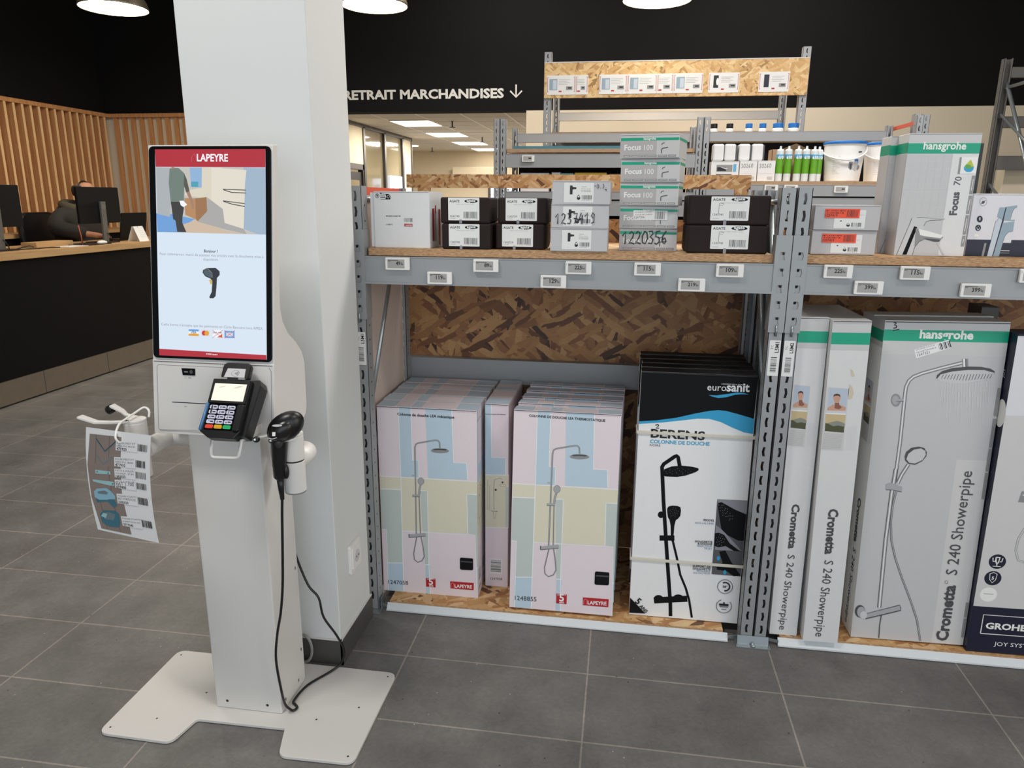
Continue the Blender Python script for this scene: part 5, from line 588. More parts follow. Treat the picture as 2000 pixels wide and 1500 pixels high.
g = G(); g.box(-1.154, -.945, 1.735, 1.903, .011, .93, 'white_powder')
f = Face(g, (-1.154, 1.735, .011), (1, 0, 0), (0, 0, 1)); f.disc('ink', .037, .026, .0045, None, 10); f.disc('ink', .165, .026, .0045, None, 10)
f = Face(g, (-.945, 1.735, .011), (0, 1, 0), (0, 0, 1))
for u, v in ((.03, .03), (.12, .03), (.15, .12), (.15, .40)): f.disc('ink', u, v, .003, .006, 10)
sub(g, 'column', t, bevel=.004)
XL, XR = -1.221, -.880
prof = [(1.692, .889), (1.7186, 1.0825), (1.7205, 1.0835), (1.800, 1.630), (1.824, 1.632), (1.776, 1.225), (1.786, 1.185), (1.812, 1.150), (1.855, 1.118), (1.888, 1.085), (1.901, 1.05), (1.897, .925), (1.889, .905), (1.868, .892), (1.84, .888)]
g = G(); g.prism(prof, (XL, 0, 0), (0, 1, 0), (0, 0, 1), (1, 0, 0), XR-XL, 'white_powder')
hd = sub(g, 'head_housing', t, bevel=.008, seg=3)
n_ = Vector((0, .1435, .98965)); O = Vector((XL, 1.7205, 1.0835))
g = G(); g.prism(rrect(.004, .006, .337, .549, .012), O+Vector((0, -.0005, 0)), (1, 0, 0), n_, Vector((0, -.98965, .1435)), .004, 'black_gloss')
bz = sub(g, 'screen_bezel', hd, bevel=.001)
g = G(); f = Face(g, O+Vector((0, -.0045, .0006)), (1, 0, 0), n_, .0004); f.rect('s_bg', .0225, .0125, .3235, .541)
f2 = Face(g, O+Vector((0, -.0045, .0006))+Vector((.0225, 0, 0))+n_*.0125, (1, 0, 0), n_, .0006, .301/.30, .5285/.527); f2.art('screen'); sub(g, 'touch_screen', bz)
# lower housing: gap, service door, camera window, receipt slot
m_ = Vector((0, 1.7186-1.692, 1.0825-.889)).normalized(); L0 = Vector((XL, 1.692, .889))
g = G(); f = Face(g, L0, (1, 0, 0), m_, .0004); f.rect('kiosk_line', .004, .1915, .337, .194); f.line('kiosk_line', .0012, [(.328, .188), (.334, .178), (.334, .006)]); sub(g, 'seam', hd)
g = G(); g.prism(rrect(.014, .010, .205, .184, .006), L0, (1, 0, 0), m_, Vector((0, -m_.z, m_.y)), .0022, 'white_powder'); f = Face(g, L0, (1, 0, 0), m_, .0024)
f.line('kiosk_line', .0009, rrect(.014, .010, .205, .184, .006)+[(.205, .016)]); f.line('ink', .0022, [(.055, .086), (.155, .086)]); f.line('kiosk_line', .0012, [(.089, .076), (.096, .076)])
f.poly('lgrey', [(.092, .150), (.098, .150), (.098, .156), (.092, .156)]); f.line('mgrey', .001, [(.103, .151), (.111, .155)]); f.line('mgrey', .001, [(.103, .155), (.111, .151)])
dr = sub(g, 'service_door', hd, bevel=.0008)
g = G(); g.prism([(.085, .178), (.088, .160), (.123, .160), (.123, .178)], L0+Vector((0, -.0026, 0)), (1, 0, 0), m_, Vector((0, -1, .1)), .0012, 'black_gloss'); f = Face(g, L0, (1, 0, 0), m_, .0052); f.disc('dgrey', .113, .169, .005); f.rect('mgrey', .093, .167, .104, .170); sub(g, 'scanner_window', dr)
# arms with upright tubes on both sides
def arc(a, b, c, n=8): return [Vector(a)*(1-s)**2+Vector(b)*(2*s*(1-s))+Vector(c)*s*s for s in (k/n for k in range(n+1))]
for sgn, xt, yt, zt in ((1, -.832, 1.695, .905), (-1, -1.262, 1.675, .925)):
    x0 = -1.05+.105*sgn; xe = xt-.004*sgn; z = .822 if sgn > 0 else .840
    g = G(); g.tube([(x0, 1.81, z), (xe-.035*sgn, 1.81, z)]+arc((xe-.03*sgn, 1.81, z), (xe, 1.81, z), (xe, 1.775, z))+[(xe, yt+.015, z)], .0255, 'white_powder', 18)
    g.prism([(.03*math.cos(k*.2618), .055*math.sin(k*.2618)) for k in range(24)], (x0-.001*sgn, 1.81, z-.005), (0, 1, 0), (0, 0, 1), (sgn, 0, 0), .004, 'white_powder')
    g.prism([(.004*math.cos(k*.6), .007*math.sin(k*.6)) for k in range(10)], (x0+.003*sgn, 1.81-.012, z-.042), (0, 1, 0), (0, 0, 1), (sgn, 0, 0), .0006, 'ink')
    arm = sub(g, 'arm', t)
    g = G(); g.lathe([(.0275, zt-.155), (.0285, zt-.153), (.0285, zt-.072), (.0278, zt-.070)], 'white_powder', 28, (xt, yt, 0)); g.lathe([(.0268, zt-.070), (.0268, zt-.066)], 'ink', 28, (xt, yt, 0)); g.lathe([(.0285, zt-.066), (.0285, zt-.003), (.0275, zt)], 'white_powder', 28, (xt, yt, 0)); g.lathe([(.0272, zt-.1575), (.0272, zt-.155)], 'kiosk_line', 28, (xt, yt, 0))
    sub(g, 'holder_tube', arm)
    g = G()
    if sgn < 0:
        g.prism([(.0285*math.cos(k*.2618), .0285*math.sin(k*.2618)) for k in range(24)], (xt, yt, zt), (1, 0, 0), (0, 1, 0), (0, 0, 1), .006, 'white_powder')
        for pts in (((xt-.005, yt-.018), (xt-.05, yt-.032), (xt-.078, yt-.045), (xt-.115, yt-.055)), ((xt-.005, yt+.018), (xt-.045, yt+.03), (xt-.06, yt+.035), (xt-.085, yt+.03))):
            zs = (zt+.003, zt+.003, zt+.006, zt+.022) if pts[0][1] < yt else (zt+.003, zt+.005, zt+.014, zt+.030)
            hw = (.008, .007, .009, .011)
            vs = []
            for (x, y), z_, h in zip(pts, zs, hw): vs += [(x, y-h, z_-.003), (x, y+h, z_-.003), (x, y+h, z_+.003), (x, y-h, z_+.003)]
            g.add(vs, [(0, 1, 2, 3), (12, 15, 14, 13)]+[(4*i+k, 4*i+4+k, 4*i+4+(k+1) % 4, 4*i+(k+1) % 4) for i in range(3) for k in range(4)], 'white_powder')
        g.tube([(xt-.082, yt+.028, zt+.024), (xt-.096, yt+.028, zt+.016)], .012, 'black_plastic', 14)
    else:
        g.prism([(.0285*math.cos(k*.2618), .0285*math.sin(k*.2618)) for k in range(24)], (xt, yt, zt), (1, 0, 0), (0, 1, 0), (0, 0, 1), .005, 'white_powder')
        for pts, zs in ((((xt+.008, yt-.002), (xt+.018, yt-.05), (xt-.005, yt-.062), (xt-.02, yt-.072)), (zt+.034, zt+.005, zt+.002, zt+.005)), (((xt-.018, yt-.005), (xt-.055, yt-.028), (xt-.062, yt-.05), (xt-.075, yt-.066)), (zt+.004, zt+.002, zt+.004, zt+.008))):
            hw = (.024, .014, .009, .006) if pts[0][0] > xt else (.010, .009, .008, .006); vs = []
            for (x, y), z_, h in zip(pts, zs, hw): vs += [(x-h, y, z_-.0025), (x+h, y, z_-.0025), (x+h, y, z_+.0025), (x-h, y, z_+.0025)]
            g.add(vs, [(0, 1, 2, 3), (12, 15, 14, 13)]+[(4*i+k, 4*i+4+k, 4*i+4+(k+1) % 4, 4*i+(k+1) % 4) for i in range(3) for k in range(4)], 'white_powder')
    sub(g, 'scanner_fork', arm, bevel=.001)
# bracket handle below the terminal
sub(G().tube([(-.994, 1.655, .905), (-.997, 1.598, .915), (-1.0, 1.594, .885)]+arc((-1.001, 1.594, .876), (-1.001, 1.594, .868), (-.992, 1.594, .868), 4)+arc((-.942, 1.594, .8695), (-.926, 1.594, .870), (-.926, 1.594, .880), 4)+[(-.919, 1.598, .915), (-.925, 1.655, .905)], .0045, 'white_powder', 10), 'bracket_handle', t)
sub(G().box(-1.0, -.915, 1.645, 1.70, .905, .93, 'white_powder'), 'terminal_bracket', t, bevel=.002)
g = G(); g.tube([(-.985, 1.91, .145)]+[(-.985+.028*math.sin(a*.26), 1.985, .062-.05*-math.cos(a*.26)) for a in range(0, 13)]+[(-.995, 1.96, .015)], .005, 'grey_cable', 8); sub(g, 'power_cable', t)

# card terminal on its bracket
B0 = Vector((-.967, 1.58, .932)); V = Vector((0, .585, .811)).normalized(); U = Vector((.998, .0, .06)).normalized(); U = Vector((1, 0, 0)); Nn = U.cross(V)
t = thing('card_terminal', tuple(B0), 'black card payment terminal with lit screen and keypad on the kiosk', 'payment terminal')
def TP(u, v, n=0): return B0+U*u+V*v+Nn*n
g = G(); g.prism(rounded([(-.056, .010), (-.030, -.006), (.040, -.006), (.052, .012), (.052, .150), (-.050, .150)], [.006]*6, 3), TP(0, 0, -.030), U, V, Nn, .030, 'black_plastic')
body = sub(g, 'body', t, bevel=.003)
g = G(); g.prism(rounded([(.035, .002), (.062, .004), (.072, .14), (.066, .156), (.035, .152)], [.004]*5, 3), TP(0, 0, -.052), U, V, Nn, .040, 'black_plastic'); g.prism(rrect(-.04, .01, .05, .15, .01), TP(0, 0, -.075), U, V, Nn, .045, 'black_plastic'); sub(g, 'cradle', t, bevel=.002)
g = G(); g.prism(rrect(-.051, .084, .050, .149, .003), TP(0, 0, .0002), U, V, Nn, .003, 'black_plastic'); sf = sub(g, 'screen_frame', t, bevel=.001)
g = G(); f = Face(g, TP(0, 0, .0033), U, V, .0003); f.rect('terminal_screen', -.043, .090, .043, .136)
f.poly('s_cream', [(-.032, .126), (-.018, .130), (-.010, .130), (-.026, .124)]); f.poly('s_cream', [(.006, .122), (.022, .131), (.036, .131), (.028, .127)]); sub(g, 'screen', sf)
g = G(); g.prism([(-.044, .014), (.030, .014), (.030, .082), (-.044, .082)], TP(0, 0, .0001), U, V, Nn, .0016, 'black_gloss'); kp = sub(g, 'keypad', t)
for r in range(5):
    for c in range(3):
        m = 'key_white' if r else ('key_red', 'key_yellow', 'key_green')[c]; u = -.0405+c*.0235; v = .0165+r*.0128
        g = G(); g.prism(rrect(u, v, u+.0205, v+.0098, .003), TP(0, 0, .0017), U, V, Nn, .0022, m)
        if r: f = Face(g, TP(0, 0, .0039), U, V, .0003); f.text('ink', '789456123*0#'[(r-1) % 4*3+c] if r != 1 else '*0#'[c], (u+.004, v+.002), (u+.008, v+.002), 1, 1); f.rect('ink', u+.010, v+.0035, u+.018, v+.0065)
        sub(g, 'key', kp)
sub(G().tube([TP(-.054, .012, .0), TP(-.051, .083, .0)], .004, 'blue_plastic', 10), 'side_grip', t)
sub(G().prism(rrect(.031, .012, .051, .082, .006), TP(0, 0, .0002), U, V, Nn, .006, 'black_plastic'), 'card_swipe', t, bevel=.003)
g = G(); rd = rrect(-.036, .149, .040, .196, .012); g.prism(rd, TP(0, 0, -.016), U, V, Nn, .016, 'black_plastic'); f = Face(g, TP(0, 0, 0), U, V, .0004)
for k in range(4): f.disc('ink', -.018+.014*k, .189, .0016, None, 8)
rdr = sub(g, 'contactless_reader', t, bevel=.003)
g = G(); f = Face(g, TP(0, 0, .0006), U, V, .0003); f.poly('lgrey', [(-.026, .155), (.030, .155), (.028, .179), (-.021, .179)]); f.disc('mgrey', .003, .166, .011, .009); f.disc('lgrey', .003, .166, .0098, .008)
for k in range(4): f.line('dgrey', .0014, [(.001+k*.0026+.0012*math.cos(a), .166+(.002+k*.0012)*math.sin(a)) for a in (-1.2, -.6, 0, .6, 1.2)])
sub(g, 'contactless_logo', rdr); sub(G().prism(rrect(-.03, .148, -.014, .1525, .002), TP(0, 0, .002), U, V, Nn, .003, 'mgrey').prism(rrect(.016, .148, .034, .1525, .002), TP(0, 0, .002), U, V, Nn, .003, 'mgrey'), 'clip', rdr)

# hand scanner with its cable
SO = (-.845, 1.655, .80)
t = thing('barcode_scanner', SO, 'black handheld barcode scanner hanging in the white kiosk fork', 'barcode scanner')
g = G(); g.tube([(-.857, 1.662, .796), (-.856, 1.661, .80), (-.852, 1.656, .85), (-.846, 1.652, .90), (-.842, 1.65, .925)], [.013, .0165, .0185, .021, .024], 'black_plastic', 16); hdl = sub(g, 'handle', t)
ax1 = Vector((.048, .012, .036)); ax2 = Vector((-.020, -.008, .030)); ax3 = Vector((.006, -.030, 0))
g = G(); g.ellipsoid((-.823, 1.645, .942), (ax1*.84, ax2*.96, ax3*.98), 'black_plastic', 24, 14); hd2 = sub(g, 'head', t)
g = G(); g.ellipsoid((-.8265, 1.634, .938), (ax1*.64, ax2*.70, ax3*.93), 'scanner_cover', 24, 14); sub(g, 'top_cover', hd2)
g = G(); f = Face(g, Vector((-.824, 1.604, .958)), (1, .1, .05), (0, .2, 1), .0008); f.disc('lgrey', 0, 0, .013, .003, 14)
f.rect('white', -.012, -.026, -.004, -.016); f.line('lgrey', .0015, [(-.022, -.030), (-.012, -.033), (.0, -.030)]); sub(g, 'markings', hd2)
sub(G().ellipsoid((-.838, 1.632, .905), ((.01, 0, 0), (0, .012, 0), (0, 0, .016)), 'dark_metal', 12, 8), 'trigger', hdl)
for dx in (-.03, .012): sub(G().ellipsoid((-.862+dx, 1.622, .912), ((.009, 0, 0), (0, .009, 0), (0, 0, .008)), 'black_plastic', 10, 8).ellipsoid((-.862+dx, 1.6135, .914), ((.003, 0, 0), (0, .002, 0), (0, 0, .003)), 'white', 8, 6), 'retaining_knob', hd2)
sub(G().ellipsoid((-.838, 1.66, .815), ((.008, 0, 0), (0, .008, 0), (0, 0, .02)), 'black_plastic', 10, 8), 'latch', hdl)
def spline(P, k=5):
    P = [Vector(p) for p in P]; out = []
    for i in range(len(P)-1):
        a = P[max(i-1, 0)]; b = P[i]; c = P[i+1]; d = P[min(i+2, len(P)-1)]
        for j in range(k): s = j/k; out.append(.5*((2*b)+(c-a)*s+(2*a-5*b+4*c-d)*s*s+(3*b-a-3*c+d)*s**3))
    return out+[P[-1]]
cp = [(-.856, 1.664, .74), (-.862, 1.668, .69), (-.874, 1.678, .575), (-.887, 1.688, .465), (-.905, 1.70, .375), (-.924, 1.706, .30), (-.936, 1.71, .215), (-.932, 1.718, .11), (-.934, 1.738, .045), (-.926, 1.752, .0175), (-.915, 1.752, .0158), (-.911, 1.766, .0158), (-.922, 1.777, .0158), (-.934, 1.793, .0158), (-.924, 1.866, .016), (-.878, 1.945, .016), (-.852, 1.975, .032), (-.834, 1.955, .095), (-.848, 1.935, .160), (-.880, 1.92, .230), (-.892, 1.92, .295), (-.923, 1.92, .335), (-.952, 1.918, .42), (-.966, 1.912, .50)]
g = G(); g.tube(spline(cp), .0038, 'black_plastic', 8); g.tube([(-.857, 1.662, .797), (-.857, 1.663, .77), (-.856, 1.664, .735)], [.0095, .008, .0055], 'black_plastic', 10); sub(g, 'cable', t)

# paper sheet with barcodes tied to the left fork
TL, TR_, BR_, BL = Vector((-1.346, 1.60, .927)), Vector((-1.136, 1.56, .929)), Vector((-1.150, 1.56, .637)), Vector((-1.354, 1.60, .640))
def sheet(u, v):
    a = u/.21; b = 1-v/.297; q = (TL*(1-a)+TR_*a)*(1-b)+(BL*(1-a)+BR_*a)*b; return q+Vector((-.012*4*b*(1-b)+.008*b*(1-a)*0, 0, 0))
t = thing('price_sheet', (-1.25, 1.58, .93), 'white paper sheet with tool photos and barcodes hanging left of the kiosk', 'paper sheet')
g = G(); n = 14
vs = [sheet(.21*i/4, .297*j/n) for j in range(n+1) for i in range(5)]; g.add(vs, [(j*5+i, j*5+i+1, (j+1)*5+i+1, (j+1)*5+i) for j in range(n) for i in range(4)], 'white')
f = Face(g, TL, TR_-TL, (0, 0, 1), .0005, warp=sheet); f.art('sheet'); sub(g, 'page', t)
sub(G().tube(spline([(-1.238, 1.576, .898), (-1.244, 1.572, .915), (-1.252, 1.60, .938), (-1.262, 1.645, .941), (-1.268, 1.690, .944), (-1.258, 1.712, .952), (-1.240, 1.706, .946), (-1.236, 1.697, .930)]), .003, 'white_plastic', 8), 'cable_tie', t)
# ---------------------------------------------------------------- pallet racks
def slotted(g, x0, x1, y, z0, z1, cx, w, h, pitch, zs, bulge, m, t=.002):
    """a perforated steel plate facing -y, with one column of curved slots"""
    a = cx-w/2; b = cx+w/2
    def ring(P, flip=False):
        n = len(P); F = [(p[0], y, p[1]) for p in P]; K = [(p[0], y+t, p[1]) for p in P]
        g.add(F, [tuple(range(n))], m); g.add(K, [tuple(reversed(range(n)))], m)
    z = z0; c = zs
    while c+h/2 < z1-.005:
        lo, hi, mid = c-h/2, c+h/2, c; top = min(c+pitch/2, z1)
        A = [(a, lo), (a+bulge, mid), (a, hi)]; B = [(b, lo), (b+bulge, mid), (b, hi)]
        ring([(x0, z), (a, lo), (a+bulge, mid), (a, hi), (x0, top)]); ring([(b, lo), (x1, z), (x1, top), (b, hi), (b+bulge, mid)])
        ring([(x0, z), (x1, z), (b, lo), (a, lo)]); ring([(a, hi), (b, hi), (x1, top), (x0, top)])
        E_ = A+B[::-1]; n = len(E_)
        g.add([(p[0], y, p[1]) for p in E_]+[(p[0], y+t, p[1]) for p in E_], [(i, (i+1) % n, n+(i+1) % n, n+i) for i in range(n)], m)
        z = top; c += pitch
    if z < z1-.001: ring([(x0, z), (x1, z), (x1, z1), (x0, z1)])
    return g
def post(x0, x1, yf, z1, mirror=False, zs=.06, m='rack_grey', bulge=-.004, z0=.006):
    g = G(); yb = yf+.05
    slotted(g, x0, x1, yb if mirror else yf, z0, z1, (x0+x1)/2, .008, .032, .05, zs, bulge, m)
    g.box(x0, x0+.002, yf, yb, z0, z1, m); g.box(x1-.002, x1, yf, yb, z0, z1, m)
    q = yf if mirror else yb
    g.box(x0, x0+.012, q, q+.002, z0, z1, m); g.box(x1-.012, x1, q, q+.002, z0, z1, m)
    f = Face(g, (x1, yf, 0), (0, 1, 0), (0, 0, 1), .0004); f2 = Face(g, (x0, yb, 0), (0, -1, 0), (0, 0, 1), .0004); z = .08
    while z < z1-.03: f.disc('ink', .025, z, .0035, None, 8); f2.disc('ink', .025, z, .0035, None, 8); z += .05
    return g
def board(g, x0, x1, y0, y1, z0, z1, top='osb_flat', edge='osb_edge', upright=False):
    g.box(x0, x1, y0, y1, z0, z1, top); i = g.mi(edge)
    for k in ((-6, -5, -2, -1) if upright else (-4, -3, -2, -1)): g.m[k] = i
    return g
def beam_geo(x0, x1, y, z0, z1, m='rack_grey', lip=True):
    g = G(); g.box(x0, x1, y, y+.04, z0, z1, m)
    if lip: g.box(x0, x1, y-.0045, y+.001, z0, z0+.006, m); g.box(x0, x1, y-.0025, y+.001, z0+.006, z0+.0075, m); g.box(x0, x1, y-.002, y+.001, z1-.003, z1, m)
    return g
def connector(x0, x1, y, z0, z1, inner, parent, m='rack_grey'):
    g = G(); slotted(g, x0-.001, x1+.001, y-.0035, z0, z1, (x0+x1)/2+.002*inner, .015, .024, .05, z0+.036, .003*inner, m, .0025)
    xi = x1+.001 if inner > 0 else x0-.003
    g.box(xi, xi+.002, y-.0035, y+.052, z0, z1, m)
    o = sub(g, 'beam_connector', parent, bevel=0)
    sub(G().tube([((x0+x1)/2, y-.007, z0+.022), ((x0+x1)/2, y-.006, z0-.012)], .0035, 'zinc', 8), 'locking_pin', parent); return o
def sticker(x, z, code, parent, y=2.3445):
    g = G(); f = Face(g, (x, y, z), (1, 0, 0), (0, 0, 1), .0006); f.poly('label_paper', rrect(0, 0, .034, .115, .003))
    f.text('ink', code, (.029, .075), (.029, .109), 1, 1); f.text('ink', 'TC', (.012, .085), (.012, .099), 0, .9); f.bars('ink', .008, .012, .026, .062, 14, 1)
    return tag(sub(g, 'bay_label', parent), 'white shelf location label with barcode')
def front_bay(label, xl, xr, brd, rail, base, backx):
    o = ((xl[0]+xr[1])/2, 2.6, 0); t = thing('storage_rack', o, label, 'rack', 'front row shelving bays')
    for k, (a, b) in enumerate((xl, xr)):
        u = sub(post(a, b, 2.345, 1.542, bulge=-.003 if k else .003), 'upright', t); sub(post(a-.014*(xl[0] < 0 and k == 0), b-.014*(xl[0] < 0 and k == 0), 2.845, 1.542, True), 'upright', t)
        sub(G().tube([((a+b)/2, 2.39, .75), ((a+b)/2, 2.86, 1.50)], .010, 'zinc', 10).tube([((a+b)/2, 2.39, .74), ((a+b)/2, 2.86, .06)], .010, 'zinc', 10).tube([((a+b)/2, 2.39, 1.50), ((a+b)/2, 2.86, 1.50)], .009, 'zinc', 10), 'brace', t)
    fb = sub(beam_geo(xl[1], xr[0], 2.345, 1.2255, 1.3165), 'beam', t)
    connector(xl[0], xl[1], 2.345, 1.105, 1.403, 1, fb); connector(xr[0], xr[1], 2.345, 1.105, 1.403, -1, fb)
    sub(beam_geo(xl[1]-.03, xr[0]+.03, 2.90, 1.2255, 1.3165, lip=False), 'beam', t); sub(beam_geo(xl[1]-.03, xr[0]+.03, 2.912, .755, .855), 'beam', t)
    sub(board(G(), brd[0], brd[1], 2.362, 2.895, 1.3185, 1.343), 'shelf_board', t); sub(board(G(), base[0], base[1], 2.362, 2.945, .013, .033), 'base_board', t)
    sub(board(G(), backx[0], backx[1], 2.953, 2.968, .03, 1.43, 'osb_back_shade', 'osb_edge', True), 'back_panel', t)
    g = G(); g.add([(x, y, z) for x in rail for y, z in ((2.362, .026), (2.345, .006), (2.341, .006), (2.341, .0025), (2.362, .0025))], [(0, 1, 6, 5), (1, 2, 7, 6), (2, 3, 8, 7), (3, 4, 9, 8), (4, 0, 5, 9), (0, 4, 3, 2, 1), (5, 6, 7, 8, 9)], 'rail_white'); kr = sub(g, 'kick_rail', t)
    for x, px_ in ((rail[0], xl[1]), (rail[1], xr[0])): sub(G().obox((x, 2.352, .012), Vector((px_-x, .012, .0)).normalized(), Vector((.3, -1, 0)).normalized(), (0, 0, 1), Vector((px_-x, .012, .0)).length, .003, .010, 'zinc'), 'rail_bracket', kr)
    return t
r1 = front_bay('grey storage bay nearest the pillar, holding shower cartons and black boxes', (-.898, -.853), (.460, .5035), (-.842, .456), (-.822, .421), (-.814, .405), (-.888, .50))
g = G(); board(g, -.876, .462, 2.935, 2.953, 1.546, 1.598, 'osb_upright', 'osb_upright'); sub(g, 'stop_rail', r1)
for x in (-.83, .405): sub(board(G(), x, x+.05, 2.935, 2.952, 1.43, 1.546, 'osb_upright', 'osb_upright'), 'cleat', r1)
gd = sub(G().box(-.884, -.878, 2.396, 2.84, .03, 1.515, 'pale_panel'), 'side_guard', r1); sub(G().box(-.885, -.877, 2.396, 2.84, 1.515, 1.540, 'coral'), 'guard_stripe', gd)
r2 = front_bay('grey storage bay at the right edge, holding tall grey shower cartons', (.508, .5495), (1.865, 1.91), (.557, 1.86), (.591, 1.82), (.597, 1.81), (.52, 1.88))
sticker(-.893, .945, 'L5M1', r1); sticker(.4665, .965, 'L5M1', r1); sticker(.5105, .965, 'L5M2', r2)
g = G(); g.box(.446, .562, 2.315, 2.40, .0005, .0045, 'zinc'); g.add([(.452, 2.333, .0045), (.556, 2.333, .0045), (.556, 2.340, .035), (.452, 2.340, .035), (.452, 2.336, .0045), (.556, 2.336, .0045), (.556, 2.343, .035), (.452, 2.343, .035)], [(0, 1, 2, 3), (7, 6, 5, 4), (0, 3, 7, 4), (1, 5, 6, 2), (3, 2, 6, 7)], 'zinc'); fp = sub(g, 'foot_plate', r1)
sub(G().lathe([(.009, 0), (.009, .004), (.006, .006), (.005, .012)], 'zinc', 12, (.503, 2.326, .0045)), 'bolt', fp)
g = G(); g.box(-.905, -.838, 2.312, 2.40, .0005, .0045, 'zinc'); g.box(-.846, -.842, 2.35, 2.39, .0045, .045, 'zinc'); sub(g, 'foot_plate', r1)

# ---------------------------------------------------------------- electronic price tags on the beams
TAGS = ((-.776, 1.3145, '49', 'below the white tap carton'), (-.634, 1.271, '119', 'lower under the first black cartons'), (-.480, 1.314, '89', 'below the gap between the black carton stacks'), (-.260, 1.268, '129', 'low on the beam left of the grey carton stack'),
        (-.181, 1.313, '225', 'below the grey three carton stack'), (.035, 1.3135, '115', 'below the green striped carton stack'), (.173, 1.268, '219', 'low between green striped and black cartons'), (.285, 1.3145, '109', 'below the black cartons beside the double upright'),
        (.602, 1.3185, '225', 'below the two orange stickered cartons'), (.694, 1.272, '399', 'low under the orange stickered cartons'), (.819, 1.3185, '115', 'below the tall grey green tap carton'), (.993, 1.2715, '399', 'low beam spot near the right photo edge'), (1.1465, 1.317, '89', 'cut off by the right edge of the photo'))
for x, z, pz, where in TAGS:
    t = thing('price_tag', (x+.0415, 2.345, z-.04), 'electronic price tag reading %s euros, %s' % (pz, where), 'price tag', 'electronic price tags on the front beams')
    sub(G().prism(rrect(0, -.0405, .0825, 0, .003), (x, 2.3425, z), (1, 0, 0), (0, 0, 1), (0, -1, 0), .011, 'white_plastic'), 'case', t, bevel=.0015)
    g = G(); f = Face(g, (x, 2.3315, z-.0405), (1, 0, 0), (0, 0, 1), .0004); f.rect('epaper', .0085, .006, .066, .0345); f.line('ink', .0018, [(.0095, .0315), (.045, .0315)]); f.line('ink', .0014, [(.0095, .0285), (.018, .0285)]); f.line('mgrey', .0006, [(.035, .0265), (.064, .0265)]); f.line('mgrey', .0008, [(.048, .0085), (.064, .0085)])
    n = len(pz); f.text('ink', pz, (.052-.0075*n, .0165), (.0525, .0165), 1, 1.05); f.text('ink', '90', (.0535, .0165), (.0615, .0165), 1, .9); f.text('ink', '€', (.0535, .0225), (.0565, .0225), 1, .8); f.rect('mgrey', .003, .029, .0038, .034); sub(g, 'display', t)

# ---------------------------------------------------------------- cartons
def carton(name, label, loc, size, m, arts=(), tilt=0, yaw=0, roll=0, group=None, cat='carton', bevel=.0015, seam=True):
    w, d, h = size; g = G(); g.box(0, w, 0, d, 0, h, m)
    F = {'front': ((0, 0, 0), (1, 0, 0), (0, 0, 1)), 'right': ((w, 0, 0), (0, 1, 0), (0, 0, 1)), 'left': ((0, d, 0), (0, -1, 0), (0, 0, 1)), 'top': ((0, 0, h), (1, 0, 0), (0, 1, 0))}
    for a in arts:
        f = Face(g, *F[a[0]], lift=.0004, su=a[3] if len(a) > 3 else 1, sv=a[4] if len(a) > 4 else 1)
        if callable(a[1]): a[1](f)
        else: f.art(a[1], a[2] if len(a) > 2 else None)
    if seam:
        f = Face(g, *F['front'], lift=.0036 if h > .5 else .0012); f.line('ink' if h > .5 else 'dgrey2', .0022 if h > .5 else .0009, [(.001, h-.0028), (w-.001, h-.0028)])
    o = g.build(name, bevel=bevel); o['_o'] = [0, 0, 0]; o.location = loc; o.rotation_euler = (R(-tilt), R(roll), R(yaw))
    return tag(o, label, cat, group)
def clone(o, loc, label):
    c = copy_tree(o); c.location = loc; c['label'] = label; return c
def sticker_on(o, O, U, V, w, h, key, name='label', su=1, sv=1, m='label_paper', extra=None, lift=.0007):
    g = G(); f = Face(g, O, U, V, lift); f.poly(m, rrect(0, 0, w, h, .002, 2)); f.su, f.sv = su, sv
    if key: f.art(key)
    if extra: extra(f)
    return sub(g, name, o)
FR = ((1, 0, 0), (0, 0, 1))
# pink and blue shower column cartons on the floor shelf
def lea_top(f):
    for c, a, b in (('lblue', 0, .07), ('lblue', .125, .165), ('lblue', .29, .37)): f.rect(c, a, .002, b, .078)
    for x in (.07, .125, .29): f.rect('lwhite', x-.0015, .002, x+.0015, .078)
ordn = ('front', 'second', 'third', 'fourth', 'rear')
for k in range(5):
    lab = 'pastel mechanical shower carton, %s of the row beside the left upright' % ordn[k]
    loc = (-.860-.004*(k % 2), 2.432+.0905*k, .0335)
    if k == 0: cm = carton('shower_carton', lab, loc, (.37, .081, .742), 'lpink', (('front', 'lea_m'), ('top', lea_top), ('right', 'lea_side', None, .89)), group='mechanical shower cartons')
    else: clone(cm, loc, lab)
carton('shower_carton', 'pastel mechanical shower carton turned sideways between the two rows', (-.479, 2.530, .0335), (.088, .368, .742), 'lpink', (('front', 'lea_side'), ('top', lambda f: [f.rect('lblue', .001, a, .087, b) for a, b in ((.002, .08), (.20, .24), (.30, .366))])), group='mechanical shower cartons')
for k in range(5):
    lab = 'pastel thermostatic shower carton, %s of the middle row on the floor shelf' % ordn[k]
    loc = (-.360+.003*k, 2.376+.0912*k, .0335+.0094)
    if k == 0: ct = carton('shower_carton', lab, loc, (.37, .079, .742), 'lpink', (('front', 'lea_t'), ('top', lea_top), ('right', 'lea_side', None, .87)), tilt=6, group='thermostatic shower cartons'); ct.scale.x = 1.02
    else: clone(ct, loc, lab)
for k in range(5):
    lab = 'black and white carton with black shower column, %s of its row by the double upright' % ordn[k]
    loc = (.078+.003*(k % 3), 2.410+.073*k, .0335+.0026)
    if k == 0: cb = carton('shower_carton', lab, loc, (.382, .065, .905), 'white', (('front', 'berens'), ('top', lambda f: [f.rect('black', 0, 0, .382, .065), f.line('dgrey', .001, [(.24, .02), (.34, .02)])]), ('right', lambda f: f.rect('black', 0, .65, .065, .905))), tilt=2, group='black shower column cartons')
    else: clone(cb, loc, lab)
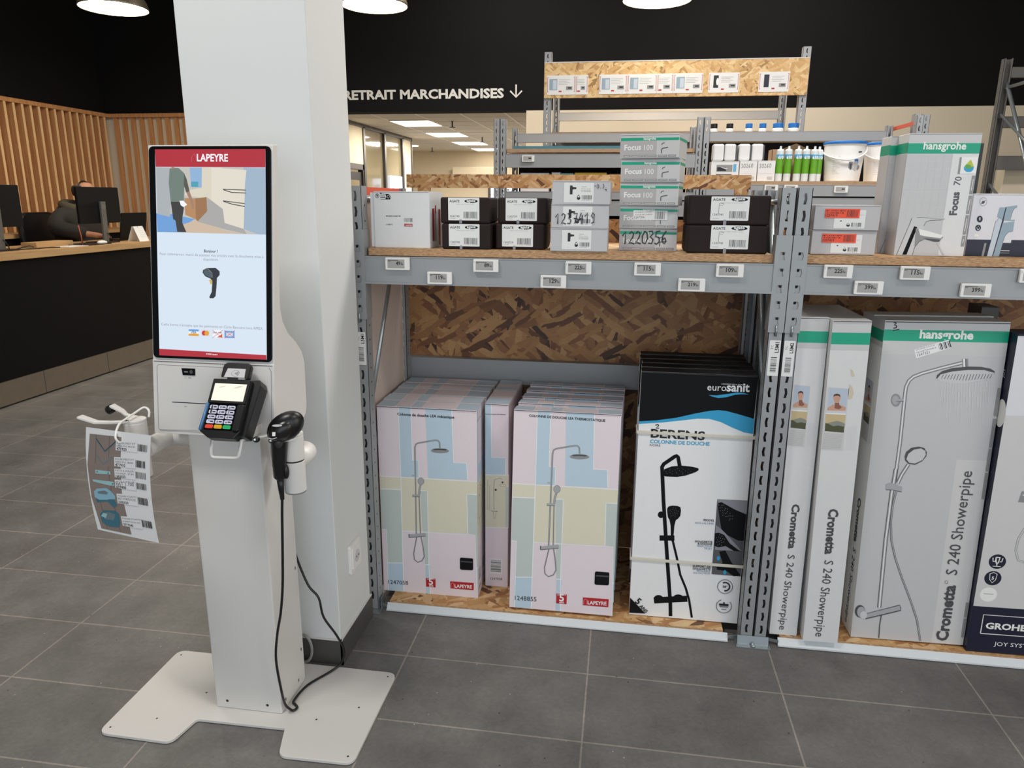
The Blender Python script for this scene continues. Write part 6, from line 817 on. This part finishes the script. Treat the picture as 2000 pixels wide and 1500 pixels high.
for z, l in ((.728, 'upper'), (.258, 'lower')):
    dy = 2.410+(z-.036)*math.tan(R(2)); g = G(); h = .011
    for (xa, xb, ya, yb) in ((.070, .468, dy-.0062, dy-.0036), (.070, .468, dy+.0668, dy+.069), (.0705, .0735, dy-.0062, dy+.069), (.465, .468, dy-.0062, dy+.069)): g.box(xa, xb, ya, yb, z-h/2, z+h/2, 'elastic')
    tag(g.build('elastic_band', at=(.27, dy, z), bevel=.001), l+' white elastic band stretched around the black and white shower carton', 'elastic band', 'white elastic bands')
# tall grey shower pipe cartons in the right bay
carton('shower_carton', 'narrow side of grey green shower carton right beside the double upright', (.5635, 2.368, .0335), (.091, .36, 1.118), 'carton_pale', (('front', 'cro_side', None, .835),), roll=-.55, group='grey green shower cartons')
carton('shower_carton', 'grey green shower carton standing edge on with a torn label, overhanging the rail', (.669, 2.338, .037), (.113, .36, 1.112), 'carton_pale', (('front', 'cro_side', None, 1.035), ('front', lambda f: [f.poly('lgrey2', [(.064, .962), (.073, .955), (.080, .938), (.070, .936)]), f.poly('torn', [(.064, .962), (.073, .955), (.080, .938), (.070, .936)]), f.poly('torn', [(.066, .912), (.076, .904), (.082, .882), (.078, .866), (.067, .862), (.065, .885)])])), roll=-1.2, group='grey green shower cartons')
cf = carton('shower_carton', 'grey green shower carton facing front with large chrome shower picture', (.840, 2.392, .0355), (.362, .11, 1.106), 'hwhite', (('front', 'cro_front'), ('left', 'cro_side')), tilt=1.2, roll=-.9, group='grey green shower cartons')
clone(cf, (.843, 2.507, .0355), 'grey green shower carton hidden behind the one facing front')
cg = carton('shower_carton', 'navy and white shower carton at the right photo edge, on the floor shelf', (1.2035, 2.371, .0335), (.36, .10, 1.085), 'navy', (('front', 'grohe'), ('left', lambda f: [f.text('hwhite', 'JOY', (.06, .94), (.06, .97), 1, .8), f.disc('hwhite', .075, .83, .03, .045)])), roll=-.75)
carton('small_carton', 'dark grey carton corner showing behind the tall front facing shower carton', (1.205, 2.655, .0335), (.055, .10, 1.13), 'grey_plastic')
# upper shelf, left to right
S = 1.3435
def side_red(f):
    f.rect('red_print', .028, .022, .050, .128); f.rect('red_print', .098, .006, .116, .125); f.rect('mgrey', .056, .02, .07, .13); f.rect('red_print', .060, .112, .072, .138)
wc = carton('tap_carton', 'large white tap carton with red side print beside the left upright', (-.826, 2.388, S), (.192, .15, .182), 'carton_white', (('front', 'whitecart'), ('right', side_red)), yaw=-3)
sub(G().box(-.014, -.001, .003, .147, .001, .178, 'carton_white'), 'side_flap', wc, bevel=.001)
def tape(o, u, w=.009, v0=0, v1=.012):
    g = G(); Face(g, (u, 0, v0), *FR, .0009).rect('mgrey2', 0, 0, w, v1-v0); return sub(g, 'tape', o)
ag = None
for x, y, z, key, lab, dx in ((-.590, 2.360, S, 'agate', 'black tap carton at the bottom of the stack beside the white carton', .024), (-.593, 2.360, S+.0825, 'agate', 'black tap carton on top of the stack beside the white carton', .026),
                          (-.417, 2.390, S, 'agate39', 'black tap carton at the bottom of the stack left of the grey cartons', .022), (-.410, 2.392, S+.0825, 'agate39', 'black tap carton on top of the stack left of the grey cartons', .026)):
    o = carton('tap_carton', lab, (x, y, z), (.161, .19, .082), 'taupe', (), group='black tap cartons', bevel=.006, seam=False, yaw=1.5 if z > S else 0)
    sticker_on(o, (dx, 0, .0095), *FR, .102, .071, key); tape(o, dx+.036)
for x, z, lab, dx in ((.194, S, 'wide black tap carton at the bottom, beside the double upright', .072), (.193, S+.0865, 'wide black tap carton on top, beside the double upright', .067)):
    o = carton('tap_carton', lab, (x, 2.372, z), (.245, .20, .086 if z == S else .090), 'taupe', (), group='black tap cartons', bevel=.006, seam=False)
    sticker_on(o, (dx, 0, .014), *FR, .114, .072, 'agate41', su=1.12, sv=1.04); tape(o, dx+.04, v1=.016)
for k, (x, w, lab) in enumerate(((-.233, .181, 'grey tap carton at the bottom of the three carton stack'), (-.232, .178, 'grey tap carton in the middle, overwritten 1237419 in black marker'), (-.230, .181, 'grey tap carton on top of the three carton stack'))):
    o = carton('tap_carton', lab, (x, 2.355, S+.0725*k), (.181, .18, .072), 'carton_grey', (), group='grey tap cartons', yaw=(0, .6, -.5)[k])
    sticker_on(o, (.037, 0, .006), *FR, .093, .060, 'greylab')
    if k:
        g = G(); f = Face(g, (0, 0, 0), *FR, .003)
        if k == 1: scrawl(f, 'ink', '1237419', .014, .012, .032, .0185, .0034); f.line('ink', .006, [(.083, .024), (.096, .029)])
        else: scrawl(f, 'ink', '-D.).', .132, .048, .013, .0085, .0018); f.line('ink', .003, [(.165, .046), (.170, .044)])
        sub(g, 'marker_writing', o)
for k, (x, yw, y, lab) in enumerate(((-.016, 0, 2.450, 'green striped tap carton at the bottom, marked 1220356 in marker'), (-.018, 3, 2.444, 'green striped tap carton second from the bottom, with barcode sticker'), (-.020, 9, 2.440, 'green striped tap carton in the middle of the five carton stack'), (-.020, 10, 2.436, 'green striped tap carton second from the top of its stack'), (-.025, 13, 2.432, 'green striped tap carton on top of the five carton stack'))):
    o = carton('tap_carton', lab, (x, y, S+.0718*k), (.185, .15, .0713), 'hgrey1', (('front', 'foc100'), ('right', lambda f: f.rect('hgreen', 0, .052, .15, .060))), yaw=-yw, group='green striped tap cartons')
    if k == 0:
        g = G(); f = Face(g, (0, 0, 0), *FR, .0016); scrawl(f, 'ink', '1220356', .010, .020, .040, .0208, .0042); sub(g, 'marker_writing', o)
    if k == 1: sticker_on(o, (.044, 0, .026), *FR, .108, .030, None, 'price_sticker', lift=.0014, extra=lambda f: [f.text('ink', 'MITIGEUR LAVABO', (.004, .022), (.060, .024), 0, .9), f.text('ink', 'FOCUS MR CHROM', (.006, .014), (.060, .016), 0, .9), f.text('ink', '1247206', (.004, .004), (.036, .006), 0, 1), f.bars('ink', .068, .003, .100, .027, 14)])
for k, (x, y, lab) in enumerate(((.573, 2.402, 'grey tap carton with orange sticker at the bottom, right of the upright'), (.573, 2.398, 'grey tap carton with orange sticker on top, right of the upright'))):
    o = carton('tap_carton', lab, (x, y, S+.001+.0745*k), (.188, .19, .074), 'carton_silver', (), group='orange stickered tap cartons', yaw=-1.5*k)
    sticker_on(o, (.058, 0, .005), *FR, .089, .055, 'orlab'); g = G(); f = Face(g, (.030, 0, .036), *FR, .0022); f.rect('orange', 0, 0, .099, .027); f.art('orange'); sub(g, 'orange_sticker', o)
cf70 = carton('tap_carton', 'tall grey green tap carton with chrome tap picture on the upper shelf', (.826, 2.430, S), (.2, .088, .358), 'carton_white', (('front', 'foc70'), ('left', lambda f: [f.rect('hgreen', 0, .302, .088, .332), f.rect('hgrey2', 0, 0, .088, .30)])), group='tall grey green tap cartons')
clone(cf70, (.806, 2.522, S), 'second tall grey green tap carton, mostly hidden behind the first')
carton('tap_carton', 'black carton edge showing behind the tall grey green tap carton', (.945, 2.64, S), (.18, .06, .345), 'carton_black')
carton('tap_carton', 'white and navy tap carton at the right photo edge on the upper shelf', (1.043, 2.462, S), (.20, .14, .186), 'gwhite', (('front', 'grohefau', None, 1.0),))

# ---------------------------------------------------------------- second row of racks
def back_bay(label, xl, xr, yf, depth, H, beams, boards, name='storage_rack', group='back row shelving bays', rear=True, m='rack_grey'):
    t = thing(name, ((xl[0]+xr[1])/2, yf+depth/2, 0), label, 'rack', group)
    for a, b in (xl, xr):
        sub(post(a, b, yf, H, m=m), 'upright', t); sub(post(a, b, yf+depth-.05, H-.01, True, m=m), 'upright', t)
        c = (a+b)/2; z = .2
        g = G()
        while z < H-.5: g.tube([(c, yf+.04, z), (c, yf+depth-.04, z+.45)], .01, 'zinc', 8); z += .5
        sub(g, 'brace', t)
    for z0, z1, where in beams: sub(beam_geo(xl[1], xr[0], yf if where == 'front' else yf+depth-.05, z0, z1, m), 'beam', t)
    for z in boards: sub(board(G(), xl[1]+.005, xr[0]-.005, yf+.02, yf+depth-.02, z-.024, z, 'osb_flat', 'rough_board'), 'shelf_board', t)
    return t
ra = back_bay('grey shelving bay of the second row behind the black and grey cartons', (-.875, -.835), (.445, .485), 5.2, .6, 2.04, [(1.72, 1.81, 'front'), (1.925, 1.99, 'rear'), (1.40, 1.50, 'front'), (1.51, 1.56, 'front')], [1.845, 1.56])
rb = back_bay('grey shelving bay of the second row holding sealant and buckets', (.49, .53), (1.80, 1.84), 5.2, .6, 2.04, [(1.928, 1.995, 'rear'), (1.54, 1.612, 'front'), (1.39, 1.53, 'front')], [1.636])
rt = back_bay('plain grey shelf behind the second row, carrying bottles with dark and blue caps', (.49, .53), (1.70, 1.74), 5.86, .3, 1.99, [], [1.955])
sub(post(-.92, -.878, 5.2, 2.04), 'upright', ra)
sub(G().box(.50, 1.83, 5.81, 5.815, .02, 1.92, 'black_panel'), 'back_panel', rb); sub(G().box(-.83, .44, 5.81, 5.815, .02, 1.80, 'black_panel'), 'back_panel', ra)
sub(G().box(1.86, 1.866, 5.3, 5.9, 2.0, 2.025, 'coral'), 'guard_stripe', rb); 
t = thing('post_guard', (1.97, 5.6, 0), 'slotted steel rack posts standing behind the buckets with a coral bar', 'rack post'); sub(post(1.92, 1.965, 5.6, 2.09), 'upright', t); sub(post(1.975, 2.02, 5.6, 2.085), 'upright', t)
for x, y, z, l in ((-.72, 5.212, 1.80, 'price tag alone on the back beam above the chipboard rail'), (1.345, 5.2, 1.606, 'price tag on the back shelf edge below the sealant and bucket'), (1.66, 5.2, 1.545, 'price tag half hidden behind the tall green carton'), (1.03, 5.2, 1.612, 'price tag behind the top of the double upright'), (.905, 5.2, 1.612, 'price tag behind the right end of the chipboard rail')):
    y = 5.2; t = thing('price_tag', (x+.042, y, z-.045), 'small '+l, 'price tag', 'price tags on the back racks')
    sub(G().prism(rrect(0, -.042, .085, 0, .003), (x, y-.003, z), (1, 0, 0), (0, 0, 1), (0, -1, 0), .012, 'white_plastic'), 'case', t); g = G(); f = Face(g, (x, y-.015, z-.042), *FR, .001); f.rect('epaper', .009, .007, .068, .036); f.rect('ink', .045, .018, .064, .026); sub(g, 'display', t)
# goods on the second row
Zb = 1.6365
def bucket(x, y, label):
    t = thing('bucket', (x, y, Zb), label, 'bucket', 'white plastic buckets')
    g = G(); g.lathe([(.106, 0), (.110, .004), (.128, .232), (.133, .234), (.133, .242)], 'bucket_white', 36, (x, y, Zb))
    sub(G().lathe([(.134, .238), (.136, .240), (.136, .252), (.128, .256), (.118, .252)], 'lid_blue', 36, (x, y, Zb)), 'lid', t)
    sub(G().tube([(x-.136*math.cos(a), y-.138*math.sin(a), Zb+.19+(.024 if a > 1.57 else 0)*(a-1.57)-.055*math.sin(a)) for a in [k*math.pi/16 for k in range(17)]], .006, 'bucket_white', 8), 'handle', t)
    def wrap(u, v): a = -math.pi/2+u/.122; r_ = .1105+.018*v/.232+.0008; return (x+r_*math.cos(a), y+r_*math.sin(a), Zb+v)
    f = Face(g, (0, 0, 0), (1, 0, 0), (0, 0, 1), .0006, warp=wrap)
    for k in range(10): f.line('lgrey', .002, [(-.10, .05+.012*k), (-.05-.01*(k % 3), .05+.012*k)])
    f.rect('mgrey', .005, .085, .03, .125); f.rect('gwhite', .022, .08, .04, .12); f.rect('blue610', .042, .10, .072, .13); f.disc('lgrey', .055, .10, .016, .03); f.disc('lid_blue', .055, .135, .016, .007); f.disc('dgrey', .02, .095, .008, .02); f.disc('mgrey', .08, .09, .012, .015); f.line('navy', .008, [(.06, .185), (.09, .188)])
    sub(g, 'body', t)
bucket(1.430, 5.37, 'white bucket with blue lid standing left of the other bucket'); bucket(1.715, 5.47, 'white bucket with blue lid partly hidden by the tall green carton')
for k, (x, y) in enumerate(((1.005, 5.29), (1.058, 5.285), (1.120, 5.285), (1.172, 5.29), (1.228, 5.31), (1.265, 5.34))):
    t = thing('sealant_cartridge', (x, y, Zb), '%s green labelled sealant cartridge from the left on the back shelf' % ('first', 'second', 'third', 'fourth', 'fifth', 'sixth')[k], 'cartridge', 'sealant cartridges')
    sub(G().lathe([(.0235, 0), (.0235, .195), (.02, .205), (.008, .208), (.007, .225)], 'tube_clear', 20, (x, y, Zb)), 'tube', t); g = G().lathe([(.0241, .05), (.0241, .150)], 'grn610', 20, (x, y, Zb), caps=False).lathe([(.0241, .150), (.0241, .172)], 'blue610', 20, (x, y, Zb), caps=False); f = Face(g, (x-.016, y-.0243, Zb+.143), *FR, .0006); f.text('hwhite', '610', (0, 0), (.034, 0), 2, 1.2); sub(g, 'label_band', t)
g = G(); g.box(.965, 1.24, 5.36, 5.363, 0+Zb, Zb+.21, 'carton_brown'); g.box(.965, .968, 5.36, 5.50, Zb, Zb+.21, 'carton_brown'); g.box(1.237, 1.24, 5.36, 5.50, Zb, Zb+.21, 'carton_brown'); g.box(.965, 1.24, 5.497, 5.50, Zb, Zb+.21, 'carton_brown'); g.box(.965, 1.24, 5.36, 5.50, Zb, Zb+.003, 'carton_brown')
g.add([(1.02, 5.36, Zb+.21), (1.20, 5.36, Zb+.21), (1.11, 5.33, Zb+.245)], [(0, 1, 2)], 'carton_brown'); g.add([(1.02, 5.361, Zb+.21), (1.20, 5.361, Zb+.21), (1.11, 5.331, Zb+.245)], [(2, 1, 0)], 'carton_brown'); tag(g.build('open_carton', at=(1.1, 5.43, Zb)), 'open brown carton with raised flap behind the sealant cartridges', 'carton')
carton('small_carton', 'white carton with dark tap photo on the back shelf, left of the two marked boxes', (.56, 5.27, Zb), (.182, .12, .127), 'carton_white', (('front', lambda f: [f.rect('mgrey', .035, .06, .14, .105), f.rect('ink', .04, .065, .10, .09), f.poly('lgrey', [(.06, .09), (.10, .075), (.11, .085)]), f.rect('dgrey', .035, .0, .138, .045), f.rect('blue610', .145, .06, .165, .11)]),))
for x, l in ((.748, 'small white box marked 30260, next to the carton with tap photo'), (.865, 'small white box marked 30260, next to the sealant cartridges')):
    carton('small_carton', l, (x, 5.27, Zb), (.112, .12, .132), 'carton_white', (('front', lambda f: [scrawl(f, 'ink', '30260', .008, .085, .026, .016, .0025), f.line('lgrey', .0015, [(.012, .05), (.09, .05)]), f.bars('mgrey', .065, .008, .1, .03, 10)]),), group='boxes marked 30260')
for x, l in ((.568, 'leftmost'), (.645, 'second'), (.738, 'third'), (.823, 'rightmost')):
    t = thing('white_package', (x+.036, 5.34, Zb+.133), l+' of four white wrapped packages above the white boxes on the back shelf', 'package', 'white wrapped packages'); sub(G().box(x, x+.074, 5.30, 5.39, Zb+.1325, Zb+.242, 'carton_pale'), 'wrapper', t, bevel=.012); sub(G().box(x+.0745, x+.083, 5.31, 5.38, Zb+.1325, Zb+.235, 'dgrey'), 'gap_shade', t)  # dark grey strip stands in for the shade in the gap beside each package
for x, c1, c2, l in ((.635, 'ink', 'white', 'first'), (.75, 'ink', 'white', 'second'), (.89, 'lid_blue', 'white', 'third'), (.99, 'lid_blue', 'white', 'fourth'), (1.10, 'lid_blue', 'lid_blue', 'fifth'), (1.21, 'lid_blue', 'lid_blue', 'sixth')):
    t = thing('bottle', (x, 5.97, 1.956), '%s bottle from the left peeking over the top back beam, %s cap' % (l, 'dark' if c1 == 'ink' else 'blue'), 'bottle', 'bottles on the top back shelf'); r_ = .028 if c2 == 'white' else .042
    sub(G().lathe([(r_, 0), (r_, .07), (r_*.8, .085)], 'bucket_white', 16, (x, 5.97, 1.956)), 'body', t); sub(G().lathe([(r_*.86, .08), (r_*.9, .082), (r_*.9, .112), (r_*.8, .115)], c1, 16, (x, 5.97, 1.956)), 'cap', t)
for x, w_, m_n, h_, l in ((-.74, .20, 'carton_white', .125, 'white carton at the left end of the shaded back shelf'), (-.52, .06, 'carton_white', .13, 'narrow white box between white carton and teal pack on the shaded shelf'), (-.455, .085, 'teal_box', .125, 'teal pack on the shaded back shelf'), (-.36, .22, 'yellow_box', .128, 'large yellow box on the shaded back shelf'), (-.12, .16, 'carton_brown', .12, 'brown box on the shaded back shelf beside the yellow box'), (.06, .12, 'yellow_box', .13, 'smaller yellow box at the right of the shaded back shelf'), (.2, .14, 'taupe', .12, 'dark box at the right end of the shaded back shelf')):
    carton('small_carton', l, (x, 5.26, 1.561), (w_, .16, h_), m_n, group='boxes on the shaded back shelf')
g = G(); 
for k in range(3): g.box(-.80+.02*k, .40, 5.30+.08*k, 5.36+.08*k, 1.8455, 1.868, 'teal3')
tag(g.build('steel_profiles', at=(-.2, 5.4, 1.8455)), 'dark teal metal profiles lying on the empty back shelf', 'profiles')

# ---------------------------------------------------------------- tall rack with the chipboard sign, far right rack
rc = back_bay('tall grey rack carrying the chipboard sign with product cards', (-.69, -.63), (1.275, 1.335), 6.2, .8, 2.64, [(2.30, 2.36, 'front'), (2.20, 2.27, 'rear'), (1.95, 2.02, 'rear')], [2.04], 'tall_rack', 'tall racks')
sg = sub(G().box(-.685, 1.325, 6.178, 6.198, 2.295, 2.56, 'osb_sign').box(-.685, 1.325, 6.176, 6.199, 2.557, 2.562, 'rail_white'), 'chipboard_sign', rc)
for k, (a, b, pic) in enumerate(((-.665, -.435, 'gblue'), (-.435, -.335, None), (-.25, -.03, 'gblue'), (-.03, .20, 'gblue'), (.20, .325, None), (.325, .55, 'gblue'), (.59, .82, 'ink'), (.965, 1.19, 'navy'))):
    t = thing('product_card', ((a+b)/2, 6.176, 2.32), ('white product card on the chipboard sign, %s from the left' % ('first', 'second', 'third', 'fourth', 'fifth', 'sixth', 'seventh', 'eighth')[k])+(' with grey shower screen picture' if pic == 'gblue' else ' with text only' if not pic else ' with dark panel picture'), 'card', 'product cards on the chipboard sign')
    g = G().box(a+.001, b-.001, 6.1735, 6.1775, 2.318, 2.462, 'label_paper'); f = Face(g, (a, 6.1733, 2.318), *FR, .0008); W = b-a; u = .012
    f.line('lred', .004, [(.014, .13), (.008, .13), (.008, .022), (.014, .022)]); f.line('lred', .004, [(W-.014, .13), (W-.008, .13), (W-.008, .022), (W-.014, .022)])
    if pic:
        f.rect(pic, .022, .035, .085, .118) if pic == 'gblue' else f.rect(pic, .038, .035, .075, .125); u = .095
        if pic == 'gblue': f.rect('lgblue', .05, .04, .08, .108)
        if pic == 'ink': f.disc('white', .068, .08, .010, .026)
    for q in range(4): f.line('mgrey', .002, [(u, .112-.012*q), (min(W-.03, u+.09-.02*(q % 2)), .112-.012*q)])
    f.rect('lred', u+.002, .020, u+.025, .030); f.rect('mgrey', max(u+.03, W-.075), .035, W-.025, .062); f.rect('ink', max(u+.04, W-.06), .045, W-.032, .055); sub(g, 'card', t)
rd_ = back_bay('tall dark rack upright with braces at the right edge of the photo', (2.69, 2.75), (4.1, 4.16), 5.3, .95, 2.54, [(2.40, 2.47, 'rear'), (2.05, 2.13, 'rear'), (1.75, 1.85, 'rear')], [], 'tall_rack', 'tall racks', m='grey_plastic')
sub(G().tube([(2.735, 6.21, 2.36), (2.735, 5.36, 1.3)], .014, 'zinc', 8).tube([(2.735, 6.21, 2.33), (2.735, 5.36, 2.33)], .012, 'zinc', 8), 'cross_brace', rd_)
carton('wall_panel_pack', 'tall cream wrapped panel leaning in the far right rack', (2.86, 6.3, 0), (.9, .12, 1.85), 'cream_wall', cat='panel pack')
for o in bpy.data.objects:
    if '_o' in o: del o['_o']
